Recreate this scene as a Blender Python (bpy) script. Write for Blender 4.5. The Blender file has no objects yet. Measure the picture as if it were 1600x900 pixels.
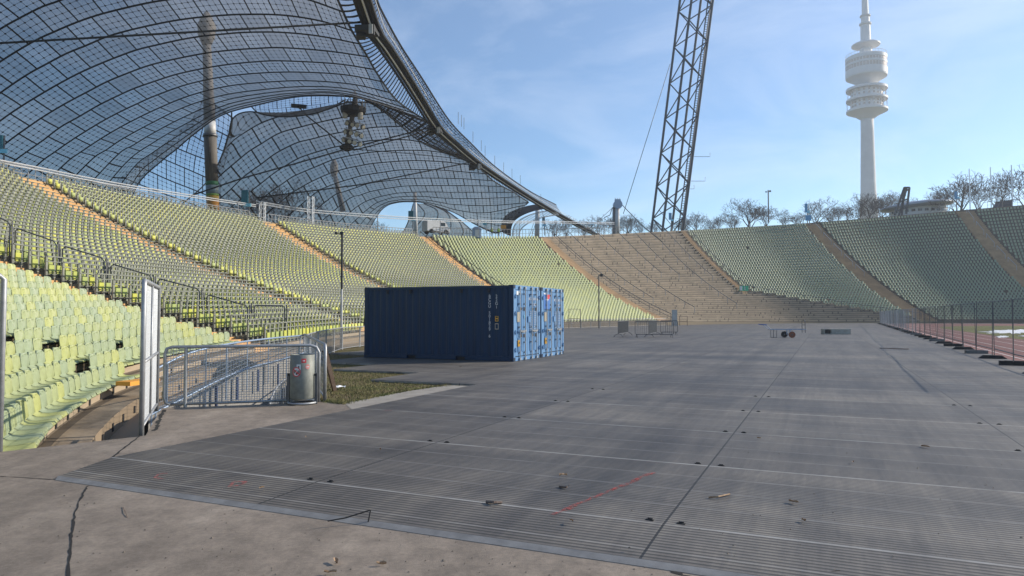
import bpy, bmesh, math, random
import numpy as np
from mathutils import Vector, Matrix
R = math.radians
rng = random.Random(7)
nrg = np.random.default_rng(7)
C = bpy.context.scene.collection
SC = bpy.context.scene

# ------------------------------------------------------------------ camera, sky, sun, exposure
FPX, EYE, HOR = 1100.0, 1.64, 491.0
PITCH = math.atan((HOR - 450) / FPX)
cam = bpy.data.cameras.new('camera'); cam.sensor_width = 36; cam.lens = 36 * FPX / 1600
cam.clip_end = 20000; cam.clip_start = 0.05
co = bpy.data.objects.new('camera', cam); C.objects.link(co)
co.location = (0, 0, EYE); co.rotation_euler = (math.pi / 2 + PITCH, 0, 0)
SC.camera = co
SUN_AZ, SUN_EL = R(73), R(25)          # azimuth measured to the right of the view direction (+Y)
SC.view_settings.view_transform = 'Standard'; SC.view_settings.look = 'None'
SC.view_settings.exposure = 0.64; SC.view_settings.gamma = 1.0; SC.view_settings.use_curve_mapping = False
W = bpy.data.worlds.new('World'); SC.world = W; W.use_nodes = True
wn, wl = W.node_tree.nodes, W.node_tree.links
bg = wn['Background']; bg.inputs[1].default_value = 0.118
sky = wn.new('ShaderNodeTexSky'); sky.sky_type = 'NISHITA'; sky.sun_disc = False
sky.sun_elevation = SUN_EL; sky.sun_rotation = SUN_AZ
sky.air_density = 1.0; sky.dust_density = 0.4; sky.ozone_density = 3.0; sky.altitude = 500
tc = wn.new('ShaderNodeTexCoord')
mp = wn.new('ShaderNodeMapping'); mp.inputs['Scale'].default_value = (1.0, 1.0, 3.2); mp.inputs['Rotation'].default_value = (0.2, 0.25, 0.5)
wl.new(tc.outputs['Generated'], mp.inputs['Vector'])
n1 = wn.new('ShaderNodeTexNoise'); n1.inputs['Scale'].default_value = 2.6; n1.inputs['Detail'].default_value = 8; n1.inputs['Roughness'].default_value = 0.62; n1.inputs['Distortion'].default_value = 0.5
wl.new(mp.outputs[0], n1.inputs['Vector'])
cr = wn.new('ShaderNodeValToRGB'); cr.color_ramp.elements[0].position = 0.46; cr.color_ramp.elements[0].color = (0, 0, 0, 1)
cr.color_ramp.elements[1].position = 0.80; cr.color_ramp.elements[1].color = (0.42, 0.42, 0.42, 1)
wl.new(n1.outputs['Fac'], cr.inputs[0])
mx = wn.new('ShaderNodeMixRGB'); mx.inputs[2].default_value = (5.6, 6.2, 7.2, 1)
hs = wn.new('ShaderNodeHueSaturation'); hs.inputs['Saturation'].default_value = 1.12; wl.new(sky.outputs[0], hs.inputs['Color'])
wl.new(cr.outputs[0], mx.inputs[0]); wl.new(hs.outputs[0], mx.inputs[1])
wl.new(mx.outputs[0], bg.inputs[0])
sl = bpy.data.lights.new('sun', 'SUN'); sl.energy = 4.2; sl.angle = R(0.5); sl.color = (1.0, 0.90, 0.76)
so = bpy.data.objects.new('sun', sl); C.objects.link(so); so.location = (60, 20, 60)
sd = Vector((math.sin(SUN_AZ) * math.cos(SUN_EL), math.cos(SUN_AZ) * math.cos(SUN_EL), math.sin(SUN_EL)))
so.rotation_euler = (-sd).to_track_quat('-Z', 'Y').to_euler()

# ------------------------------------------------------------------ pixel helpers (photo 1600x900)
cp, sp = math.cos(PITCH), math.sin(PITCH)
def ray(px, py):
    u, v = (px - 800) / FPX, (450 - py) / FPX
    return Vector((u, cp - v * sp, sp + v * cp))
def P(px, py, Y):
    d = ray(px, py); return Vector((0, 0, EYE)) + d * (Y / d.y)
def G(px, py, z=0.0):
    d = ray(px, py); s = (z - EYE) / d.z
    return Vector((0, 0, EYE)) + d * s
A24 = R(24)
def UV(u, v, z=0.0):                      # stadium axes -> world
    return Vector((u * math.sin(A24) + v * math.cos(A24), u * math.cos(A24) - v * math.sin(A24), z))

# ------------------------------------------------------------------ mesh builder
class MB:
    def __init__(s): s.v, s.f, s.uv = [], [], None
    def add(s, vs, fs):
        o = len(s.v); s.v += [tuple(x) for x in vs]; s.f += [tuple(i + o for i in f) for f in fs]
    def box(s, c, size, rz=0.0, M=None):
        x, y, z = size[0] / 2, size[1] / 2, size[2] / 2
        vs = [Vector((a * x, b * y, d * z)) for a in (-1, 1) for b in (-1, 1) for d in (-1, 1)]
        m = Matrix.Rotation(rz, 3, 'Z') if M is None else M
        vs = [m @ v + Vector(c) for v in vs]
        s.add(vs, [(0, 1, 3, 2), (4, 6, 7, 5), (0, 4, 5, 1), (2, 3, 7, 6), (0, 2, 6, 4), (1, 5, 7, 3)])
    def beam(s, a, b, w, h=None, up=Vector((0, 0, 1))):
        a, b = Vector(a), Vector(b); h = h or w; d = (b - a)
        L = d.length
        if L < 1e-6: return
        d.normalize(); x = d.cross(up)
        if x.length < 1e-3: x = d.cross(Vector((1, 0, 0)))
        x.normalize(); y = x.cross(d)
        M = Matrix((x, d, y)).transposed()
        s.box((a + b) / 2, (w, L, h), M=M)
    def tube(s, pts, r, n=6, closed=False, cap=True):
        pts = [Vector(p) for p in pts]; m = len(pts)
        rs = r if isinstance(r, (list, tuple)) else [r] * m
        o = len(s.v); prev = None
        for i, p in enumerate(pts):
            a = pts[i - 1] if (i > 0 or closed) else p; b = pts[(i + 1) % m] if (i < m - 1 or closed) else p
            d = (b - a); d = d.normalized() if d.length > 1e-9 else Vector((0, 0, 1))
            if prev is None:
                x = d.cross(Vector((0, 0, 1)))
                if x.length < 1e-3: x = d.cross(Vector((1, 0, 0)))
            else:
                x = prev - d * prev.dot(d)
            x.normalize(); prev = x; y = d.cross(x)
            for k in range(n):
                t = 2 * math.pi * k / n
                s.v.append(tuple(p + (x * math.cos(t) + y * math.sin(t)) * rs[i]))
        for i in range(m if closed else m - 1):
            j = (i + 1) % m
            for k in range(n):
                k2 = (k + 1) % n
                s.f.append((o + i * n + k, o + i * n + k2, o + j * n + k2, o + j * n + k))
        if cap and not closed:
            s.f.append(tuple(o + k for k in range(n))[::-1]); s.f.append(tuple(o + (m - 1) * n + k for k in range(n)))
    def lathe(s, prof, n=32, c=(0, 0, 0)):
        o = len(s.v); c = Vector(c)
        for r, z in prof:
            for k in range(n):
                t = 2 * math.pi * k / n; s.v.append((c.x + r * math.cos(t), c.y + r * math.sin(t), c.z + z))
        for i in range(len(prof) - 1):
            for k in range(n):
                k2 = (k + 1) % n
                s.f.append((o + i * n + k, o + i * n + k2, o + (i + 1) * n + k2, o + (i + 1) * n + k))
        s.f.append(tuple(o + k for k in range(n))[::-1]); s.f.append(tuple(o + (len(prof) - 1) * n + k for k in range(n)))
    def prism(s, poly, z0, z1):
        n = len(poly); vs = [(p[0], p[1], z0) for p in poly] + [(p[0], p[1], z1) for p in poly]
        ar = sum(poly[i][0] * poly[(i + 1) % n][1] - poly[(i + 1) % n][0] * poly[i][1] for i in range(n))
        if ar < 0:
            fs = [tuple(range(n)), tuple(range(2 * n - 1, n - 1, -1))] + [(i, i + n, (i + 1) % n + n, (i + 1) % n) for i in range(n)]
        else:
            fs = [tuple(range(n - 1, -1, -1)), tuple(range(n, 2 * n))] + [(i, (i + 1) % n, (i + 1) % n + n, i + n) for i in range(n)]
        s.add(vs, fs)
    def sheet(s, poly, z):
        s.add([(p[0], p[1], z) for p in poly], [tuple(range(len(poly)))])
    def grid(s, rows):                    # rows: list of lists of points
        o = len(s.v); n = len(rows[0])
        for r in rows: s.v += [tuple(p) for p in r]
        for i in range(len(rows) - 1):
            for j in range(n - 1):
                s.f.append((o + i * n + j, o + i * n + j + 1, o + (i + 1) * n + j + 1, o + (i + 1) * n + j))
    def build(s, name, mat, parent=None, smooth=False, uv=None):
        me = bpy.data.meshes.new(name); me.from_pydata(s.v, [], s.f)
        if uv is not None:
            l = me.uv_layers.new(name='UVMap')
            for lp in me.loops: l.data[lp.index].uv = uv[lp.vertex_index]
        if smooth: me.polygons.foreach_set('use_smooth', [True] * len(me.polygons))
        me.materials.append(mat); me.update()
        o = bpy.data.objects.new(name, me); C.objects.link(o)
        if parent is not None: o.parent = parent
        return o

def tag(o, label, cat, group=None):
    o['label'] = label; o['category'] = cat
    if group: o['group'] = group
    return o
def struct(o, kind='structure'):
    o['kind'] = kind; return o
def empty(name, loc=(0, 0, 0), rz=0.0, label=None, cat=None, group=None):
    o = bpy.data.objects.new(name, None); C.objects.link(o); o.location = loc; o.rotation_euler = (0, 0, rz)
    o.empty_display_size = 0.2
    if label: tag(o, label, cat, group)
    return o
KIDS = {}
def copy_tree(o, loc=None, rz=None, label=None, parent=None):
    c = o.copy(); C.objects.link(c)
    if parent is not None: c.parent = parent
    for ch in [x for x in bpy.data.objects if x.parent == o] if o.name not in KIDS else KIDS[o.name]:
        copy_tree(ch, parent=c)
    if loc is not None: c.location = loc
    if rz is not None: c.rotation_euler = (0, 0, rz)
    if label: c['label'] = label
    return c
def cr_spline(pts, n):                     # Catmull-Rom through pts, n samples per span
    pts = [np.array(p, float) for p in pts]; out = []
    for i in range(len(pts) - 1):
        p0 = pts[i - 1] if i > 0 else 2 * pts[0] - pts[1]; p1, p2 = pts[i], pts[i + 1]
        p3 = pts[i + 2] if i + 2 < len(pts) else 2 * pts[-1] - pts[-2]
        for k in range(n):
            t = k / n
            out.append(0.5 * (2 * p1 + (p2 - p0) * t + (2 * p0 - 5 * p1 + 4 * p2 - p3) * t * t + (3 * p1 - p0 - 3 * p2 + p3) * t ** 3))
    out.append(pts[-1]); return out

# ------------------------------------------------------------------ materials
def mat(name, col, rough=0.6, metal=0.0, col2=None, nscale=4.0, bump=0.0, bscale=60.0, detail=6.0, coord='Object', spec=0.5, lo=0.35, hi=0.65, stretch=None):
    m = bpy.data.materials.new(name); m.use_nodes = True; nt = m.node_tree; N, L = nt.nodes, nt.links
    b = N['Principled BSDF']; b.inputs['Base Color'].default_value = (*col, 1); b.inputs['Roughness'].default_value = rough
    b.inputs['Metallic'].default_value = metal; b.inputs['Specular IOR Level'].default_value = spec
    t = None
    if col2 is not None or bump:
        t = N.new('ShaderNodeTexCoord'); src = t.outputs[coord]
        if stretch:
            mpp = N.new('ShaderNodeMapping'); mpp.inputs['Scale'].default_value = stretch; L.new(src, mpp.inputs[0]); src = mpp.outputs[0]
    if col2 is not None:
        n = N.new('ShaderNodeTexNoise'); n.inputs['Scale'].default_value = nscale; n.inputs['Detail'].default_value = detail; n.inputs['Roughness'].default_value = 0.65
        L.new(src, n.inputs['Vector'])
        r = N.new('ShaderNodeValToRGB'); r.color_ramp.elements[0].position = lo; r.color_ramp.elements[1].position = hi
        r.color_ramp.elements[0].color = (*col, 1); r.color_ramp.elements[1].color = (*col2, 1)
        L.new(n.outputs['Fac'], r.inputs[0]); L.new(r.outputs[0], b.inputs['Base Color'])
    if bump:
        n2 = N.new('ShaderNodeTexNoise'); n2.inputs['Scale'].default_value = bscale; n2.inputs['Detail'].default_value = 4
        L.new(src, n2.inputs['Vector'])
        bp = N.new('ShaderNodeBump'); bp.inputs['Strength'].default_value = bump; bp.inputs['Distance'].default_value = 0.02
        L.new(n2.outputs['Fac'], bp.inputs['Height']); L.new(bp.outputs[0], b.inputs['Normal'])
    return m
class NT:                                  # tiny node-graph helper
    def __init__(s, m): s.m = m; m.use_nodes = True; s.N, s.L = m.node_tree.nodes, m.node_tree.links
    def math(s, op, a, b=None, c=None, clamp=False):
        n = s.N.new('ShaderNodeMath'); n.operation = op; n.use_clamp = clamp
        for i, x in enumerate((a, b, c)):
            if x is None: continue
            if isinstance(x, (int, float)): n.inputs[i].default_value = x
            else: s.L.new(x, n.inputs[i])
        return n.outputs[0]
    def node(s, t, **kw):
        n = s.N.new(t)
        for k, v in kw.items(): setattr(n, k, v)
        return n
    def noise(s, vec, scale, detail=5, rough=0.6):
        n = s.N.new('ShaderNodeTexNoise'); n.inputs['Scale'].default_value = scale; n.inputs['Detail'].default_value = detail; n.inputs['Roughness'].default_value = rough
        if vec is not None: s.L.new(vec, n.inputs['Vector'])
        return n.outputs['Fac']
    def ramp(s, fac, stops):
        r = s.N.new('ShaderNodeValToRGB'); e = r.color_ramp.elements
        while len(e) < len(stops): e.new(0.5)
        for x, (p, c) in zip(e, stops): x.position = p; x.color = (*c, 1) if len(c) == 3 else c
        s.L.new(fac, r.inputs[0]); return r.outputs[0]
    def mix(s, fac, a, b, mode='MIX'):
        n = s.N.new('ShaderNodeMixRGB'); n.blend_type = mode
        for i, x in enumerate((fac, a, b)):
            if isinstance(x, (int, float)): n.inputs[i].default_value = x
            elif isinstance(x, tuple): n.inputs[i].default_value = (*x, 1)
            else: s.L.new(x, n.inputs[i])
        return n.outputs[0]
    def line(s, x, w):                     # 1 where x is within w of an integer
        fr = s.math('FRACT', s.math('ADD', x, 0.5)); return s.math('LESS_THAN', s.math('ABSOLUTE', s.math('SUBTRACT', fr, 0.5)), w)

M = {}
M['galv'] = mat('galvanised_steel', (0.28, 0.29, 0.30), 0.5, 0.45, (0.38, 0.39, 0.40), 9)
M['galv_dark'] = mat('dark_steel', (0.10, 0.105, 0.11), 0.5, 0.6, (0.15, 0.15, 0.155), 9)
M['blue_steel'] = mat('blue_grey_steel', (0.22, 0.30, 0.42), 0.5, 0.4, (0.30, 0.37, 0.47), 6)
M['black_metal'] = mat('black_metal', (0.020, 0.022, 0.025), 0.5, 0.3)
M['white_paint'] = mat('white_paint', (0.72, 0.73, 0.74), 0.5, 0, (0.60, 0.61, 0.61), 5)
M['wire'] = mat('bright_wire', (0.50, 0.52, 0.54), 0.45, 0.3)
M['rail_white'] = mat('pale_rail', (0.66, 0.68, 0.70), 0.4, 0.3)
M['concrete'] = mat('terrace_concrete', (0.36, 0.285, 0.20), 0.85, 0, (0.24, 0.185, 0.13), 1.6, 0.25, 30)
M['stair'] = mat('stair_concrete_sunlit', (0.66, 0.40, 0.17), 0.85, 0, (0.48, 0.28, 0.11), 1.4, 0.2, 20)  # warm sunlight put into the concrete colour as orange
M['stair_brown'] = mat('stair_brown_concrete', (0.42, 0.28, 0.155), 0.9, 0, (0.29, 0.195, 0.11), 0.5, 0.2, 20)
M['wall'] = mat('grey_wall_concrete', (0.30, 0.29, 0.27), 0.85, 0, (0.20, 0.19, 0.175), 1.2, 0.25, 25)
M['orange'] = mat('bright_orange', (0.75, 0.33, 0.04), 0.6)
M['teal'] = mat('teal_board', (0.015, 0.14, 0.19), 0.5)
M['cyan'] = mat('light_blue_board', (0.20, 0.55, 0.70), 0.5)
M['skyblue'] = mat('blue_board', (0.07, 0.28, 0.50), 0.5)
M['green_sign'] = mat('green_sign_board', (0.02, 0.40, 0.20), 0.45)
M['black'] = mat('black_rubber', (0.016, 0.016, 0.017), 0.8)
M['cont_shaded'] = mat('container_blue_shaded', (0.011, 0.037, 0.084), 0.5, 0, (0.009, 0.030, 0.068), 1.3, 0.08, 3, stretch=(1, 1, 0.3), spec=0.25)  # container blue darkened, the shade on the long side put into the colour
M['cont_sunlit'] = mat('container_blue_sunlit', (0.115, 0.255, 0.46), 0.42, 0, (0.095, 0.215, 0.40), 2.0, 0.08, 3)  # same blue lightened, the sunlight on the door end put into the colour
M['cont_dark'] = mat('container_gasket', (0.012, 0.016, 0.024), 0.7)
M['stencil'] = mat('faded_stencil', (0.36, 0.42, 0.50), 0.6)
M['white_mark'] = mat('white_lettering', (0.62, 0.64, 0.66), 0.6)
M['yellow_mark'] = mat('yellow_sticker', (0.72, 0.40, 0.04), 0.5)
M['cream_mark'] = mat('cream_plate', (0.52, 0.47, 0.37), 0.5)
M['red_mark'] = mat('red_sticker', (0.55, 0.04, 0.05), 0.5)
M['rust'] = mat('rusty_wheel', (0.28, 0.09, 0.045), 0.8, 0, (0.16, 0.06, 0.035), 12)
M['wood'] = mat('weathered_board', (0.20, 0.145, 0.115), 0.8, 0, (0.10, 0.065, 0.05), 4, 0.2, 20, stretch=(6, 6, 1))
M['tower'] = mat('tower_concrete', (0.55, 0.55, 0.54), 0.8, 0, (0.48, 0.48, 0.47), 0.15)
M['tower_white'] = mat('tower_white_cladding', (0.60, 0.60, 0.60), 0.6)
M['tower_band'] = mat('tower_window_band', (0.46, 0.37, 0.30), 0.25, 0.2)
M['mast'] = mat('mast_steel', (0.16, 0.145, 0.125), 0.75, 0, (0.085, 0.078, 0.068), 2.2, 0.2, 8, stretch=(3, 3, .25))
M['mast_light'] = mat('mast_pale_steel', (0.50, 0.50, 0.49), 0.6, 0.1, (0.40, 0.40, 0.39), 2.0)
M['mast_up'] = mat('mast_upper_steel', (0.27, 0.265, 0.26), 0.7, 0.1, (0.20, 0.198, 0.195), 1.0)
M['lattice'] = mat('lattice_mast_paint', (0.040, 0.048, 0.058), 0.55, 0.3)
M['bark'] = mat('bark', (0.085, 0.07, 0.058), 0.9, 0, (0.05, 0.04, 0.033), 3)
M['lamp'] = mat('floodlight_glass', (0.58, 0.57, 0.50), 0.25, 0.0)
M['snow'] = mat('snow', (0.85, 0.86, 0.88), 0.7)
M['vest'] = mat('hi_vis_cloth', (0.42, 0.62, 0.08), 0.8)
M['skin'] = mat('skin', (0.5, 0.32, 0.24), 0.6)
M['leaf'] = mat('dry_leaf', (0.40, 0.27, 0.16), 0.8, 0, (0.22, 0.13, 0.07), 30)
M['paper'] = mat('white_paper', (0.75, 0.76, 0.78), 0.7)
M['van_glass'] = mat('van_glass', (0.02, 0.025, 0.03), 0.1)
M['track'] = mat('running_track', (0.19, 0.055, 0.048), 0.9, 0, (0.14, 0.042, 0.038), 0.6, 0.2, 40)
M['line'] = mat('track_line_paint', (0.62, 0.55, 0.52), 0.8)
M['trough'] = mat('trough_concrete', (0.36, 0.35, 0.31), 0.85, 0, (0.27, 0.26, 0.22), 4)

def m_terr(name, dark, mid, light, riser, spots):
    m = bpy.data.materials.new(name); g = NT(m); b = g.N['Principled BSDF']; b.inputs['Roughness'].default_value = 0.9
    uvn = g.N.new('ShaderNodeUVMap'); sx = g.N.new('ShaderNodeSeparateXYZ'); g.L.new(uvn.outputs[0], sx.inputs[0]); x, y = sx.outputs[0], sx.outputs[1]
    row = g.math('FLOOR', y); fr = g.math('FRACT', y)
    def vec(a, b_, c): 
        n = g.N.new('ShaderNodeCombineXYZ')
        for i, q in enumerate((a, b_, c)):
            if isinstance(q, (int, float)): n.inputs[i].default_value = q
            else: g.L.new(q, n.inputs[i])
        return n.outputs[0]
    n1 = g.noise(vec(g.math('MULTIPLY', x, .16), g.math('MULTIPLY', row, 3.7), g.math('MULTIPLY', y, .4)), 1.0, 6, .7)
    n2 = g.noise(vec(g.math('MULTIPLY', x, .9), g.math('MULTIPLY', y, 2.2), 0), 1.0, 6, .7); n3 = g.noise(vec(g.math('MULTIPLY', x, .035), g.math('MULTIPLY', y, .10), 4.0), 1.0, 5, .6)
    c = g.ramp(g.math('ADD', g.math('MULTIPLY', n1, .6), g.math('MULTIPLY', n2, .4)), [(.40, tuple(q * .8 for q in dark)), (.5, mid), (.60, light)])
    c = g.mix(.6, c, g.ramp(n3, [(.35, (.72, .76, .66)), (.65, (1.15, 1.08, 1.02))]), 'MULTIPLY')
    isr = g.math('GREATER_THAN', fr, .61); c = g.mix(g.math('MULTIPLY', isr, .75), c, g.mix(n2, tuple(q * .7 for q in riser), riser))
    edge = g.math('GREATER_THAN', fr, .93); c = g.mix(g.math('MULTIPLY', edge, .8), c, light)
    foot = g.math('MULTIPLY', g.math('GREATER_THAN', fr, .46), g.math('LESS_THAN', fr, .70)); c = g.mix(g.math('MULTIPLY', foot, .8), c, tuple(q * .35 for q in dark))  # shadow at the foot of each riser painted as a dark band
    if spots:
        wn2 = g.N.new('ShaderNodeTexWhiteNoise'); wn2.noise_dimensions = '2D'; g.L.new(vec(g.math('FLOOR', g.math('MULTIPLY', x, .8)), row, 0), wn2.inputs[0])
        fx = g.math('ABSOLUTE', g.math('SUBTRACT', g.math('FRACT', g.math('MULTIPLY', x, .8)), .5))
        c = g.mix(g.math('MULTIPLY', g.math('MULTIPLY', g.math('LESS_THAN', fx, .10), isr), g.math('MULTIPLY', g.math('GREATER_THAN', wn2.outputs[0], .80), .7)), c, (.02, .018, .015))
    g.L.new(c, b.inputs['Base Color']); return m
def m_slab():
    m = bpy.data.materials.new('foreground_concrete'); g = NT(m); b = g.N['Principled BSDF']; b.inputs['Roughness'].default_value = 0.82
    t = g.N.new('ShaderNodeTexCoord').outputs['Object']
    mp = g.N.new('ShaderNodeMapping'); mp.inputs['Rotation'].default_value = (0, 0, 0.5); mp.inputs['Scale'].default_value = (1, 0.35, 1); g.L.new(t, mp.inputs[0])
    big = g.noise(mp.outputs[0], 1.1, 10, 0.72); fine = g.noise(t, 26, 6, 0.75); sp_ = g.noise(t, 140, 2, 0.6)
    c = g.ramp(big, [(0.28, (0.160, 0.135, 0.108)), (0.5, (0.272, 0.230, 0.186)), (0.74, (0.41, 0.355, 0.29))])
    c = g.mix(0.55, c, g.ramp(fine, [(0.3, (0.45, 0.43, 0.40)), (0.7, (1.05, 1.0, 0.95))]), 'MULTIPLY')
    c = g.mix(g.math('MULTIPLY', g.math('GREATER_THAN', sp_, 0.66), .8), c, (0.36, 0.32, 0.27)); c = g.mix(g.math('MULTIPLY', g.math('LESS_THAN', sp_, 0.33), .7), c, (0.06, 0.052, 0.045))
    mid = g.noise(t, 4.5, 8, .75); c = g.mix(.65, c, g.ramp(mid, [(.36, (.62, .61, .60)), (.60, (1.14, 1.12, 1.10))]), 'MULTIPLY')
    sw = g.N.new('ShaderNodeTexWave'); sw.wave_type = 'RINGS'; sw.inputs['Scale'].default_value = .12; sw.inputs['Distortion'].default_value = 6; sw.inputs['Detail'].default_value = 5; sw.inputs['Detail Scale'].default_value = 1.2; g.L.new(mp.outputs[0], sw.inputs[0])
    c = g.mix(.35, c, g.ramp(sw.outputs['Fac'], [(.1, (.72, .71, .70)), (.5, (1.08, 1.07, 1.06))]), 'MULTIPLY')
    g.L.new(c, b.inputs['Base Color'])
    bp = g.N.new('ShaderNodeBump'); bp.inputs['Strength'].default_value = 0.35; bp.inputs['Distance'].default_value = 0.012
    g.L.new(g.math('ADD', g.math('MULTIPLY', fine, 0.6), g.math('MULTIPLY', sp_, 0.5)), bp.inputs['Height']); g.L.new(bp.outputs[0], b.inputs['Normal'])
    return m
M['slab'] = m_slab()
RINGS = [(2.5, 18.5, 3.2, .16, 0.3), (2.6, 18.6, 3.75, .16, 0.3), (-1.0, 22.0, 2.6, .15, 2.0), (0.2, 25.0, 4.5, .17, 3.6), (0.3, 25.0, 5.1, .17, 3.6), (4.2, 14.2, 2.2, .14, 1.2), (1.0, 14.5, 4.6, .16, 5.0), (3.0, 30.0, 3.0, .2, .5), (-4.0, 30.0, 6.0, .2, 1.0), (3.6, 10.5, 3.4, .14, 2.6), (3.4, 10.6, 3.9, .14, 2.6), (-2.0, 40.0, 7.0, .25, 4.4)]
def m_deck():
    m = bpy.data.materials.new('deck_panels'); g = NT(m); b = g.N['Principled BSDF']
    t = g.N.new('ShaderNodeTexCoord').outputs['Object']
    sx = g.N.new('ShaderNodeSeparateXYZ'); g.L.new(t, sx.inputs[0]); v, u = sx.outputs[0], sx.outputs[1]
    # long joints every 3.3 m, cross joints every 2.25 m, ribs between
    vx = g.math('DIVIDE', g.math('ADD', v, 1.15), 3.3); ux = g.math('DIVIDE', g.math('SUBTRACT', u, 5.42), 2.25)
    jl = g.line(vx, 0.0030); jc = g.line(ux, 0.009); jm = g.line(g.math('MULTIPLY', ux, 4.0), 0.022)
    wn_ = g.N.new('ShaderNodeTexWhiteNoise'); wn_.noise_dimensions = '2D'
    cb = g.N.new('ShaderNodeCombineXYZ'); g.L.new(g.math('FLOOR', vx), cb.inputs[0]); g.L.new(g.math('FLOOR', ux), cb.inputs[1]); g.L.new(cb.outputs[0], wn_.inputs[0])
    mp = g.N.new('ShaderNodeMapping'); mp.inputs['Scale'].default_value = (0.25, 1.0, 1); g.L.new(t, mp.inputs[0])
    dirt = g.noise(mp.outputs[0], 0.32, 9, 0.68)
    mp2 = g.N.new('ShaderNodeMapping'); mp2.inputs['Scale'].default_value = (1.6, 0.10, 1); mp2.inputs['Rotation'].default_value = (0, 0, 0.05); g.L.new(t, mp2.inputs[0])
    tyre = g.noise(mp2.outputs[0], 0.9, 6, 0.7); fine = g.noise(t, 11, 6, 0.7)
    swirl = g.N.new('ShaderNodeTexWave'); swirl.wave_type = 'RINGS'; swirl.inputs['Scale'].default_value = 0.22; swirl.inputs['Distortion'].default_value = 9; swirl.inputs['Detail'].default_value = 3; swirl.inputs['Detail Scale'].default_value = 0.6
    g.L.new(t, swirl.inputs[0])
    c = g.ramp(dirt, [(0.30, (0.096, 0.088, 0.078)), (0.5, (0.172, 0.158, 0.138)), (0.72, (0.262, 0.239, 0.205))])
    c = g.mix(0.8, c, g.ramp(tyre, [(0.34, (0.58, 0.58, 0.60)), (0.62, (1.12, 1.10, 1.06))]), 'MULTIPLY')
    c = g.mix(0.5, c, g.ramp(fine, [(0.3, (0.72, 0.72, 0.72)), (0.7, (1.2, 1.18, 1.15))]), 'MULTIPLY')
    mp3 = g.N.new('ShaderNodeMapping'); mp3.inputs['Scale'].default_value = (2.2, .35, 1); mp3.inputs['Rotation'].default_value = (0, 0, -.75); g.L.new(t, mp3.inputs[0])
    dia = g.noise(mp3.outputs[0], 1.0, 8, .75); c = g.mix(.75, c, g.ramp(dia, [(.36, (.74, .75, .78)), (.47, (1, 1, 1)), (.66, (1.22, 1.20, 1.16))]), 'MULTIPLY')
    scr = g.N.new('ShaderNodeMapping'); scr.inputs['Scale'].default_value = (14, .5, 1); scr.inputs['Rotation'].default_value = (0, 0, .4); g.L.new(t, scr.inputs[0])
    c = g.mix(.6, c, g.ramp(g.noise(scr.outputs[0], 1.0, 5, .7), [(.30, (.80, .80, .82)), (.55, (1, 1, 1)), (.74, (1.3, 1.28, 1.24))]), 'MULTIPLY')
    c = g.mix(0.35, c, g.ramp(swirl.outputs['Fac'], [(0.05, (0.6, 0.6, 0.62)), (0.35, (1.05, 1.05, 1.05))]), 'MULTIPLY')
    c = g.mix(0.5, c, g.ramp(wn_.outputs[0], [(0.0, (0.66, 0.66, 0.68)), (1.0, (1.22, 1.21, 1.18))]), 'MULTIPLY')
    sv = g.math('ADD', g.math('ADD', v, 2.0), g.math('MULTIPLY', u, .016)); sv = g.math('ADD', sv, g.math('MULTIPLY', g.math('SUBTRACT', g.noise(t, .25, 3, .5), .5), .8))
    st = g.ramp(g.math('ABSOLUTE', sv), [(.12, (.74, .74, .75)), (.48, (1, 1, 1))]); c = g.mix(.85, c, st, 'MULTIPLY')
    # turning tyre marks
    def ring(cv, cu, r, w_, seed):
        a = g.math('SUBTRACT', v, cv); b2 = g.math('SUBTRACT', u, cu); d = g.math('SQRT', g.math('ADD', g.math('MULTIPLY', a, a), g.math('MULTIPLY', b2, b2)))
        on = g.math('LESS_THAN', g.math('ABSOLUTE', g.math('SUBTRACT', d, r)), w_)
        an = g.math('SINE', g.math('ADD', g.math('ARCTAN2', b2, a), seed)); return g.math('MULTIPLY', on, g.math('MULTIPLY', g.math('MAXIMUM', an, 0.0), g.math('GREATER_THAN', g.math('FRACT', g.math('MULTIPLY', d, 22.0)), .35)))
    tot = None
    for q in RINGS:
        z_ = ring(*q); tot = z_ if tot is None else g.math('MAXIMUM', tot, z_)
    c = g.mix(g.math('MULTIPLY', g.math('MULTIPLY', tot, .55), g.ramp(fine, [(.35, (0, 0, 0)), (.6, (1, 1, 1))])), c, (.045, .045, .047))
    grv = g.math('LESS_THAN', g.math('FRACT', g.math('ADD', g.math('MULTIPLY', u, 18.0), .25)), .42); c = g.mix(g.math('MULTIPLY', grv, .62), c, (.022, .022, .024))
    jn = g.noise(t, 1.3, 4, .7); worn = g.ramp(jn, [(.35, (.25, .25, .25)), (.62, (1, 1, 1))])
    c = g.mix(g.math('MULTIPLY', g.math('MULTIPLY', jm, .42), worn), c, (.33, .32, .30)); c = g.mix(g.math('MULTIPLY', g.math('MULTIPLY', jc, .45), worn), c, (.46, .45, .42))
    c = g.mix(g.math('MULTIPLY', jl, 0.9), c, (0.018, 0.018, 0.018))
    b.inputs['Specular IOR Level'].default_value = 0.35
    g.L.new(c, b.inputs['Base Color'])
    g.L.new(g.math('ADD', 0.46, g.math('MULTIPLY', dirt, 0.28)), b.inputs['Roughness'])
    rib = g.math('ABSOLUTE', g.math('SUBTRACT', g.math('FRACT', g.math('MULTIPLY', u, 18.0)), 0.5))
    bp = g.N.new('ShaderNodeBump'); bp.inputs['Strength'].default_value = 0.55; bp.inputs['Distance'].default_value = 0.008
    h = g.math('ADD', rib, g.math('MULTIPLY', g.math('ADD', jl, jc), -1.5)); g.L.new(h, bp.inputs['Height']); g.L.new(bp.outputs[0], b.inputs['Normal'])
    return m
M['deck'] = m_deck()
M['deck_edge'] = mat('deck_edge_aluminium', (0.30, 0.285, 0.26), 0.55, 0.1, (0.20, 0.19, 0.175), 5)
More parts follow.
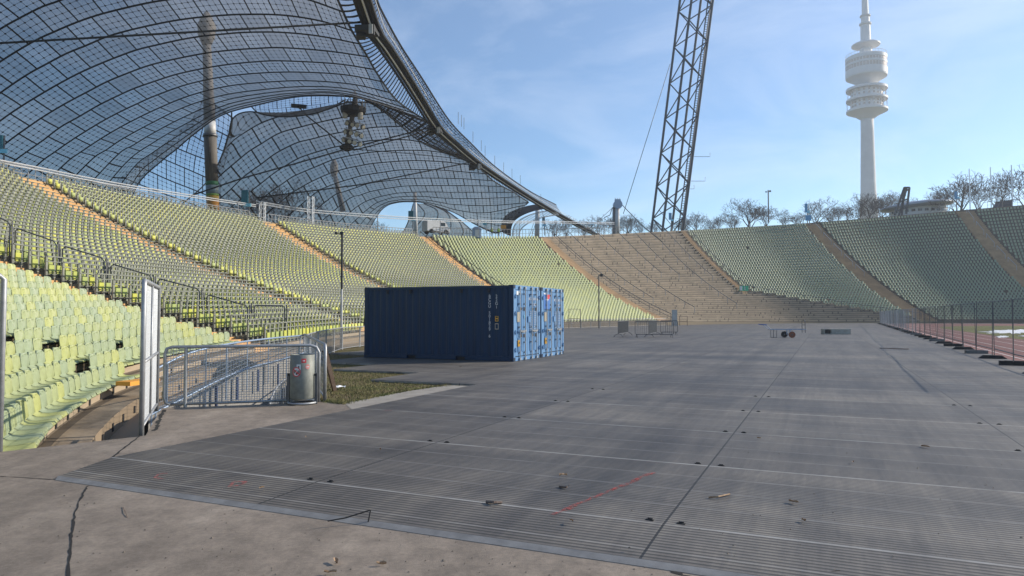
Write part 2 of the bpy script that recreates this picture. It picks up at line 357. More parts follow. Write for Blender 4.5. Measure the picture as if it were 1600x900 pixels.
def m_grass(name, a, b_, c_, d=None):
    m = bpy.data.materials.new(name); g = NT(m); b = g.N['Principled BSDF']; b.inputs['Roughness'].default_value = 0.95; b.inputs['Specular IOR Level'].default_value = 0.15
    t = g.N.new('ShaderNodeTexCoord').outputs['Object']
    n1 = g.noise(t, 0.8, 8, 0.7); n2 = g.noise(t, 22, 6, 0.8)
    c = g.ramp(n1, [(0.36, a), (0.5, b_), (0.64, c_)])
    c = g.mix(0.7, c, g.ramp(n2, [(0.3, (0.45, 0.45, 0.4)), (0.7, (1.25, 1.25, 1.2))]), 'MULTIPLY'); g.L.new(c, b.inputs['Base Color'])
    bp = g.N.new('ShaderNodeBump'); bp.inputs['Strength'].default_value = 0.8; bp.inputs['Distance'].default_value = 0.05; g.L.new(n2, bp.inputs['Height']); g.L.new(bp.outputs[0], b.inputs['Normal'])
    return m
M['turf'] = m_grass('worn_turf', (0.085, 0.095, 0.028), (0.145, 0.115, 0.055), (0.20, 0.155, 0.095))
M['field'] = m_grass('pitch_turf', (0.125, 0.145, 0.045), (0.165, 0.17, 0.06), (0.22, 0.205, 0.09))
M['bank'] = m_grass('grass_bank', (0.07, 0.08, 0.03), (0.10, 0.10, 0.045), (0.14, 0.12, 0.06))

def m_seat(name, src, yel, grn, subs=0.0):
    m = bpy.data.materials.new(name); g = NT(m); b = g.N['Principled BSDF']; b.inputs['Roughness'].default_value = 0.42 if src != 'attr' else 0.65
    if src == 'attr':
        a = g.N.new('ShaderNodeAttribute'); a.attribute_name = 'tone'; f = a.outputs['Fac']
    else:
        a = g.N.new('ShaderNodeObjectInfo'); s = g.N.new('ShaderNodeSeparateColor'); g.L.new(a.outputs['Color'], s.inputs[0]); f = s.outputs[0]
    c = g.mix(f, grn, yel)
    t = g.N.new('ShaderNodeTexCoord').outputs['Object']
    n = g.noise(t, 7, 5, 0.6); c = g.mix(0.4, c, g.ramp(n, [(0.3, (0.72, 0.72, 0.70)), (0.65, (1.05, 1.05, 1.05))]), 'MULTIPLY')
    g.L.new(c, b.inputs['Base Color'])
    tr = g.N.new('ShaderNodeBsdfTranslucent'); g.L.new(c, tr.inputs[0]); ms = g.N.new('ShaderNodeMixShader'); ms.inputs[0].default_value = 0.15
    g.L.new(b.outputs[0], ms.inputs[1]); g.L.new(tr.outputs[0], ms.inputs[2]); g.L.new(ms.outputs[0], g.N['Material Output'].inputs[0])
    return m
YEL, GRN = (0.45, 0.485, 0.19), (0.285, 0.345, 0.24)
M['seat_one'] = m_seat('seat_shell_plastic', 'obj', (0.46, 0.485, 0.185), (0.345, 0.41, 0.26))
M['seat_all'] = m_seat('seat_shell_plastic_rows', 'attr', YEL, GRN)
M['rail_one'] = m_seat('folding_seat_plastic', 'obj', (0.62, 0.63, 0.11), (0.42, 0.50, 0.18))
M['rail_all'] = m_seat('folding_seat_plastic_rows', 'attr', (0.70, 0.69, 0.15), (0.47, 0.54, 0.21))
M['rail_frame'] = mat('seat_rail_frame', (0.19, 0.20, 0.165), 0.5, 0.15, (0.27, 0.28, 0.235), 3)

def m_roof(name, tint=(0.60, 0.56, 0.52), lw=0.028, net=4.0, dens=1.0, op=0.29, rows=True):
    """acrylic panels on a cable net: uv.x counts panels along an arc, uv.y counts arcs"""
    m = bpy.data.materials.new(name); g = NT(m); b = g.N['Principled BSDF']
    uvn = g.N.new('ShaderNodeUVMap'); s = g.N.new('ShaderNodeSeparateXYZ'); g.L.new(uvn.outputs[0], s.inputs[0]); x, y = s.outputs[0], s.outputs[1]
    row = g.math('FLOOR', y); xs = g.math('ADD', x, g.math('MULTIPLY', g.math('MODULO', row, 2.0), 0.5))
    a1 = g.line(y, lw); a2 = g.line(xs, lw)
    t1 = g.line(g.math('MULTIPLY', y, net), 0.036 * dens); t2 = g.line(g.math('MULTIPLY', xs, net), 0.036 * dens)
    dx = g.math('SUBTRACT', g.math('FRACT', g.math('ADD', g.math('MULTIPLY', xs, net), 0.0)), 0.5); dy = g.math('SUBTRACT', g.math('FRACT', g.math('MULTIPLY', y, net)), 0.5)
    # dots sit on the net nodes
    fx = g.math('SUBTRACT', g.math('FRACT', g.math('ADD', g.math('MULTIPLY', xs, net), 0.5)), 0.5); fy = g.math('SUBTRACT', g.math('FRACT', g.math('ADD', g.math('MULTIPLY', y, net), 0.5)), 0.5)
    dot = g.math('LESS_THAN', g.math('ADD', g.math('MULTIPLY', fx, fx), g.math('MULTIPLY', fy, fy)), 0.019 * dens)
    thick = g.math('MAXIMUM', a1, a2) if rows else a1; thin = g.math('MAXIMUM', g.math('MULTIPLY', g.math('MAXIMUM', t1, t2), 0.8), dot)
    msk = g.math('MAXIMUM', thick, thin)
    wn_ = g.N.new('ShaderNodeTexWhiteNoise'); wn_.noise_dimensions = '2D'; cb = g.N.new('ShaderNodeCombineXYZ'); g.L.new(g.math('FLOOR', xs), cb.inputs[0]); g.L.new(row, cb.inputs[1]); g.L.new(cb.outputs[0], wn_.inputs[0])
    tr = g.N.new('ShaderNodeBsdfTransparent'); pos = g.N.new('ShaderNodeNewGeometry').outputs['Position']
    mpd = g.N.new('ShaderNodeMapping'); mpd.inputs['Scale'].default_value = (.5, .12, .5); g.L.new(pos, mpd.inputs[0]); dirt = g.noise(mpd.outputs[0], 1.0, 7, .7)
    tcol = g.mix(wn_.outputs[0], tuple(c * 0.88 for c in tint), tuple(min(1, c * 1.08) for c in tint))
    g.L.new(g.mix(.8, tcol, g.ramp(dirt, [(.32, (.80, .80, .81)), (.62, (1.06, 1.05, 1.04))]), 'MULTIPLY'), tr.inputs[0])
    d1_ = g.N.new('ShaderNodeBsdfPrincipled'); d1_.inputs['Base Color'].default_value = (0.36, 0.355, 0.35, 1); d1_.inputs['Roughness'].default_value = 0.35
    d2_ = g.N.new('ShaderNodeBsdfTranslucent'); d2_.inputs[0].default_value = (0.40, 0.39, 0.38, 1); df = g.N.new('ShaderNodeMixShader'); df.inputs[0].default_value = 0.5; g.L.new(d1_.outputs[0], df.inputs[1]); g.L.new(d2_.outputs[0], df.inputs[2])
    ms = g.N.new('ShaderNodeMixShader'); g.L.new(g.math('ADD', op - .06, g.math('MULTIPLY', dirt, .12)), ms.inputs[0]); g.L.new(tr.outputs[0], ms.inputs[1]); g.L.new(df.outputs[0], ms.inputs[2])
    b.inputs['Base Color'].default_value = (0.012, 0.013, 0.016, 1); b.inputs['Roughness'].default_value = 0.6
    m2 = g.N.new('ShaderNodeMixShader'); g.L.new(msk, m2.inputs[0]); g.L.new(ms.outputs[0], m2.inputs[1]); g.L.new(b.outputs[0], m2.inputs[2])
    g.L.new(m2.outputs[0], g.N['Material Output'].inputs[0])
    return m
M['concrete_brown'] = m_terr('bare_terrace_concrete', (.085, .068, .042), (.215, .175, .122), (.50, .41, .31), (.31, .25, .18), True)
M['concrete_dark'] = m_terr('shaded_terrace_concrete', (.085, .070, .052), (.12, .098, .072), (.17, .138, .10), (.13, .105, .08), False)  # colour darkened to paint in the shade between the seats
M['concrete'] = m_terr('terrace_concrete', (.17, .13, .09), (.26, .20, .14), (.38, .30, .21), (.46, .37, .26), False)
M['roof'] = m_roof('roof_acrylic_net')
M['roof_far'] = m_roof('roof_acrylic_net_far', (0.52, 0.485, 0.45), 0.030, 4.0, 1.1, 0.29)
M['roof_light'] = m_roof('roof_acrylic_net_light', (0.82, 0.86, 0.90), 0.024, 4.0, 1.0, 0.08)
M['roof_strip'] = m_roof('roof_strip_panels', (0.93, 0.94, 0.95), 0.17, 1.0, 0.0, 0.12, rows=False)
M['roof_edge'] = m_roof('roof_edge_net', (0.74, 0.74, 0.75), 0.09, 2.0, 2.2, 0.12)
M['roof_dense'] = m_roof('roof_dense_net', (0.36, 0.36, 0.37), 0.11, 3.0, 4.0, 0.12)

# ================================================================== STRUCTURE: the bowl
# aisle stations: front point (x, y, z0), rim point from the photo's rim pixel at distance w from the front
def rim(F, px, py, w):
    d = ray(px, py); a = d.x / d.y
    # |(aY - Fx, Y - Fy)| = w
    A = a * a + 1; B = -2 * (a * F[0] + F[1]); Cc = F[0] ** 2 + F[1] ** 2 - w * w
    D = B * B - 4 * A * Cc; Y = (-B + math.sqrt(max(D, 0))) / (2 * A)
    return P(px, py, Y)
STN = []
def stn(F, T): STN.append((np.array(F, float), np.array(T, float)))
stn((-3.2, 5.0, -0.47), (-26.0, -13.0, 11.6))
stn((-7.35, 12.6, -0.45), (-34.5, 3.5, 11.7))
stn((-9.6, 20.0, -0.30), (-38.5, 15.0, 11.9))
stn((-9.9, 30.0, 0.05), (-39.5, 30.0, 12.1))                         # aisle 0
stn((-8.3, 46.0, 0.35), tuple(rim((-8.3, 46.0), 38, 277, 29.5)))     # aisle 1
stn((-2.7, 64.7, 0.45), tuple(rim((-2.7, 64.7), 415, 346, 28.0)))    # aisle 2
stn((5.6, 82.5, 0.5), tuple(rim((5.6, 82.5), 662, 369, 25.5)))       # aisle 3
stn((23.1, 104.7, 0.5), tuple(rim((23.1, 104.7), 850, 370, 29.0)))   # aisle 4
stn((49.7, 124.0, 0.3), tuple(rim((49.7, 124.0), 1070, 360, 33.5)))  # aisle 5
stn((76.5, 128.5, 0.3), tuple(rim((76.5, 128.5), 1268, 348, 36.0)))  # aisle 6
stn((101.0, 124.5, 0.3), tuple(rim((101.0, 124.5), 1507, 328, 36.0)))# aisle 7
stn((124.0, 112.0, 0.3), (137.0, 146.5, 27.0))
stn((140.0, 95.0, 0.3), (163.0, 122.0, 27.5))
SF = [s[0] for s in STN]; ST = [s[1] for s in STN]
def cat(pts, t):
    i = int(min(max(math.floor(t), 0), len(pts) - 2)); k = t - i
    p1, p2 = pts[i], pts[i + 1]
    p0 = pts[i - 1] if i > 0 else 2 * p1 - p2; p3 = pts[i + 2] if i + 2 < len(pts) else 2 * p2 - p1
    return 0.5 * (2 * p1 + (p2 - p0) * k + (2 * p0 - 5 * p1 + 4 * p2 - p3) * k * k + (3 * p1 - p0 - 3 * p2 + p3) * k ** 3)
NR, PA = 40, 0.62
def bowl(t, w):
    F, T = cat(SF, t), cat(ST, t)
    p = F + (T - F) * w; p[2] = F[2] + (T[2] - F[2]) * (PA * w + (1 - PA) * w * w); return p
def rowz(t, k):
    F, T = cat(SF, t), cat(ST, t); w = k / NR
    return F[2] + (T[2] - F[2]) * (PA * w + (1 - PA) * w * w)
def rowp(t, k, z=None):
    p = bowl(t, k / NR)
    if z is not None: p[2] = z
    return p
T_AISLE = [3, 4, 5, 6, 7, 8, 9, 10]
def terrace(name, t0, t1, m, label, cat_, step=0.09, k0=0, group='grandstand sectors of the bowl'):
    mb = MB(); n = max(2, int((t1 - t0) / step)); ts = np.linspace(t0, t1, n + 1); uv = []
    LL = np.concatenate([[0], np.cumsum([np.linalg.norm(rowp(a, 20) - rowp(b, 20)) for a, b in zip(ts[:-1], ts[1:])])])
    for k in range(k0, NR):
        lo = [rowp(t, k, rowz(t, k)) for t in ts]; mid = [rowp(t, k + 1, rowz(t, k)) for t in ts]
        hi = [rowp(t, k + 1, rowz(t, k + 1)) for t in ts]
        mb.grid([mid, lo]); uv += [(x, k + .60) for x in LL] + [(x, k + .02) for x in LL]
        mb.grid([hi, mid]); uv += [(x, k + .98) for x in LL] + [(x, k + .62) for x in LL]
    mb.grid([[rowp(t, k0, rowz(t, k0)) for t in ts], [rowp(t, k0, -3.0) for t in ts]])
    # rim slab and back face
    top = [rowp(t, NR, rowz(t, NR)) for t in ts]; out = [rowp(t, NR + 5, rowz(t, NR)) for t in ts]; mb.grid([out, top])
    mb.grid([[rowp(t, NR + 5, -3.0) for t in ts], out])
    uv += [(0, 0)] * (len(mb.v) - len(uv))
    return tag(mb.build(name, m, uv=uv), label, cat_, group)
SECT = [
    ('near', 0.0, 3.0, 'concrete', 'low curved concrete terrace of shell seats beside the foreground mesh gate'),
    ('s1', 3.0, 4.0, 'concrete', 'terrace of folding rail seats between the two nearest orange stairways'),
    ('s2', 4.0, 5.0, 'concrete', 'terrace of folding rail seats under the striped roof mast'),
    ('s3', 5.0, 6.0, 'concrete', 'terrace of folding rail seats directly behind the left end of the containers'),
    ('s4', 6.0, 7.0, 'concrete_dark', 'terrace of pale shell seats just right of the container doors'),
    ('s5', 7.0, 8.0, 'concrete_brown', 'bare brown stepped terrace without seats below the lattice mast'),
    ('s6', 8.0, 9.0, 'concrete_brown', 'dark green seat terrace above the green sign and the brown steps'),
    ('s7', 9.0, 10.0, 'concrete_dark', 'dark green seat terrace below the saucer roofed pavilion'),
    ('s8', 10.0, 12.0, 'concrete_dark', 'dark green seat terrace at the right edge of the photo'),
]
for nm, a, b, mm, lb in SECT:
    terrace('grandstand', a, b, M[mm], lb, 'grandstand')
# seat block of s6 stands on its own dark deck above the brown steps
# stairways
AW = {3: 1.6, 4: 2.8, 5: 2.7, 6: 2.7, 7: 2.6, 8: 1.5, 9: 3.3, 10: 3.6}
AL = {3: 'orange concrete stairway nearest the camera beside the black barrier frames', 4: 'long orange stairway climbing to the upper left rim',
      5: 'orange stairway climbing to the small lattice posts on the rim', 6: 'orange stairway running up to the white van',
      7: 'pale brown stairway between the pale seats and the bare terrace', 8: 'narrow brown stairway along the right side of the bare terrace',
      9: 'brown stairway below the blue boards among the trees', 10: 'brown stairway right of the saucer roofed pavilion'}
def tlen(t, k):
    a, b = rowp(t - 0.02, k), rowp(t + 0.02, k); return float(np.linalg.norm(b[:2] - a[:2]) / 0.04)
def aisle_half(i, k):                      # half width in t at row k
    return AW[i] / 2 / tlen(i, k)
for i in T_AISLE:
    mb = MB()
    ka = 1 if i != 8 else 15
    for h in range(2 * ka, 2 * NR):
        k = h / 2
        dz = 0.02
        z0 = rowz(i, math.floor(k)) + (0 if h % 2 == 0 else (rowz(i, math.floor(k) + 1) - rowz(i, math.floor(k))) * 0.5) + dz
        a0, a1 = aisle_half(i, k), aisle_half(i, k + .5)
        if i == 8: ts0, ts1 = (i - 2 * a0, i), (i - 2 * a1, i)
        else: ts0, ts1 = (i - a0, i + a0), (i - a1, i + a1)
        kk = k + 0.5
        p = [rowp(ts0[0], k - .02, z0), rowp(ts0[1], k - .02, z0), rowp(ts1[1], kk + .02, z0), rowp(ts1[0], kk + .02, z0)]
        q = [np.array((x[0], x[1], z0 - 0.6)) for x in p]
        mb.add(p + q, [(0, 1, 2, 3), (0, 4, 5, 1), (0, 3, 7, 4), (1, 5, 6, 2)])
    tag(mb.build('stairway', M['stair' if i in (3, 4, 5, 6) else ('stair_brown')]), AL[i], 'stairway', 'radial stairways of the bowl')

# ------------------------------------------------------------------ outer ground and bank
mb = MB(); mb.sheet([(-9000, -9000), (9000, -9000), (9000, 9000), (-9000, 9000)], -3.0)
struct(mb.build('ground', M['bank']))
mb = MB(); ts = np.linspace(2.0, 12, 80); r0 = []; r1 = []; r2 = []; r3 = []
for t in ts:
    F, T = cat(SF, t), cat(ST, t); o = (T - F)[:2]; o /= np.linalg.norm(o); e = T[:2] + (T - F)[:2] * 5 / NR; z = T[2] - 0.02
    r0.append((*(e + 0 * o), z)); r1.append((*(e + o * 60), z - 1)); r2.append((*(e + o * 110), z * 0.5)); r3.append((*(e + o * 200), -3.1))
mb.grid([r3, r2, r1, r0]); struct(mb.build('terrain', M['bank']))

# ------------------------------------------------------------------ interior ground, recess, deck, track
GATE0, GATE1 = Vector((-5.03, 9.62, 0)), Vector((-6.10, 12.15, 0))
LOW0, LOW1 = Vector((-6.12, 12.45, 0)), Vector((-3.62, 13.25, 0))
SIDE1 = Vector((-5.95, 20.2, 0))
sl_poly = [(-14, 1.0), (-9.2, 5.45), (-6.13, 8.43), (-5.03, 9.50), (-4.96, 9.60), (-6.05, 12.2), (-6.12, 12.38), (-3.62, 13.18)]
sl_poly += [tuple(G(503, 625))[:2], tuple(G(538, 632))[:2], tuple(G(740, 604))[:2], (8, 18), (60, 18), (60, -25), (-14, -25)]
mb = MB(); mb.prism(sl_poly, -3.2, 0.0)
struct(mb.build('pavement', M['slab']))
# pale concrete strip beside the grass
mb = MB(); mb.sheet([tuple(G(538, 630))[:2], tuple(G(552, 642))[:2], tuple(G(700, 615))[:2], tuple(G(742, 603.5))[:2], tuple(G(700, 602))[:2], tuple(G(640, 611))[:2]], 0.004)
M['pale'] = mat('pale_concrete', (0.33, 0.30, 0.255), 0.85, 0, (0.25, 0.225, 0.19), 3, 0.2, 40)
struct(mb.build('path', M['pale']))
# worn grass between the fence and the deck
gp = [tuple(G(503, 626))[:2], (-5.85, 20.2), (-8.2, 33), (-7.6, 45), (0, 60), (12, 40), (3, 17)] + [tuple(G(742, 602))[:2], tuple(G(640, 610))[:2], tuple(G(537, 631))[:2]]
mb = MB(); mb.prism(gp, -3.2, -0.015); struct(mb.build('lawn', M['turf']))
# interior floor under everything else
mb = MB(); ip = [(-7.9, 33)] + [tuple(cat(SF, t)[:2]) for t in np.linspace(3.55, 12, 40)] + [(150, 60), (60, -25), (60, 10), (10, 16), (2, 17), (-1, 30)]
mb.sheet(ip, -0.03); struct(mb.build('floor_base', M['wall']))
# paving between fence and the front wall of the stand
mb = MB(); fr = [cat(SF, t) for t in np.linspace(3.4, 7.2, 40)]
mb.grid([[(p[0] + .1, p[1], -0.02) for p in fr], [(p[0] + 3.4, p[1] - 1.2, -0.02) for p in fr]]); struct(mb.build('walkway', M['concrete']))
# recess floor (stair and ramp down to the tunnel)
mb = MB(); mb.sheet([(-16, 2), (-2.5, 9), (-3, 13.5), (-5.5, 21), (-7, 34), (-16, 34)], -2.1); struct(mb.build('recess_floor', M['wall']))

# deck of heavy floor panels: outline in (V, U)
dl = [(-6.95, 4.60), (-7.3, 5.42), (-7.3, 14.42), (-10.2, 14.42), (-10.2, 16.67), (-13.1, 16.67), (-13.1, 18.92), (-15.8, 18.92), (-15.8, 23.4), (-18.6, 23.4), (-18.6, 27.9)]
for t in np.linspace(3.95, 8.75, 40):
    p = cat(SF, t); F, T = cat(SF, t), cat(ST, t); o = (F - T)[:2]; o /= np.linalg.norm(o); q = p[:2] + o * (1.5 if t < 7.2 else 0.5)
    u = q[0] * math.sin(A24) + q[1] * math.cos(A24); v = q[0] * math.cos(A24) - q[1] * math.sin(A24); dl.append((v, u))
def fence_v(u): return 5.35 + 0.028 * (u - 26)
dl = [d for d in dl if d[0] < fence_v(d[1]) - 0.1]
dl += [(fence_v(u) + 0.45, u) for u in (142, 110, 80, 50, 20, 4.60)]
mb = MB(); mb.prism([d for d in dl if d[1] >= 5.4] + [(fence_v(5) + .45, 5.42)], -0.005, 0.045)
dk = mb.build('deck', M['deck']); dk.rotation_euler = (0, 0, -A24); struct(dk)
# chamfered leading strip
vr = fence_v(5) + .45
mb = MB(); mb.add([(-7.05, 4.66, 0.02), (vr, 4.66, 0.02), (vr, 5.42, 0.0452), (-7.3, 5.42, 0.0452), (-7.05, 4.66, 0), (vr, 4.66, 0), (-7.3, 5.42, 0)], [(0, 1, 2, 3), (4, 5, 1, 0), (4, 0, 3, 6)])
o = mb.build('deck_ramp', M['deck']); o.rotation_euler = (0, 0, -A24); struct(o)
mb = MB(); mb.add([(-6.98, 4.58, 0.004), (vr, 4.58, 0.004), (vr, 4.655, 0.024), (-7.05, 4.655, 0.024), (-6.98, 4.58, 0), (vr, 4.58, 0)], [(0, 1, 2, 3), (4, 5, 1, 0)])
o = mb.build('deck_kerb', M['deck_edge']); o.rotation_euler = (0, 0, -A24); struct(o)

# running track and pitch (sheets in V, U), pitch on top
mb = MB(); tp = [(fence_v(u) + 0.46, u) for u in np.linspace(0, 141, 12)]
tp += [(12, 143), (30, 146), (60, 142), (90, 120), (95, 0)]
mb.sheet(tp, 0.002); o = mb.build('running_track', M['track']); o.rotation_euler = (0, 0, -A24); struct(o)
fp = [(11.3, 0), (11.5, 53), (12.3, 96), (13.5, 106), (17, 114), (23, 119), (40, 120), (70, 112), (80, 0)]
mb = MB(); mb.sheet(fp, 0.006); o = mb.build('pitch', M['field']); o.rotation_euler = (0, 0, -A24); struct(o)
mb = MB()
for off in (1.0, 2.2, 3.4, 4.6):
    for u0 in range(10, 128, 6):
        a, b = fence_v(u0) + off, fence_v(u0 + 6) + off
        mb.add([(a, u0, .007), (a + .06, u0, .007), (b + .06, u0 + 6, .007), (b, u0 + 6, .007)], [(0, 1, 2, 3)])
o = mb.build('track_lines', M['line']); o.rotation_euler = (0, 0, -A24); struct(o)
mb = MB()
for (x0, x1, y0, y1, s) in ((1528, 1640, 514.5, 522, 1), (1555, 1576, 525, 528, 2), (1590, 1640, 524, 526.5, 4)):
    n = 46; poly = []
    rr = random.Random(s)
    for i in range(n):
        t = 2 * math.pi * i / n; k = 0.50 + 0.55 * rr.random()
        q = G((x0 + x1) / 2 + (x1 - x0) / 2 * math.cos(t) * k, (y0 + y1) / 2 + (y1 - y0) / 2 * math.sin(t) * k); poly.append((q.x, q.y))
    mb.prism(poly, 0.004, 0.03)
struct(mb.build('snow', M['snow']), 'stuff')
# ================================================================== SEATS
def frame(t, k):
    """outward unit vector, tangent at row k"""
    a, b = rowp(t - .02, k), rowp(t + .02, k); d = (b - a)[:2]; d /= np.linalg.norm(d)
    return np.array((-d[1], d[0]))
def row_positions(t0, t1, k, pitch, m0=0.0, m1=0.0, off=0.0, a0=True):
    """equally spaced positions along row k between t0 and t1; margins in metres"""
    ts = np.linspace(t0, t1, 120); pts = np.array([rowp(t, k) for t in ts]); seg = np.linalg.norm(np.diff(pts[:, :2], axis=0), axis=1)
    L = np.concatenate([[0], np.cumsum(seg)]); n = int((L[-1] - m0 - m1) / pitch)
    if n < 1: return [], 0
    if a0: s = m0 + pitch * (np.arange(n) + .5) + off
    else: s = L[-1] - m1 - pitch * (np.arange(n) + .5)[::-1]
    return np.interp(s, L, ts), n
# --- near shell: profile y (outward), z; row direction x
PROF = [(-.355, .080), (-.365, .105), (-.335, .130), (-.22, .120), (-.08, .105), (.03, .115), (.09, .15), (.118, .22), (.128, .32), (.138, .40), (.146, .455), (.156, .495), (.172, .522)]
def shell_mesh(name, m, nx=9, wd=.228, thick=.018):
    mb = MB(); rows = []
    for i, (y, z) in enumerate(PROF):
        r = []
        for j in range(nx):
            x = -1 + 2 * j / (nx - 1); w = wd
            w = wd * {len(PROF) - 1: .60, len(PROF) - 2: .84, len(PROF) - 3: .955, len(PROF) - 4: .98, len(PROF) - 7: .97, len(PROF) - 6: .955}.get(i, 1.0)
            if i <= 1: w = wd * 0.93
            dish = 0.034 * (x * x) if 2 <= i <= 6 else 0.0
            back = -0.075 * x * x if i > 6 else 0
            tp = -0.02 * x * x if i >= len(PROF) - 2 else 0
            r.append(Vector((x * w, y + back, z + dish + tp)))
        rows.append(r)
    n, mm = len(rows), nx
    def nrm(i, j):
        a = rows[min(i + 1, n - 1)][j] - rows[max(i - 1, 0)][j]; b = rows[i][min(j + 1, mm - 1)] - rows[i][max(j - 1, 0)]
        return b.cross(a).normalized()
    under = [[rows[i][j] - nrm(i, j) * thick for j in range(mm)] for i in range(n)]
    mb.grid(rows); o = len(mb.v); mb.grid([r[::-1] for r in under])
    ix = lambda i, j: i * mm + j; iu = lambda i, j: o + i * mm + (mm - 1 - j)
    for i in range(n - 1):
        mb.f.append((ix(i, 0), ix(i + 1, 0), iu(i + 1, 0), iu(i, 0))); mb.f.append((ix(i + 1, mm - 1), ix(i, mm - 1), iu(i, mm - 1), iu(i + 1, mm - 1)))
    for j in range(mm - 1):
        mb.f.append((ix(0, j + 1), ix(0, j), iu(0, j), iu(0, j + 1))); mb.f.append((ix(n - 1, j), ix(n - 1, j + 1), iu(n - 1, j + 1), iu(n - 1, j)))
    # bolts of the backrest
    mb.tube([(-.0, .112, .455), (0, .100, .455)], .014, 8)
    return mb.build(name, m, smooth=True)
def bracket_mesh(name, m):
    mb = MB(); mb.box((-.12, -.05, .045), (.045, .30, .05)); mb.box((.12, -.05, .045), (.045, .30, .05)); mb.box((0, -.13, .055), (.50, .05, .035))
    mb.tube([(.0, -.16, -.28), (0, -.14, .05)], .022, 8); return mb.build(name, m)
seat0 = shell_mesh('stadium_seat', M['seat_one']); br0 = bracket_mesh('bracket', M['galv_dark']); br0.parent = seat0
seat_me, br_me = seat0.data, br0.data
bpy.data.objects.remove(seat0); bpy.data.objects.remove(br0)
GAP = {2: (22.6, 24.0), 3: (20.8, 22.1), 4: (18.9, 20.2), 5: (17.1, 18.4)}
near = []; far = []
ORD = ['', 'front', 'second', 'third', 'fourth', 'fifth', 'sixth', 'seventh', 'eighth', 'ninth', 'tenth', 'eleventh', 'twelfth', 'thirteenth', 'fourteenth', 'fifteenth', 'sixteenth', 'seventeenth', 'eighteenth', 'nineteenth', 'twentieth']
PX = lambda p: 800 + FPX * p[0] / (p[1] * cp + (p[2] - EYE) * sp)
def py_(p): return 450 - FPX * (-(p[1]) * sp + (p[2] - EYE) * cp) / (p[1] * cp + (p[2] - EYE) * sp)
NEAR_ROWS = []
for k in range(1, NR):
    tb = 0.05
    ts, n = row_positions(tb, 3.0, k, 0.48, 0.0, AW[3] / 2 + .1, 0, a0=False)
    for t in ts:
        p = rowp(t, k, rowz(t, k)); px, pyy = PX(p), py_(p)
        if p[1] < 1.5 or px < -700: continue
        NEAR_ROWS.append((k, t, p, px, pyy))
def seat_keep(k, px):
    if k == 1: return 24 < px < 206 or px < -60
    g = {2: (147, 216), 3: (82, 101), 4: (22, 46)}.get(k)
    g2 = {2: (133, 153), 3: (193, 206), 4: (82, 101), 5: (20, 42)}.get(k)
    return not (g2 and g2[0] < px < g2[1])
NEAR_ROWS = [r for r in NEAR_ROWS if seat_keep(r[0], r[3])]
NEAR_ROWS.sort(key=lambda r: r[2][0] ** 2 + r[2][1] ** 2 + (1e6 if r[3] < -12 else 0))
def tone(): 
    x = nrg.random(); return 0.80 + .20 * nrg.random() if x < 0.22 else (0.22 + 0.35 * nrg.random() if x < 0.68 else 0.0 + .1 * nrg.random())
cnt = 0; FARSHELL = []
for k, t, p, px, pyy in NEAR_ROWS:
    o2 = frame(t, k + .3); tn = tone()
    if cnt < 300 and px > -12:
        o = bpy.data.objects.new('stadium_seat', seat_me); C.objects.link(o)
        o.location = (p[0] + o2[0] * (bowl(t, (k) / NR)[0] * 0), p[1], p[2]); 
        q = rowp(t, k, rowz(t, k)); o.location = (q[0] + o2[0] * .18, q[1] + o2[1] * .18, q[2])
        o.rotation_euler = (R(nrg.normal(0, .6)), 0, math.atan2(-o2[0], o2[1]) + R(nrg.normal(0, .8)))
        o.color = (tn, tn, tn, 1)
        ton = 'bright yellow green' if tn >= .8 else ('pale green' if tn > .15 else 'grey green')
        row = ORD[k] if k < len(ORD) else 'upper'
        side = 'left of the mesh gate' if px < 222 else 'right of the mesh gate'
        if k == 1 and px < 34: lab = 'yellow green shell seat at the near end of the front row'; o.color = (1, 1, 1, 1)
        else: lab = '%s shell seat in the %s row up, %s' % (ton, row, side)
        tag(o, lab, 'stadium seat', 'shell seats of the nearest block')
        if cnt < 130:
            b = bpy.data.objects.new('bracket', br_me); C.objects.link(b); b.parent = o
        cnt += 1
    else: FARSHELL.append((p[0] + o2[0] * .18, p[1] + o2[1] * .18, p[2], math.atan2(-o2[0], o2[1]), tn))
# far shell seats of the other sectors
WIDE4, WIDE6 = [], []
def r0_s6(t): return int(round(16 - 14.5 * (t - 8))) if t < 9 else 1
for (ta, tb) in ((6, 7), (8, 9), (9, 10), (10, 11.6)):
    for k in range(1, NR):
        m0 = AW[ta] / 2 if ta != 8 else 0.2; m1 = AW[ta + 1] / 2 if tb <= 10 else 0
        ts, n = row_positions(ta, tb, k, .80 if ta == 6 else .64, m0 + (k % 2) * (.40 if ta == 6 else .32), m1)
        for t in ts:
            if ta == 8 and k < r0_s6(t): continue
            p = rowp(t, k, rowz(t, k))
            px = PX(p)
            if px > 1680: continue
            if nrg.random() < .003: continue
            o2 = frame(t, k); (WIDE4 if ta == 6 else WIDE6).append((p[0] + o2[0] * .18, p[1] + o2[1] * .18, p[2], math.atan2(-o2[0], o2[1]), (0.40 + .5 * nrg.random()) if ta == 6 else 0.0 + .14 * nrg.random()))
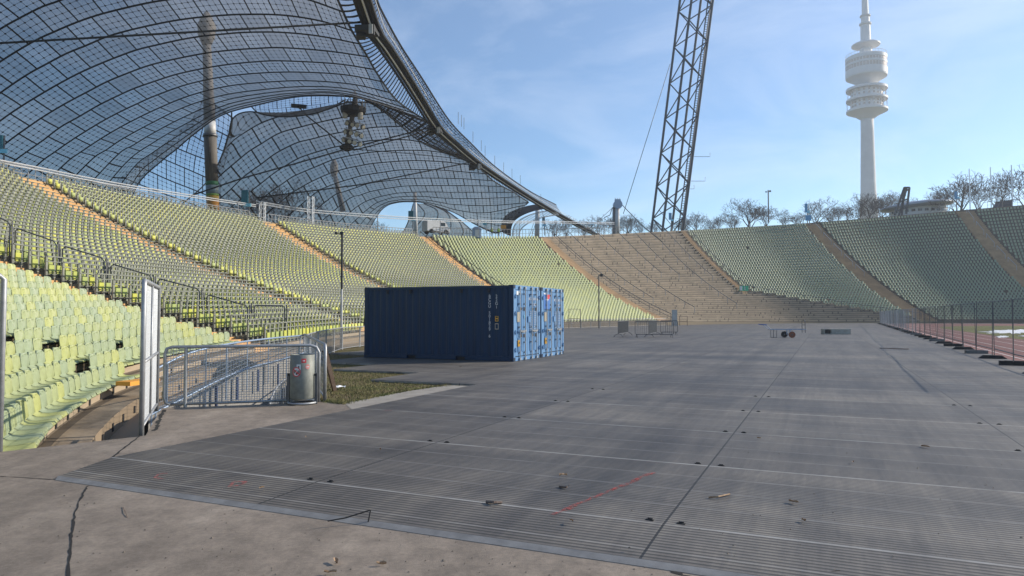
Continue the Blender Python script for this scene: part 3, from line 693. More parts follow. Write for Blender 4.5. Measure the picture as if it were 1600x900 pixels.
def instanced(name, tv, tf, inst, m, nv_tone=True):
    """one mesh holding many small copies: tv template verts, tf template faces, inst (x, y, z, rot, tone)"""
    tv = np.array(tv, float); I = np.array(inst, float); n, k = len(I), len(tv)
    c, s = np.cos(I[:, 3])[:, None], np.sin(I[:, 3])[:, None]
    X = tv[None, :, 0] * c - tv[None, :, 1] * s + I[:, 0:1]; Y = tv[None, :, 0] * s + tv[None, :, 1] * c + I[:, 1:2]; Z = np.broadcast_to(tv[None, :, 2], (n, k)) + I[:, 2:3]
    co_ = np.stack([X, Y, Z], -1).reshape(-1, 3)
    tfn = np.array(tf, int); q = tfn.shape[1]
    fa = (tfn[None] + (np.arange(n) * k)[:, None, None]).reshape(-1)
    me = bpy.data.meshes.new(name); me.vertices.add(n * k); me.vertices.foreach_set('co', co_.ravel())
    nf = n * len(tfn); me.loops.add(nf * q); me.loops.foreach_set('vertex_index', fa.astype(np.int32))
    me.polygons.add(nf); me.polygons.foreach_set('loop_start', (np.arange(nf) * q).astype(np.int32)); me.polygons.foreach_set('loop_total', np.full(nf, q, np.int32))
    at = me.attributes.new('tone', 'FLOAT', 'POINT'); at.data.foreach_set('value', np.repeat(I[:, 4], k).astype(np.float32))
    me.update(calc_edges=True); me.validate(); me.materials.append(m)
    o = bpy.data.objects.new(name, me); C.objects.link(o); return o
lp = [(-.27, .07), (-.25, .125), (-.05, .105), (.09, .15), (.13, .35), (.155, .55)]
tv = [(x, y, z) for (y, z) in lp for x in (-.165, .165)]
tv[-2] = (-.11, .155, .55); tv[-1] = (.11, .155, .55)
tv += [(x, y + .03 * (1 if i > 2 else 0), z - (.03 if i < 3 else 0)) for i, (y, z) in enumerate(lp) for x in (-.165, .165)]
tf = []
for i in range(5):
    tf.append((2 * i, 2 * i + 1, 2 * i + 3, 2 * i + 2)); tf.append((12 + 2 * i + 1, 12 + 2 * i, 12 + 2 * i + 2, 12 + 2 * i + 3))
    tf.append((2 * i, 2 * i + 2, 14 + 2 * i, 12 + 2 * i)); tf.append((2 * i + 1, 13 + 2 * i, 15 + 2 * i, 2 * i + 3))
o = instanced('seat_rows', tv, tf, FARSHELL, M['seat_all']); struct(o, 'stuff')
for lst, sx_, sy_, sz_ in ((WIDE4, 1.50, 1.1, 1.22), (WIDE6, 1.22, 1.1, 1.15)):
    o = instanced('seat_rows', [(x * sx_, y * sy_, z * sz_) for x, y, z in tv], tf, lst, M['seat_all']); struct(o, 'stuff')

# --- folding seats in standing rails
def box_t(c, s):
    x, y, z = (q / 2 for q in s); v = [(c[0] + a * x, c[1] + b * y, c[2] + d * z) for a in (-1, 1) for b in (-1, 1) for d in (-1, 1)]
    return v, [(0, 1, 3, 2), (4, 6, 7, 5), (0, 4, 5, 1), (2, 3, 7, 6), (0, 2, 6, 4), (1, 5, 7, 3)]
fv, ff = [], []
for c, s in (((-.235, .10, .47), (.12, .05, .94)), ((0, .07, .95), (.50, .05, .05)), ((0, .07, .72), (.50, .035, .035)), ((0, .08, .16), (.50, .03, .03))):
    v, f_ = box_t(c, s); ff += [tuple(i + len(fv) for i in q) for q in f_]; fv += v
pv, pf = [], []
for c, s in (((0.01, .05, .42), (.33, .05, .30)), ((0.01, .075, .215), (.30, .10, .04))):
    v, f_ = box_t(c, s); pf += [tuple(i + len(pv) for i in q) for q in f_]; pv += v
RAILS = []
for (ta, tb) in ((3, 4), (4, 5), (5, 6)):
    for k in range(1, NR):
        ts, n = row_positions(ta, tb, k, 0.5, AW[ta] / 2, AW[ta + 1] / 2)
        for t in ts:
            p = rowp(t, k, rowz(t, k)); px = PX(p)
            if px < -700: continue
            o2 = frame(t, k); tn = tone()
            RAILS.append((p[0] + o2[0] * .1, p[1] + o2[1] * .1, p[2], math.atan2(-o2[0], o2[1]), tn, k, px, ta))
RAILS.sort(key=lambda r: r[0] ** 2 + r[1] ** 2 + r[2] ** 2 + (1e6 if r[6] < -12 else 0))
me_f = bpy.data.meshes.new('rail_seat'); me_f.from_pydata(fv, [], ff); me_f.materials.append(M['rail_frame'])
bmm = MB(); bmm.add(pv, pf); tmp = bmm.build('seat_panel', M['rail_one']); me_p = tmp.data; bpy.data.objects.remove(tmp)
for i, r in enumerate(RAILS[:300]):
    o = bpy.data.objects.new('rail_seat', me_f); C.objects.link(o); o.location = r[:3]; o.rotation_euler = (0, 0, r[3])
    ton = 'bright yellow' if r[4] > .8 else ('yellow green' if r[4] > .15 else 'green')
    rw = ORD[r[5]] if r[5] < len(ORD) else 'upper'
    tag(o, '%s folding seat in a grey standing rail, %s row above the nearest orange stairway' % (ton, rw), 'rail seat', 'folding seats in standing rails')
    c = bpy.data.objects.new('seat_panel', me_p); C.objects.link(c); c.parent = o; c.color = (r[4],) * 3 + (1,)
o = instanced('rail_rows', fv, ff, [r[:5] for r in RAILS[300:]], M['rail_frame']); struct(o, 'stuff')
o2_ = instanced('folding_seat_rows', pv, pf, [r[:5] for r in RAILS[300:]], M['rail_all']); struct(o2_, 'stuff')
# ================================================================== ROOF
roof = empty('tent_roof', (-20, 88, 0), 0, 'huge transparent tent roof of dark netted acrylic panels over the left stand', 'tent roof')
def rel(o):                                # keep world placement under the roof's empty
    o.parent = roof; o.matrix_parent_inverse = Matrix.Translation(roof.location).inverted(); return o
def resample(pts, n):
    a = np.array([tuple(p) for p in pts], float); d = np.concatenate([[0], np.cumsum(np.linalg.norm(np.diff(a, axis=0), axis=1))])
    s = np.linspace(0, d[-1], n); return np.stack([np.interp(s, d, a[:, i]) for i in range(3)], -1), d[-1]
def smooth_px(pts, n=8): return [tuple(q) for q in cr_spline(pts, n)]
def patch(name, arcs, m, pw, nx=70, sub=3, v0=0, uflip=False, ux='len', r_a=0.06, tubes=True, r_edge=0.09):
    """arcs: list of (pixel polyline, Y or list of Y); arcs become rows of a smooth sheet, joints lie on the rows"""
    rows = []
    for pts, Y in arcs:
        if isinstance(Y, (int, float)): w3 = [P(x, y, Y) for x, y in smooth_px(pts)]
        else:
            s3 = cr_spline([(x, y, yy) for (x, y), yy in zip(pts, Y)], 8); w3 = [P(*q) for q in s3]
        rows.append(resample(w3, nx)[0])
    A = np.array(rows)                                     # (na, nx, 3)
    fine = []; na = len(A); vv = []
    for i in range(na - 1):
        p0 = A[i - 1] if i else 2 * A[0] - A[1]; p1, p2 = A[i], A[i + 1]; p3 = A[i + 2] if i + 2 < na else 2 * A[-1] - A[-2]
        for k in range(sub):
            t = k / sub; fine.append(0.5 * (2 * p1 + (p2 - p0) * t + (2 * p0 - 5 * p1 + 4 * p2 - p3) * t * t + (3 * p1 - p0 - 3 * p2 + p3) * t ** 3)); vv.append(v0 + i + t)
    fine.append(A[-1]); vv.append(v0 + na - 1)
    mb = MB(); mb.grid([[Vector(p) for p in r] for r in fine])
    uv = []
    for r, v in zip(fine, vv):
        if ux == 'len':
            L = np.concatenate([[0], np.cumsum(np.linalg.norm(np.diff(r, axis=0), axis=1))]); L = L - L[-1]
            uv += [(l / pw, v) for l in L]
        elif ux == 'x': uv += [(p[0] / pw, v) for p in r]
        else: uv += [(j / (nx - 1) * pw, v) for j in range(nx)]
    o = rel(mb.build(name, m, smooth=True, uv=uv))
    if tubes:
        tb = MB()
        for i in range(na):
            rr = r_edge if i in (0, na - 1) else r_a
            tb.tube([Vector(p) - Vector((0, 0, .05)) for p in A[i]], rr, 5)
        rel(tb.build('net_cable', M['black_metal']))
    return A
YK = lambda k: 60 + 2.6 * (k - 2)
arcs1 = {
 0: [(-60, 85), (0, 45), (32, 27), (64.5, 10.5), (90, 1.5), (160, -24), (240, -42), (320, -52), (400, -50), (470, -38), (520, -18)],
 1: [(-60, 138), (0, 96), (52, 64.5), (85, 49), (118, 35), (151, 23.5), (187, 14), (222, 6), (255, 0), (330, -10), (400, -12), (470, -4), (536, 18)],
 2: [(-60, 190), (0, 145), (41, 117), (73.5, 99), (104, 83), (136, 70), (166.5, 57), (201, 47), (235.5, 39), (270.5, 32), (306.5, 27), (344, 23.7), (378.5, 22), (440, 23), (500, 32), (549, 47)],
 3: [(-60, 236), (0, 188.5), (31, 167), (60, 149), (90, 131.5), (121, 115), (152, 101), (184, 88), (215, 77), (248, 69), (282, 61.5), (316, 56), (351, 52.5), (386, 50), (440, 50), (500, 56), (562, 68)],
 4: [(-50, 275), (6, 226), (49, 194.5), (77, 176), (107, 158.5), (136.5, 143), (165, 128), (195, 115.5), (227, 103.5), (258.5, 95), (291.5, 88), (324.5, 82), (359, 78), (393.5, 75.5), (440, 74), (510, 79), (574, 88)],
 5: [(-40, 312), (15, 257.5), (42, 236.5), (67.5, 218.5), (94.5, 198), (123, 182), (152, 165), (180, 151), (210, 137.5), (240, 127), (270.5, 117), (302, 109.5), (333.5, 103.5), (366.5, 99), (399.5, 96), (440, 94.5), (525, 99), (585, 108)],
 6: [(-5, 318), (60, 256), (85.5, 237), (112, 218.5), (138, 202), (165, 186), (194, 171), (222, 158), (240, 150), (290, 132), (345, 120), (400, 114), (462, 112), (537, 116), (597, 127)],
 7: [(38, 318), (102, 255), (127, 236.5), (153, 219), (178.5, 203.5), (207, 188), (240, 172), (290, 151), (345, 136), (400, 129), (475, 125.5), (550, 131), (609, 144)],
 8: [(72, 322), (142, 250), (166.5, 233.5), (193, 215.5), (240, 190), (290, 166), (345, 149), (400, 140.5), (475, 134.5), (545, 138.5), (621, 158)],
 9: [(104, 326), (182, 243), (207, 227), (240, 207), (290, 181), (345, 158), (400, 147), (470, 140), (545, 143), (634, 168)],
 10: [(134, 330), (196.5, 254), (240, 222), (290, 193), (345, 166), (400, 152.5), (470, 144), (542, 146), (646, 176)],
 11: [(158, 333), (208, 262), (240, 237), (290, 204), (345, 172), (400, 157), (470, 146.5), (540, 148), (657, 183)],
 12: [(178, 335), (217, 271), (240, 250), (290, 213), (345, 177), (400, 160.5), (470, 148.6), (537, 149.3), (578, 156), (667, 189)],
 13: [(196, 337), (217, 285), (256, 248), (277, 231.5), (302, 210), (345, 180), (400, 164), (467, 150.5), (535, 150), (575, 156), (625, 175), (690, 199)],
}
# carry every arc on outwards, past the left edge of the frame and down behind the rim
for k_ in range(14):
    (xa, ya), (xb, yb) = arcs1[k_][0], arcs1[k_][1]; m_ = (yb - ya) / (xb - xa); e_ = 260 * (1 - k_ / 13.5); arcs1[k_].insert(0, (xa - e_, ya - e_ * m_ * 1.02))
# arcs nearer than the frame: the shape of arc 0 carried on towards the camera
arcL = []
b0 = [P(x, y, YK(0)) for x, y in smooth_px(arcs1[0])]; b1 = [P(x, y, YK(1)) for x, y in smooth_px(arcs1[1])]
A = np.array([resample(b0, 40)[0], resample(b1, 40)[0]])
def unproj(p):
    d = p[1] * cp + (p[2] - EYE) * sp; return (800 + FPX * p[0] / d, 450 - FPX * (-p[1] * sp + (p[2] - EYE) * cp) / d)
for e in (5, 4, 3, 2, 1):
    q = A[0] + (A[0] - A[1]) * e * 1.0; q[:, 1] = YK(-e)
    q[:, 2] = A[0][:, 2] - 0.05 * e * e + (A[0] - A[1])[:, 2] * e * .6
    q[:, 0] = A[0][:, 0] + (A[0] - A[1])[:, 0] * e * .5
    arcL.append((None, q))
def patch3(name, rows3, *a, **k): pass
arcs_near = [([unproj(p) for p in q[::3]] + [unproj(q[-1])], YK(-e)) for (none, q), e in zip(arcL, (5, 4, 3, 2, 1))]
bay1 = patch('membrane', arcs_near + [(arcs1[k], YK(k)) for k in range(14)], M['roof'], 2.05, nx=90, sub=4, v0=0, ux='x')
g1 = [Vector(a[-1]) for a in bay1]         # garland end points of the near bay

YM = lambda m: 90.5 + 3.5 * (m - 1)
arcs2 = {
 -1: [(340, 258), (349, 236), (357, 210), (362, 188), (374, 177), (395, 174), (420, 180), (450, 182), (485, 178), (515, 169.5), (545, 157)],
 0: [(352, 232), (366, 218), (381, 207.5), (404, 194), (426, 185), (450, 178), (480, 172), (510, 166), (545, 160), (576, 160)],
 1: [(332, 285), (341, 277), (352, 267), (371, 251), (388, 237), (408.7, 224), (437, 207.5), (472, 197.5), (494, 192), (516, 187), (538, 183), (576, 178), (603, 175)],
 2: [(328, 322), (346, 308), (359, 297), (378.4, 278), (392.7, 267), (410, 254.7), (427.7, 241.4), (446, 231), (466, 222), (488, 216.7), (510, 211), (532, 206.6), (574, 200), (596, 198), (629, 197)],
 3: [(345, 336), (389, 301), (412, 283), (430, 269), (450.6, 256), (469, 246), (490, 238.7), (516.6, 231), (532, 227.7), (565, 221.5), (592, 218.5), (632, 218), (660, 222)],
 4: [(365, 348), (419.5, 302), (439.6, 288), (457, 276), (477, 267), (496.4, 259), (516.6, 250.6), (537, 245), (556, 241.4), (580, 237.5), (622, 234.8), (666, 235), (700, 239.5), (727, 243.5)],
 5: [(395, 352), (449, 306.5), (467, 294.6), (484.5, 284.5), (504.7, 275), (523, 268), (543, 262.5), (563, 258.5), (583.5, 255), (618, 252), (650, 250.6), (692, 252.4), (714, 255), (745, 259)],
 6: [(432, 352), (492, 302), (510, 292), (530, 284.5), (548, 279), (569, 273.5), (598, 269), (630, 265), (680, 265), (721, 268), (758, 271)],
 7: [(462, 354), (519, 307), (537, 299.5), (556, 293), (578, 286), (615, 281), (637, 278.5), (681, 278), (723, 279), (770, 282)],
 8: [(490, 356), (543, 312), (563, 304.5), (583, 298), (618.5, 292), (642, 290), (686, 289.6), (749, 290), (784, 291)],
 9: [(518, 357), (556, 324), (580, 311), (604, 304.5), (626, 301), (662, 299.5), (706, 300), (760, 300), (803, 300.5)],
 10: [(540, 358), (580, 322), (604, 311), (626, 307), (662, 306.5), (690, 309), (730, 310), (775, 309), (812, 307)],
 11: [(556, 359), (582, 329), (604, 316), (630, 311.5), (662, 312), (690, 316), (708, 319), (763, 321), (826, 316)],
 12: [(566, 361), (588, 332), (604, 319.5), (630, 314), (662, 315), (690, 321), (717.5, 328.5), (760, 332), (822, 320)],
 13: [(574, 362), (592, 333), (604, 321.5), (617, 317), (635, 315), (662, 316.6), (690, 325), (712, 333), (742, 350), (770, 363), (784, 362)],
}
bay2 = patch('membrane', [(arcs2[m], YM(m)) for m in range(-1, 14)], M['roof_far'], 2.6, nx=80, sub=4, v0=0, ux='x', r_a=.06, r_edge=.08)
# outer field behind the mast
arcs3 = [[(318, 150), (345, 170), (364, 184)], [(300, 186), (325, 198), (345, 207), (362, 216)], [(280, 204), (302, 212), (321, 223), (356, 239)], [(258, 223), (277, 231.5), (300, 241), (321.5, 249), (350, 261)],
         [(236, 240), (256, 248.5), (288, 262), (322, 277), (345, 288)], [(212, 258), (232.7, 267), (266, 282), (307, 298), (345, 314)], [(190, 276), (211, 285), (252, 301), (288, 314), (345, 336)], [(170, 291), (190, 300), (240, 319), (270, 331), (340, 360)], [(150, 306), (190, 322), (230, 338), (330, 378)]]
patch('membrane', [(a, 93 + 2.0 * i) for i, a in enumerate(arcs3)], M['roof_light'], 2.9, nx=24, sub=3, v0=0, ux='len', r_a=.06, r_edge=.10)
# edge cable of the second bay
ec = MB(); ec.tube([P(x, y, 91 + i * .6) for i, (x, y) in enumerate(smooth_px([(362, 176), (361, 200), (355, 220), (348, 240.5), (340, 258), (328, 277), (316, 292), (300, 306), (280, 322)], 5))], .10, 6)
ec.tube([P(x, y, 89) for x, y in smooth_px([(392, 166), (405, 177), (430, 181.5), (460, 181), (490, 178), (515, 169), (540, 156)], 6)], .09, 6)
rel(ec.build('edge_cable', M['black_metal']))
# bright lens between the two bays
patch('membrane', [([(392, 166.5), (420, 159), (467, 151.5), (510, 150), (540, 153)], 88.9), ([(398, 171), (425, 170), (460, 167), (500, 163), (540, 155)], 89.0), ([(405, 177), (430, 181), (460, 180.5), (490, 177.5), (540, 157)], 89.1)], M['roof_light'], 2.2, nx=24, sub=3, ux='len', tubes=False)

# main edge cable bundle along the field side
mc = [(330, -470, 26), (420, -330, 30), (500, -180, 38), (540, -80, 46), (566, -2, 56), (583, 45, 60), (603, 74, 65), (628, 112, 71.5), (655, 155, 79), (681, 196, 88), (711, 225, 96), (747, 255, 105), (800, 291, 119), (850, 322, 134), (893, 346, 148), (935, 368, 164)]
mc3 = [P(*q) for q in cr_spline(mc, 6)]
def side(pts, i):
    d = pts[min(i + 1, len(pts) - 1)] - pts[max(i - 1, 0)]; d.z = 0; d.normalize(); return Vector((d.y, -d.x, 0))
me_ = MB(); hl = MB(); low = MB()
for k, dz in ((-.5, 0), (-.30, .10), (-.10, .14), (.10, .14), (.30, .10), (.5, 0)):
    me_.tube([p + side(mc3, i) * k * 1.3 + Vector((0, 0, dz - .1)) for i, p in enumerate(mc3)], .15, 6)
hl.tube([p + side(mc3, i) * .05 + Vector((0, 0, -.30)) for i, p in enumerate(mc3)], .085, 5)
hl.tube([p + side(mc3, i) * .98 + Vector((0, 0, .16)) for i, p in enumerate(mc3)], .04, 5)
M['cable_grey'] = mat('cable_bundle_steel', (0.030, 0.032, 0.035), 0.75, 0.0)
rel(me_.build('edge_cable', M['cable_grey'])); rel(hl.build('cable_rail', M['white_paint']))
# cable clamps on the nodes
for px, py, Y in ((580, 42, 59.5), (684, 199, 88.8), (747, 256, 105)):
    c = P(px, py, Y); cb = MB(); d = Vector((0.1, 1, 0)).normalized()
    cb.box(c + Vector((-.35, 0, -.35)), (1.7, 1.6, .5), rz=-.08); cb.box(c + Vector((.25, -.9, -.62)), (.42, .25, .9), rz=-.08); cb.box(c + Vector((-.9, .2, -.5)), (.8, 1.0, .7), rz=.3)
    rel(cb.build('cable_clamp', M['cable_grey']))
    cb = MB(); cb.box(c + Vector((.18, -1.08, -.62)), (.34, .10, .8), rz=-.08); rel(cb.build('clamp_plate', M['mast_light']))
# strip panels between the garland and the main cable (left) and the outer netting (right)
def mc_at(Y): 
    ys = [p.y for p in mc3]; return Vector([float(np.interp(Y, ys, [p[i] for p in mc3])) for i in range(3)])
def strip(name, left, right, m, nu, nv=6, cables=True):
    rows = []
    for a, b in zip(left, right): rows.append([a.lerp(b, j / nv) - Vector((0, 0, .06 * math.sin(math.pi * j / nv))) for j in range(nv + 1)])
    mb = MB(); mb.grid(rows); L = [0.0]
    for i in range(1, len(left)): L.append(L[-1] + (right[i] - right[i - 1]).length)
    uv = [(j / nv * nu[0], L[i] / nu[1]) for i in range(len(rows)) for j in range(nv + 1)]
    o = rel(mb.build(name, m, smooth=True, uv=uv))
    if cables:
        tb = MB(); tb.tube(left, .10, 5); rel(tb.build('net_cable', M['black_metal']))
    return o
gl = [Vector(q) for q in resample(g1[4:], 60)[0]]
strip('strip_panel', [p + Vector((0, 0, 0)) for p in gl], [mc_at(p.y) + Vector((-.7, 0, -.1)) for p in gl], M['roof_strip'], (1.0, .75))
g2 = [Vector(a[-1]) for a in bay2][6:14]; gl2 = [Vector(q) for q in resample(g2, 50)[0]]
strip('strip_panel', gl2, [mc_at(p.y) + Vector((-.7, 0, -.1)) for p in gl2], M['roof_strip'], (1.0, 1.1))
ro = [(470, -180, 42), (545, -110, 46), (574, -45, 52), (589, 0, 57), (600, 24, 60), (626, 71, 66.5), (658, 120, 74), (692, 174, 84), (712, 200, 91), (735, 223, 97), (772, 259, 110), (825, 297, 127), (869, 320, 141)]
ro3 = [P(*q) for q in cr_spline(ro, 6)]
strip('strip_panel', ro3, [mc_at(p.y) + Vector((.7, 0, .1)) for p in ro3], M['roof_edge'], (2.0, .9), nv=4)
# fold of netting right of the floodlights
upp = [(572, 154, 87), (600, 161, 87), (640, 178, 87.5), (684, 202, 89), (705, 222, 95), (725, 240, 100), (748, 258, 105)]
dwn = [(572, 157, 89), (595, 171, 91), (622, 193, 95), (655, 220, 98), (690, 237, 101), (722, 249, 104), (746, 260, 105)]
u3 = [P(*q) for q in cr_spline(upp, 6)]; d3 = [P(*q) for q in cr_spline(dwn, 6)]
strip('membrane', d3, u3, M['roof_dense'], (5.0, 1.6), nv=6)
tb = MB()
for j in (.2, .4, .6, .8): tb.tube([a.lerp(b, j) - Vector((0, 0, .25 * math.sin(math.pi * j))) for a, b in zip(d3, u3)], .07, 5)
rel(tb.build('net_cable', M['black_metal']))
# bowed end support of the second bay
a3 = [P(*q) for q in cr_spline([(783, 362, 136), (784, 348, 136), (789, 338, 136), (802, 329, 136), (822, 322, 137), (846, 318, 138)], 6)]
b3 = [p + Vector((1.9, 0, -.9)) for p in a3]
strip('edge_band', a3, b3, M['black_metal'], (1, 1), nv=2, cables=False)
tb = MB(); tb.tube([p + Vector((2.2, 0, -1.3)) for p in a3], .10, 5); tb.tube([p + Vector((3.4, 0, -2.2)) for p in a3], .10, 5)
for i in range(len(a3)):
    tb.tube([a3[i] + Vector((2.2, 0, -1.3)), a3[min(i + 1, len(a3) - 1)] + Vector((3.4, 0, -2.2))], .05, 4)
rel(tb.build('end_truss', M['mast_light']))
# lightning rods on the outer netting
tb = MB()
for q in ((716, 178), (721, 182), (725, 186), (739, 207), (752, 220), (758, 228), (773, 243), (787, 253), (800, 262), (813, 272), (845, 300)):
    Y = float(np.interp(q[0], [p[0] for p in ro], [p[2] for p in ro])); a = P(q[0], q[1] + 16, Y); tb.tube([a, a + Vector((0, 0, 1.6))], .03, 4)
rel(tb.build('lightning_rod', M['black_metal']))

# ------------------------------------------------------------------ roof struts and hanger cables
def cable(label, pts, r, m='black_metal', name='cable', sag=0.0, group=None):
    w = [P(*q) for q in pts]
    if len(w) == 2 and sag:
        w = [w[0].lerp(w[1], t / 10) - Vector((0, 0, sag * 4 * (t / 10) * (1 - t / 10))) for t in range(11)]
    mb = MB(); mb.tube(w, r, 5); return tag(mb.build(name, M[m], smooth=True), label, 'cable', group)
cable('long straight dark cable crossing under the near roof bay from the upper cable clamp', [(-60, 71, 54), (565, 35, 59)], .09, 'cable_grey')
cable('dark cable from the middle cable clamp to the foot of the hanging floodlights', [(684, 196, 88), (548, 231, 86)], .09)
cable('second dark cable just below it, running from the middle clamp past the floodlights', [(684, 201, 88), (552, 235, 86)], .08)
cable('dark cable from the floodlights up to the small black plate on the roof', [(536, 226, 86), (478, 180, 88), (466, 166, 88)], .09)
cable('dark cable from the floodlight foot down to the left below the second bay', [(540, 233, 86), (460, 256, 84), (380, 278, 82), (300, 305, 78)], .09)
cable('thin dark cable from the floodlight foot rightwards to the third clamp', [(552, 233, 86), (640, 240, 92), (735, 250, 102)], .05)
cable('dark cable from the third clamp to the far lower left under the second bay', [(738, 253, 103), (560, 289, 95), (400, 309, 86)], .09)
pl = MB(); c = P(467, 166, 88.2); pl.box(c, (1.9, 1.5, .12), rz=.3); rel(pl.build('black_plate', M['black_metal']))

# ------------------------------------------------------------------ hanging floodlights
c0 = P(546, 230, 86); fl = empty('floodlight_cluster', tuple(c0), 0, 'cluster of round floodlights hanging below a dark platform under the roof', 'floodlight')
def lp_(o): o.parent = fl; o.matrix_parent_inverse = Matrix.Translation(fl.location).inverted(); return o
mb = MB(); mb.tube([P(556, 150, 86), P(550, 185, 86), P(541, 229, 86)], [.33, .30, .26], 8); lp_(mb.build('pole', M['mast']))
mb = MB(); tpz = P(552, 166, 86); mb.lathe([(0.9, -.9), (1.5, -.6), (1.6, -.1), (1.55, 0)], 14, tpz - Vector((0, 0, .2)))
lp_(mb.build('platform', M['black_metal']))
mb = MB()
for k in range(12):
    t = 2 * math.pi * k / 12; a = tpz + Vector((1.5 * math.cos(t), 1.5 * math.sin(t), -.2)); mb.tube([a, a + Vector((0, 0, 1.1))], .04, 4)
for z in (.4, .9): mb.tube([tpz + Vector((1.5 * math.cos(2 * math.pi * k / 16), 1.5 * math.sin(2 * math.pi * k / 16), z)) for k in range(16)], .035, 4, closed=True)
for k in range(4):
    t = 2 * math.pi * k / 4 + .5; mb.tube([tpz + Vector((1.2 * math.cos(t), 1.2 * math.sin(t), 0)), tpz + Vector((.2, 0, 1.9))], .05, 4)
lp_(mb.build('railing', M['galv_dark']))
mb = MB(); mb.lathe([(0.25, -.5), (0.8, -.25), (.95, 0), (.5, .35)], 12, P(542, 230, 86)); lp_(mb.build('foot', M['black_metal']))
rows_l = [[(542, 192.5), (550.5, 195), (558, 196), (568, 199)], [(539, 206), (548, 208), (557, 210), (565, 212.5)], [(536, 219), (546, 221), (554, 223), (563, 226)]]
for r_ in rows_l:
    mb = MB(); mb.tube([P(r_[0][0] - 2, r_[0][1] - 5, 85.6), P(552, r_[1][1] - 4, 85.9), P(r_[-1][0] + 2, r_[-1][1] - 4, 85.6)], .07, 5); lp_(mb.build('lamp_arm', M['rail_white']))
    for x, y in r_:
        c = P(x, y, 85.4); a = math.atan2(-c.x * 0 + (x - 550) * .03, 1)
        Mx = Matrix.Rotation(R(-78) , 4, 'X'); 
        lm = MB(); lm.lathe([(.14, .42), (.25, .36), (.29, .1), (.29, .0)], 12); h = lm.build('lamp_housing', M['galv_dark'])
        h.matrix_world = Matrix.Translation(c) @ Matrix.Rotation((x - 550) * .035 + .35, 4, 'Z') @ Matrix.Rotation(R(72), 4, 'X') @ Matrix.Scale(-1, 4, (0, 0, 1))
        h.matrix_world = Matrix.Translation(c) @ Matrix.Rotation((x - 550) * .045, 4, 'Z') @ Matrix.Rotation(R(-72), 4, 'X')
        bpy.context.view_layer.update(); mw = h.matrix_world.copy(); h.parent = fl; h.matrix_parent_inverse = Matrix.Translation(fl.location).inverted()
        gm = MB(); gm.lathe([(.245, -.004), (.21, -.02), (.10, -.03)], 12); gg = gm.build('lamp_glass', M['lamp'], h)
for x, y in ((539, 178), (563, 180)):
    lm = MB(); c = P(x, y, 85.6); lm.lathe([(.30, -.5), (.34, 0), (.28, .45), (.12, .7)], 10, c); lp_(lm.build('spotlight', M['lamp']))

# ------------------------------------------------------------------ masts that carry the roof
bt = P(332.5, 322, 90); tp_ = P(322, 40, 90)
ms = empty('roof_mast', tuple(bt), 0, 'thick weathered steel roof mast with green, blue, yellow and orange painted bands', 'mast')
def on_mast(y): 
    t = (322 - y) / (322 - 40); return P(332.5 + (322 - 332.5) * t, y, 90)
def seg(name, ya, yb, ra, rb, m):
    mb = MB(); a, b = on_mast(ya), on_mast(yb); mb.tube([a, a.lerp(b, .5), b], [ra, (ra + rb) / 2, rb], 20); o = mb.build(name, m, ms, smooth=True); o.matrix_parent_inverse = Matrix.Translation(ms.location).inverted(); return o
seg('painted_band', 335, 313.2, .77, .77, mat('mast_orange', (0.50, 0.22, 0.03), .6)); seg('painted_band', 313.2, 306.5, .775, .775, mat('mast_yellow', (0.42, 0.28, 0.04), .6))
seg('painted_band', 306.5, 303.5, .775, .775, mat('mast_lime', (0.16, 0.30, 0.05), .6)); seg('painted_band', 303.5, 290, .775, .775, mat('mast_blue', (0.17, 0.24, 0.28), .6))
seg('painted_band', 290, 284, .78, .78, mat('mast_green', (0.03, 0.17, 0.08), .6)); seg('shaft', 284, 213, .77, .79, M['mast']); seg('upper_shaft', 213, 190, .74, .72, M['mast_light']); seg('upper_shaft', 190, 60, .72, .50, M['mast_up'])
seg('collar', 214, 210, .92, .88, M['galv_dark'])
mb = MB(); h = on_mast(60); mb.lathe([(.5, -1.0), (1.0, .2), (1.15, 1.6), (.75, 2.6), (.3, 3.4)], 12, h); o = mb.build('mast_head', M['mast_up'], ms, smooth=True); o.matrix_parent_inverse = Matrix.Translation(ms.location).inverted()
def plain_mast(label, a, b, r0, r1, m='mast_light', head=True):
    mb = MB(); mb.tube([a, a.lerp(b, .5), b], [r0, (r0 + r1) / 2, r1], 14)
    o = mb.build('roof_mast', M[m], smooth=True)
    if head:
        hb = MB(); hb.lathe([(r1, -1.2), (r1 * 2.0, 0), (r1 * 1.8, 1.6), (r1 * .6, 2.6)], 10, b); hb.build('mast_head', M[m], o)
    return tag(o, label, 'mast', 'masts carrying the tent roof')
plain_mast('pale roof mast standing right of the white van, behind the arch of the roof', P(650, 372, 150), P(648, 300, 150), .45, .36, head=False)
plain_mast('leaning grey roof mast seen dimly through the middle of the second roof bay', P(536, 330, 150), P(522, 268, 150), .6, .45, 'mast_up')
plain_mast('short pale roof mast with steel stays near the right end of the roof', P(839, 372, 150), P(840, 322, 150), .55, .46, head=False)
mb = MB(); 
sm = [((842, 324, 150), (826, 372, 150)), ((842, 330, 150), (830, 372, 150)), ((846, 326, 150), (858, 372, 150))]
for k, (a, b) in enumerate(sm): cable(['thin stay left of the short pale mast at the roof end', 'second thin stay left of the short pale mast, slightly steeper', 'thin stay right of the short pale mast at the roof end'][k], [a, b], .05, 'galv_dark')
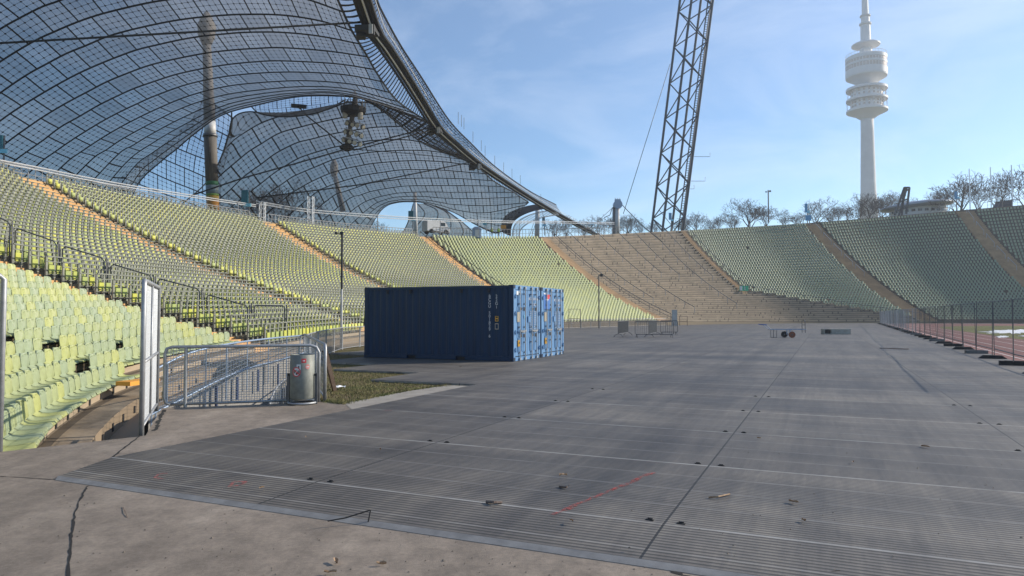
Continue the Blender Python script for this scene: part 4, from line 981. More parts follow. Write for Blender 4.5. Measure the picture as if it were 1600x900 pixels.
# second tent in the distance
tent = empty('far_tent_roof', tuple(P(680, 370, 178)), 0, 'second dark netted tent roof seen through the arch behind the white van', 'tent roof')
ra = [[(621, 372), (630, 362), (638, 346), (646, 318)], [(636, 374), (652, 352), (664, 334), (652, 318)], [(660, 376), (678, 352), (684, 330), (662, 318)], [(690, 378), (704, 358), (700, 334), (672, 319)], [(715, 378), (724, 362), (712, 340), (682, 322)], [(742, 378), (742, 366), (722, 347), (692, 325)]]
A = [resample([P(x, y, 176 + 2 * i) for x, y in smooth_px(a)], 14)[0] for i, a in enumerate(ra)]
mb = MB(); mb.grid([[Vector(p) for p in r] for r in A]); o = mb.build('membrane', M['roof_far'], tent, smooth=True, uv=[(j * .6, i * 1.0) for i in range(len(A)) for j in range(14)]); o.matrix_parent_inverse = Matrix.Translation(tent.location).inverted()
tb = MB()
for r in A: tb.tube([Vector(p) for p in r], .14, 5)
o = tb.build('net_cable', M['black_metal'], tent); o.matrix_parent_inverse = Matrix.Translation(tent.location).inverted()
# ================================================================== BACKGROUND THINGS
# ---- television tower
YT = 520
tz = lambda y: P(1355, y, YT).z
tb_ = P(1357, 300, YT); KT = YT / FPX * .93
tw = empty('tv_tower', (tb_.x, tb_.y, 12), 0, 'tall hazy white television tower with round pods above the bare trees', 'tower')
def tl(name, prof, m, n=48):
    mb = MB(); mb.lathe([(r * KT / 2.645, tz(y / 2.645) - 12) for r, y in prof], n); return mb.build(name, M[m], tw, smooth=False)
o = tl('shaft', [(40, 930), (32, 790), (29, 650), (27, 540), (26.5, 486)], 'tower', 40); o.data.polygons.foreach_set('use_smooth', [True] * len(o.data.polygons))
tl('lower_pod', [(26.5, 494), (50, 478), (85, 463), (85, 455), (62, 452), (62, 414), (85, 418), (85, 410), (64, 406), (64, 372), (85, 375), (85, 366), (60, 360), (34, 358), (32, 350)], 'tower_white')
for row in (382, 396, 426, 440):
    for k in range(20):
        t = 2 * math.pi * k / 20; r = 63.2 * KT / 2.645; z = tz(row / 2.645) - 12
        mb = MB(); mb.box((r * math.cos(t), r * math.sin(t), z), (1.0, 1.1, 1.3), rz=t); mb.build('porthole', M['tower_band'], tw)
mb = MB()
for k in range(10):
    t = 2 * math.pi * k / 10 + .2; r = 80 * KT / 2.645
    mb.tube([(r * math.cos(t), r * math.sin(t), tz(456 / 2.645) - 12), (r * math.cos(t), r * math.sin(t), tz(412 / 2.645) - 12)], .25, 5)
    mb.tube([(r * math.cos(t + .3), r * math.sin(t + .3), tz(410 / 2.645) - 12), (r * math.cos(t + .3), r * math.sin(t + .3), tz(360 / 2.645) - 12)], .2, 5)
mb.build('gallery_post', M['tower_white'], tw)
o = tl('restaurant_pod', [(32, 360), (34, 352), (60, 335), (84, 322), (85.5, 316), (85.5, 292), (84, 291.5), (84, 275), (85.5, 274.5), (85.5, 267), (84, 266.5), (84, 254), (85.5, 253.5), (85.5, 240), (78, 236), (40, 232)], 'tower_white')
for y0, y1 in ((290.5, 275.5), (265.5, 255)):
    n = 40; mb = MB()
    for k in range(n):
        t0, t1 = 2 * math.pi * (k + .07) / n, 2 * math.pi * (k + .93) / n; r = 84.6 * KT / 2.645
        za, zb = tz(y0 / 2.645) - 12, tz(y1 / 2.645) - 12
        mb.add([(r * math.cos(t0), r * math.sin(t0), za), (r * math.cos(t1), r * math.sin(t1), za), (r * math.cos(t1), r * math.sin(t1), zb), (r * math.cos(t0), r * math.sin(t0), zb)], [(0, 1, 2, 3)])
    mb.build('window_band', M['tower_band'], tw)
tl('upper_shaft', [(27, 236), (26, 212), (24, 200), (21, 196), (21, 168), (20, 104), (20, 100), (17.5, 99), (17.5, 66), (14, 64), (13, 0), (11, -120), (7, -122), (5, -260)], 'tower_white', 32)
tl('antenna_platform', [(30, 199), (59, 190), (59, 185), (54, 182), (22, 172)], 'tower_white')
tl('ring_platform', [(20, 106), (25, 103), (25, 97), (20, 96)], 'tower'); tl('ring_platform', [(17, 72), (22, 69), (22, 64), (15, 62)], 'tower')
mb = MB()
for k in range(36):
    t = 2 * math.pi * k / 36; r = 84 * KT / 2.645; z = tz(240 / 2.645) - 12; mb.tube([(r * math.cos(t), r * math.sin(t), z), (r * math.cos(t), r * math.sin(t), z + 2.2)], .12, 4)
r = 84 * KT / 2.645; mb.tube([(r * math.cos(2 * math.pi * k / 48), r * math.sin(2 * math.pi * k / 48), tz(240 / 2.645) - 9.8) for k in range(48)], .14, 4, closed=True)
mb.build('railing', M['tower_white'], tw)

# ---- lattice floodlight mast
YL = 160
lb, ltp = P(1042, 362, YL), P(1088, 0, YL); ax = (ltp - lb)
lm_ = empty('lattice_mast', tuple(lb), 0, 'tall dark leaning lattice mast rising behind the bare brown terrace', 'mast')
H = 17.4; s2 = 18.3 * YL / FPX * 1.0
def chord(k, t):
    a = R(17.4 + 45 + 90 * k); r = s2 * math.sqrt(2) * .98 * (1 + .05 * t); return ax * t + Vector((r * math.cos(a), r * math.sin(a), 0))
levels = [(362 - y) / 362 for y in (364, 317, 263, 212, 156, 99, 41, -15, -70)]
for k in range(4):
    mb = MB(); mb.tube([chord(k, levels[0]), chord(k, .5), chord(k, levels[-1])], .28, 8); mb.build('leg', M['lattice'], lm_)
mb = MB()
for k in range(4):
    k2 = (k + 1) % 4; off = .5 if k % 2 else 0
    for i in range(len(levels) - 1):
        lo, hi = levels[i], levels[i + 1]; md = (lo + hi) / 2
        if k % 2 == 0: mb.tube([chord(k, lo), chord(k2, md)], .14, 5); mb.tube([chord(k2, md), chord(k, hi)], .14, 5)
        else: mb.tube([chord(k2, lo), chord(k, md)], .14, 5); mb.tube([chord(k, md), chord(k2, hi)], .14, 5)
mb.build('bracing', M['lattice'], lm_)
mb = MB(); c2 = lambda t, d: (chord(3, t) * .72 + chord(0, t) * .28) + Vector((d, 0, 0))
mb.tube([c2(-.02, -.35), c2(1.2, -.35)], .14, 5); mb.tube([c2(-.02, .35), c2(1.2, .35)], .14, 5)
for i in range(120): mb.tube([c2(i / 100, -.35), c2(i / 100, .35)], .06, 4)
mb.build('ladder', M['lattice'], lm_)
mb = MB()
for y, L_ in ((246, 3.6), (284, 3.2), (296, .9)):
    t = (362 - y) / 362; a = chord(3, t).lerp(chord(0, t), .3) + Vector((1.2, 0, 0)); mb.tube([a, a + Vector((L_, 0, 0)), a + Vector((L_, 0, .9))], .05, 4)
mb.build('antenna_arm', M['galv_dark'], lm_)
cable('thin guy cable running down from the lattice mast to the round cable pylon', [(1047, 100, 160), (974, 334, 152)], .07, 'lattice')
cable('cable running right from the round pylon head down to the foot of the lattice mast', [(972, 320, 152), (1003, 352, 148), (1035, 378, 145)], .09, 'lattice')
cable('twin cable descending right behind the base of the lattice mast', [(1030, 328, 162), (1064, 370, 158)], .07, 'lattice')
# ---- cable pylon
pb = P(961, 368, 152); py0 = empty('cable_pylon', tuple(pb), 0, 'short grey pylon with a round cable saddle head behind the brown terrace', 'pylon')
def lp2(name, mb, m, smooth=False): return mb.build(name, M[m], py0, smooth=smooth)
w = lambda x, y: P(x, y, 152) - pb
mb = MB(); mb.tube([w(964, 368), w(964.5, 322)], [.55, .5], 12); lp2('column', mb, 'mast_light', True)
mb = MB(); mb.tube([w(958, 368), w(959, 324)], .28, 6); mb.tube([w(961.5, 368), w(962, 324)], .22, 6)
for y in (362, 352, 342, 332): mb.tube([w(958, y), w(965, y)], .12, 5)
lp2('ladder_frame', mb, 'galv_dark')
mb = MB(); c = w(965, 320); mb.tube([c - Vector((0, .8, 0)), c + Vector((0, .8, 0))], .95, 20); mb.box(c + Vector((0, 0, 1.0)), (1.2, 1.0, .3)); lp2('saddle_head', mb, 'blue_steel')
mb = MB()
for dx in (-.5, 0, .5): mb.tube([c + Vector((dx, 0, 1.1)), c + Vector((dx, 0, 1.5))], .08, 5)
lp2('bolt', mb, 'mast_light')
cable('slack black cable left of the round pylon head', [(957, 324, 152), (953, 336, 152), (944, 340, 152)], .08)
cable('straight grey cable descending left from the round pylon head', [(960, 322, 152), (938, 342, 152), (915, 362, 150)], .05, 'galv_dark')

# ---- saucer roofed pavilion with its trestle
pc = P(1434, 325, 205); pv_ = empty('pavilion', (pc.x, pc.y, pc.z - 5.4), 0, 'low round pavilion with a wide saucer roof and white window band', 'pavilion')
mb = MB(); mb.lathe([(8.4, 0), (8.4, 5.6), (7.5, 5.8)], 40); mb.build('wall', M['tower_white'], pv_, smooth=False)
for k in range(28):
    mb = MB(); t = 2 * math.pi * k / 28; mb.box((8.42 * math.cos(t), 8.42 * math.sin(t), 4.4), (.12, 1.1, .8), rz=t); mb.build('window', M['van_glass'], pv_)
mb = MB(); mb.lathe([(7.5, 5.6), (10.5, 6.1), (10.9, 6.6), (10.2, 7.1), (5.0, 7.9), (1.0, 8.1)], 48)
o = mb.build('roof', mat('pavilion_roof', (0.30, 0.33, 0.37), .4, .4), pv_, smooth=True); o.rotation_euler = (0, R(-4.5), 0)
pv_.scale = (.88, .88, .9)
tb2 = P(1408, 338, 192); tr = empty('trestle', tuple(tb2), 0, 'dark steel A frame trestle standing before the saucer roof', 'trestle')
mb = MB(); w = lambda x, y, d=0: P(x, y, 192 + d) - tb2
for a, b in (((1398, 336), (1413, 293)), ((1404, 338), (1417, 293)), ((1416, 334), (1421, 293)), ((1409, 338), (1413, 293)), ((1413, 293), (1421, 293)), ((1413, 297), (1421, 297)), ((1406, 315), (1419, 311)), ((1400, 330), (1418, 324))): mb.beam(w(*a), w(*b), .42, .42)
mb.build('frame', M['lattice'], tr)
# ---- dark shed, poles, boards on the rim
sh = P(1566, 326, 165); mb = MB(); mb.add([(-1.9, -1, 0), (1.6, -1, 0), (1.6, 1, 0), (-1.9, 1, 0), (-.9, -1, 1.5), (1.7, -1, 1.75), (1.7, 1, 1.75), (-.9, 1, 1.5)], [(0, 1, 5, 4), (1, 2, 6, 5), (2, 3, 7, 6), (3, 0, 4, 7), (4, 5, 6, 7), (3, 2, 1, 0)])
o = mb.build('shed', mat('shed_dark', (.03, .035, .05), .6), None); o.location = sh; tag(o, 'small dark slant fronted shed on the rim at the upper right', 'shed')
rf = MB(); rf.beam((-1.1, 0, 1.58), (1.85, 0, 1.85), 2.3, .12); rf.build('roof', M['black_metal'], o)
def pole(px, y0, y1, Y, r, label, m='galv_dark', arms=None, group='slim poles along the rim'):
    a, b = P(px, y1, Y), P(px, y0, Y); b = Vector((a.x, a.y, b.z)); mb = MB(); mb.tube([a, b], [r * 1.2, r], 8); o = mb.build('pole', M[m]); tag(o, label, 'pole', group)
    if arms:
        am = MB()
        for dx, dz, s in arms: am.tube([b + Vector((0, 0, dz)), b + Vector((dx, 0, dz))], .05, 4); am.box(b + Vector((dx, 0, dz)), (s, s * .8, s * .9))
        am.build('lamp_head', M['black_metal'], o)
    return o
pole(1201, 297, 348, 190, .16, 'slim lamp pole among the bare trees right of the lattice mast', arms=[(.5, -.3, .45), (-.6, -.5, .35)])
pole(1516, 264, 332, 172, .11, 'first thin flagpole right of the brown stairway', 'rail_white')
pole(1549, 261, 326, 172, .10, 'second thin flagpole, left of the small dark shed', 'rail_white')
pole(1582, 258, 324, 172, .12, 'third thin flagpole, right of the small dark shed', 'rail_white')
lp0 = G(533, 545.5); o = pole(533, 452, 545.5, lp0.y, .055, 'slim dark camera pole rising in front of the left stand', 'mast_light', group='camera poles along the front of the stands')
a = P(533, 365, lp0.y); mb = MB(); mb.tube([Vector((lp0.x, lp0.y, P(533, 452, lp0.y).z)), Vector((lp0.x, lp0.y, a.z))], .052, 8); mb.build('upper_pole', M['black_metal'], o)
mb = MB(); t = Vector((lp0.x, lp0.y, a.z)); mb.box(t + Vector((-.02, 0, .02)), (.14, .14, .14)); mb.tube([t, t + Vector((-.28, 0, .02))], .02, 5); mb.box(t + Vector((-.28, -.05, .02)), (.10, .16, .10)); mb.build('camera_head', M['black_metal'], o)
q = G(936, 513.5); pole(936, 430, 513.5, q.y, .065, 'dark lamp pole standing before the pale seats right of the containers', 'galv_dark', arms=[(.3, 0, .3)], group='camera poles along the front of the stands')

def board(px, py, w, h, Y, m, label, post=None, sub=None, grp='blue and teal boards on the rim', rz=0.0):
    c = P(px, py, Y); k = Y / FPX; mb = MB(); mb.box((0, 0, 0), (w * k, .12, h * k)); o = mb.build('rim_board', M[m]); o.location = c; o.rotation_euler = (0, 0, rz); tag(o, label, 'sign', grp)
    if post:
        pm = MB(); x = post[0] * k; pm.tube([(x, .1, h * k * .5), (x, .1, -post[1] * k)], .06 * max(1, Y / 90), 6); pm.build('post', M['galv_dark'], o)
    if sub:
        sm_ = MB(); sm_.box((sub[0] * k, -.03, sub[1] * k), (sub[2] * k, .10, sub[3] * k)); sm_.build('small_panel', M['cyan'], o)
    return o
board(1, 222, 7, 21, 52.5, 'teal', 'teal sign board on a post at the left edge, under the roof', (4, 62), (2, 14, 17, 7)) if False else None
board(0, 222, 8, 22, 52.5, 'teal', 'teal sign board on a post at the left edge of the photo', (5.2, 60), (5, -14.5, 14, 6.5))
board(382.5, 307, 10.5, 20, 79, 'teal', 'teal sign board on a post right of the striped mast', (6.5, 38), (4, -13.5, 12, 5))
board(642, 336, 8, 13, 104, 'teal', 'teal sign board beside the pale mast left of the white van', (3, 30), (4, -8, 6, 3))
board(849, 344, 4, 11, 150, 'teal', 'small teal board right of the short pale mast', (2, 24), (1, -8, 6, 3))
board(757.5, 350, 6, 3.5, 126, 'cyan', 'tiny light blue board near the workers on the rim', (2, 14))
board(925, 349, 6, 4, 150, 'cyan', 'small light blue board left of the round cable pylon', (0, 16))
board(1047, 338, 4, 11, 158, 'skyblue', 'blue board seen through the foot of the lattice mast', (2, 24), (3, -6, 4, 3))
board(1259.5, 325, 4, 14, 164, 'skyblue', 'upright blue board above the brown stairway between bare trees', (2, 24), (3.5, -6, 4, 4))
o = board(1263, 340.5, 9, 8.5, 163, 'skyblue', 'square blue board with two pale lines below the upright blue board', (2, 12))
board(1493.5, 305, 4, 12, 172, 'skyblue', 'upright blue board in front of the bare tree by the right stairway', (1, 26), (4, -4, 4, 3))
# green emergency exit sign
c = P(1162.5, 450.5, 135); k = 135 / FPX; gs = empty('exit_sign', (c.x, c.y, c.z), 0, 'green and white emergency exit sign on posts above the brown steps', 'sign')
mb = MB(); mb.box((0, 0, 0), (14 * k, .08, 8 * k)); mb.build('board', M['green_sign'], gs)
mb = MB(); mb.box((-4.6 * k, -.05, 0), (3.6 * k, .03, 6.4 * k)); mb.box((1.0 * k, -.05, -.4 * k), (1.0 * k, .03, 4.6 * k)); mb.tube([(.5 * k, -.05, 2.6 * k), (1.2 * k, -.05, 2.6 * k)], .09, 6); mb.beam((.6 * k, -.05, -1 * k), (3.0 * k, -.05, -2.6 * k), .1, .03); mb.beam((.6 * k, -.05, .6 * k), (2.9 * k, -.05, 1.8 * k), .09, .03); mb.build('pictogram', M['white_mark'], gs)
for x in (-3, 3): mb = MB(); mb.tube([(x * k, .1, 0), (x * k, .1, -18 * k)], .05, 6); mb.build('post', M['galv_dark'], gs)
# white van, booth, workers, lit board on the rim
vb = P(681, 371, 108); vn = empty('white_van', tuple(vb + Vector((0, 0, .5))), R(34), 'white delivery van parked on the rim above the orange stairway', 'van')
def side_profile(mb, prof, w):
    n = len(prof); mb.add([(x, -w / 2, z) for x, z in prof] + [(x, w / 2, z) for x, z in prof], [tuple(range(n)), tuple(range(2 * n - 1, n - 1, -1))] + [(i, i + n, (i + 1) % n + n, (i + 1) % n) for i in range(n)])
mb = MB(); side_profile(mb, [(-1.9, .35), (2.0, .35), (2.05, .95), (1.75, 1.10), (1.15, 1.85), (.8, 1.98), (-1.8, 2.0), (-1.92, 1.8)], 1.8); b_ = mb.build('body', M['white_paint'], vn)
mb = MB(); mb.add([(1.70, -.78, 1.16), (1.70, .78, 1.16), (1.20, .74, 1.80), (1.20, -.74, 1.80)], [(0, 1, 2, 3)]); mb.box((.75, -.905, 1.45), (.8, .02, .5)); mb.build('window', M['van_glass'], vn)
for x in (-1.2, 1.3):
    for y in (-.85, .85): mb = MB(); mb.tube([(x, y - .1, .35), (x, y + .1, .35)], .34, 16); mb.build('wheel', M['black'], vn)
bb = P(745, 372, 112); mb = MB(); mb.box((0, 0, .7), (1.3, 1.2, 1.4)); mb.add([(-.75, -.7, 1.4), (.75, -.7, 1.4), (.75, .7, 1.4), (-.75, .7, 1.4), (-.35, -.3, 1.8), (.35, -.3, 1.8), (.35, .3, 1.8), (-.35, .3, 1.8)], [(0, 1, 5, 4), (1, 2, 6, 5), (2, 3, 7, 6), (3, 0, 4, 7), (4, 5, 6, 7)])
o = mb.build('toilet_cabin', M['blue_steel']); o.location = bb; tag(o, 'small grey portable cabin on the rim left of the workers', 'cabin')
mb = MB(); mb.box((.1, -.61, .68), (.7, .03, 1.2)); mb.build('door', M['white_paint'], o)
def person(px, py, Y, label, rz=0):
    mb = MB(); me = bpy.data.meshes.new('person')
    J = {'pel': (0, 0, .92), 'chest': (0, 0, 1.30), 'neck': (0, 0, 1.50), 'head': (0, 0.01, 1.62), 'top': (0, .01, 1.74), 'shL': (-.19, 0, 1.42), 'shR': (.19, 0, 1.42), 'elL': (-.25, .03, 1.14), 'elR': (.25, .03, 1.14), 'haL': (-.22, .14, .92), 'haR': (.22, .14, .92), 'hiL': (-.1, 0, .88), 'hiR': (.1, 0, .88), 'knL': (-.11, .02, .48), 'knR': (.12, -.02, .48), 'anL': (-.11, -.02, .08), 'anR': (.13, -.04, .08), 'toL': (-.12, .15, .04), 'toR': (.15, .13, .04)}
    ks = list(J); E = [('pel', 'chest'), ('chest', 'neck'), ('neck', 'head'), ('head', 'top'), ('chest', 'shL'), ('chest', 'shR'), ('shL', 'elL'), ('elL', 'haL'), ('shR', 'elR'), ('elR', 'haR'), ('pel', 'hiL'), ('hiL', 'knL'), ('knL', 'anL'), ('anL', 'toL'), ('pel', 'hiR'), ('hiR', 'knR'), ('knR', 'anR'), ('anR', 'toR')]
    rad = dict(pel=.14, chest=.16, neck=.06, head=.10, top=.07, shL=.07, shR=.07, elL=.045, elR=.045, haL=.035, haR=.035, hiL=.09, hiR=.09, knL=.06, knR=.06, anL=.045, anR=.045, toL=.04, toR=.04)
    me.from_pydata([J[k] for k in ks], [(ks.index(a), ks.index(b)) for a, b in E], [])
    o = bpy.data.objects.new('person', me); C.objects.link(o); sk = o.modifiers.new('skin', 'SKIN')
    for i, k in enumerate(ks): me.skin_vertices[0].data[i].radius = (rad[k], rad[k])
    me.skin_vertices[0].data[0].use_root = True
    ss = o.modifiers.new('sub', 'SUBSURF'); ss.levels = 1; ss.render_levels = 1
    me.materials.append(mat('worker_clothes', (.05, .06, .08), .8)); o.location = P(px, py, Y); o.rotation_euler = (0, 0, rz); tag(o, label, 'person', 'workers standing on the rim')
    v = MB(); v.lathe([(.20, .95), (.21, 1.1), (.22, 1.30), (.19, 1.43), (.10, 1.49)], 14); v.build('vest', M['vest'], o, smooth=True)
    h = MB(); h.lathe([(.112, 1.62), (.12, 1.68), (.09, 1.75), (.03, 1.78)], 12); h.build('helmet', M['white_paint'], o, smooth=True)
person(768.5, 371, 118, 'person in hi vis vest standing on the rim right of the cabin', .3)
person(779, 371, 119, 'person in hi vis vest next to the lit orange board', -.4)
c = P(786.5, 354.5, 124); mb = MB(); mb.box((0, 0, 0), (.95, .1, .6)); o = mb.build('orange_board', M['orange']); o.location = c; tag(o, 'small orange board on a stand at the roof end support', 'board')
mb = MB(); mb.tube([(0, .08, .3), (0, .08, -2.2)], .05, 6); mb.build('post', M['galv_dark'], o)
# ---- pale double pipe rail following the rim, on posts
def line_rail(name, pts, r, m, label, cat_, posts=None, group=None, r_post=.04, second=None):
    w3 = [P(*q) for q in cr_spline(pts, 8)]
    mb = MB(); mb.tube(w3, r, 5)
    if second: mb.tube([p - Vector((0, 0, second)) for p in w3], r, 5)
    if second:
        for i in range(0, len(w3) - 1):
            for t in (.0, .25, .5, .75): 
                a = w3[i].lerp(w3[i + 1], t); b = w3[i].lerp(w3[i + 1], t + .25); mb.tube([a, b - Vector((0, 0, second))], r * .5, 3)
    o = mb.build(name, M[m]); tag(o, label, cat_, group); return o, w3
o, _ = line_rail('cable_tray', [(-30, 244, 49), (0, 250, 51), (60, 261.5, 55), (130, 276, 59), (212, 291, 65), (330, 309.5, 75), (400, 320, 80)], .045, 'rail_white', 'long pale lattice tray running along the upper left rim under the roof', 'cable tray', second=.22)
for x, y0, y1, Y in ((91, 268, 290, 57), (197, 288, 306, 64), (372, 316, 336, 78)): pm = MB(); pm.tube([P(x, y0, Y), P(x, y1 + 6, Y)], .045, 6); pm.build('post', M['galv'], o)
o, _ = line_rail('cable_tray', [(400, 314, 82), (480, 327, 86), (600, 337, 95), (700, 342.5, 106), (800, 345.5, 118), (868, 346, 130), (960, 348, 142)], .055, 'rail_white', 'long pale lattice tray running along the rim past the two small lattice posts', 'cable tray', second=.3)
for x, y0, y1, Y in ((487, 328, 352, 87), (590, 336, 360, 94), (688, 342, 366, 105), (748, 344, 368, 111), (812, 346, 370, 120), (870, 346, 370, 130), (945, 348, 368, 141)): pm = MB(); pm.tube([P(x, y0, Y), P(x, y1, Y)], .06, 6); pm.build('post', M['galv'], o)
def truss_post(px, y0, y1, Y, w, label):
    a, b = P(px, y1, Y), P(px, y0, Y); hh = b.z - a.z; mb = MB(); s = w / 2
    cs = [(-s, -s), (s, -s), (s, s), (-s, s)]
    for x, y in cs: mb.tube([(x, y, 0), (x, y, hh)], .05, 5)
    n = int(hh / .45)
    for i in range(n):
        z0, z1 = hh * i / n, hh * (i + 1) / n
        for k in range(4): mb.tube([(*cs[k], z0 if i % 2 else z1), (*cs[(k + 1) % 4], z1 if i % 2 else z0)], .025, 4)
    o = mb.build('truss_post', M['rail_white']); o.location = a; tag(o, label, 'truss post', 'small lattice posts on the rim')
truss_post(409.5, 316, 350, 82, .55, 'small pale lattice post on the rim right of the teal board')
truss_post(485, 307, 354, 85, .60, 'taller pale lattice post on the rim, right of the first one')

# ---- bare trees
def tree_mesh(seed, h=14.0, spread=.42, depth=7):
    rr = random.Random(seed); tr = MB(); cr = MB(); rnd = lambda a, b: rr.uniform(a, b)
    def grow(p, d, L, r, lev):
        n = 3; pts = [p]; rs = [r]; q = p.copy(); dd = d.copy()
        for i in range(n):
            dd = (dd + Vector((rnd(-.13, .13), rnd(-.13, .13), rnd(-.02, .10)))).normalized(); q = q + dd * (L / n); pts.append(q.copy()); rs.append(r * (1 - .40 * (i + 1) / n))
        (tr if lev == 0 else cr).tube(pts, rs, 7 if lev < 2 else (4 if lev < 4 else 3), cap=lev < 2)
        if lev >= depth or (lev > 4 and rr.random() < .12): return
        nb = (2 if rr.random() < .25 else 3) if lev < 4 else 2
        if lev == 0: nb = 5
        for k in range(nb):
            t = rnd(.55, 1.0) if k else 1.0; b = pts[-1] if t > .95 else pts[max(1, int(t * n))]
            ang = rnd(.30, .70) * (1 + .08 * lev) if lev else rnd(.45, .95); az = 2 * math.pi * (k + rnd(-.3, .3)) / nb + lev * 1.3
            x = dd.cross(Vector((0, 0, 1))); x = x.normalized() if x.length > .05 else Vector((1, 0, 0)); y = dd.cross(x)
            nd = (dd * math.cos(ang) + (x * math.cos(az) + y * math.sin(az)) * math.sin(ang)); nd.z += .10; nd.normalize()
            grow(b, nd, L * rnd(.66, .86), max(rs[-1] * rnd(.62, .82), .030), lev + 1)
    grow(Vector((0, 0, -.5)), Vector((rnd(-.05, .05), rnd(-.05, .05), 1)), h * .20, h * .021, 0)
    return tr, cr
protos = []
for i, (s, dp) in enumerate(((3, 7), (11, 7), (29, 7), (47, 7))):
    a, b = tree_mesh(s, 14, depth=dp); ta = a.build('trunk', M['bark']); cb = b.build('crown', M['bark']); zz = max(v[2] for v in b.v); xx = max(max(abs(v[0]), abs(v[1])) for v in b.v); protos.append((ta.data, cb.data, zz, xx)); bpy.data.objects.remove(ta); bpy.data.objects.remove(cb)
TREES = [  # px, top y, base y, distance, proto, width factor, label
 (884, 336, 372, 172, 0, 1.0, 'low bare tree behind the lower end of the roof cable'),
 (938, 333, 372, 185, 1, 1.2, 'bare tree left of the round cable pylon'),
 (982, 332, 370, 180, 2, 1.2, 'bare tree right behind the round cable pylon'),
 (1003, 343, 368, 195, 3, 1.0, 'smaller bare tree between the pylon and the lattice mast'),
 (1090, 328, 366, 200, 1, 1.0, 'small rounded bare tree just right of the lattice mast'),
 (1122, 337, 364, 205, 0, 1.0, 'low bare tree, second to the right of the lattice mast'),
 (1172, 307, 360, 195, 2, 1.15, 'broad bare tree left of the slim lamp pole'),
 (1222, 325, 356, 205, 3, 1.2, 'low bare tree right of the slim lamp pole'),
 (1275, 307, 354, 195, 1, 1.1, 'rounded bare tree behind the upright blue board'),
 (1310, 321, 350, 205, 0, 1.0, 'small bare tree left of the television tower'),
 (1340, 308, 350, 210, 3, 1.0, 'bare tree at the left foot of the television tower'),
 (1360, 298, 348, 205, 2, 1.0, 'dense bare tree in front of the television tower shaft'),
 (1394, 294, 346, 250, 1, 1.0, 'bare tree between the television tower and the A frame trestle'),
 (1466, 296, 340, 250, 0, .9, 'small bare tree right behind the saucer roofed pavilion'),
 (1500, 268, 340, 190, 2, 1.05, 'large bare tree behind the blue board at the right stairway'),
 (1556, 262, 336, 185, 3, 1.0, 'large bare tree with forked stem behind the dark shed'),
 (1606, 248, 334, 180, 1, 1.1, 'bare tree cut off by the right edge of the photo'),
 (868, 342, 372, 190, 2, 1.2, 'low bare tree left of the lower roof cable, half hidden by the seats'),
 (912, 340, 372, 195, 3, 1.2, 'low bare tree above the left end of the bare terrace'),
 (960, 337, 370, 205, 0, 1.2, 'bare tree directly behind the round cable pylon'),
 (1022, 345, 368, 215, 1, 1.3, 'low hazy bare tree left of the foot of the lattice mast'),
 (1068, 338, 366, 215, 2, 1.2, 'hazy bare tree seen through the foot of the lattice mast'),
 (1108, 340, 364, 220, 3, 1.4, 'low hazy bare tree between two rounded ones right of the lattice mast'),
 (1146, 331, 362, 215, 1, 1.3, 'hazy bare tree at the left flank of the broad bare tree'),
 (1196, 322, 358, 215, 0, 1.2, 'hazy bare tree directly behind the slim lamp pole'),
 (1248, 330, 356, 215, 2, 1.4, 'low hazy bare tree left of the upright blue board'),
 (1294, 322, 352, 215, 3, 1.2, 'hazy bare tree right of the upright blue board'),
 (1326, 317, 350, 220, 1, 1.3, 'low hazy bare tree a little left of the television tower'),
 (1378, 303, 348, 220, 0, 1.2, 'hazy bare tree just right of the television tower shaft'),
 (1410, 308, 346, 250, 2, 1.2, 'hazy bare tree behind the A frame trestle'),
 (1480, 290, 340, 250, 3, 1.0, 'hazy bare tree left of the large one by the right stairway'),
 (1528, 282, 338, 200, 0, 1.0, 'hazy bare tree between the two large ones at the right'),
 (440, 285, 372, 165, 1, 1.5, 'bare tree seen through the roof right of the striped mast'),
 (404, 288, 366, 165, 2, 1.4, 'bare tree seen through the roof directly behind the teal board'),
 (590, 340, 376, 180, 3, 1.2, 'bare tree in the gap at the left end of the roof arch'),
]
for px, y0, y1, Y, pr, wf, lb in TREES:
    a, b = P(px, y1 + 5, Y), P(px, y0, Y); s = (b.z - a.z) / protos[pr][2]; sw = min(1.6, .60 * (b.z - a.z) / protos[pr][3] / s) * wf; o = empty('bare_tree', tuple(a), px * .7, lb, 'tree', 'leafless trees behind the rim'); o.scale = (s * sw, s * sw, s)
    for nm, me in zip(('trunk', 'crown'), protos[pr][:2]): q = bpy.data.objects.new(nm, me); C.objects.link(q); q.parent = o
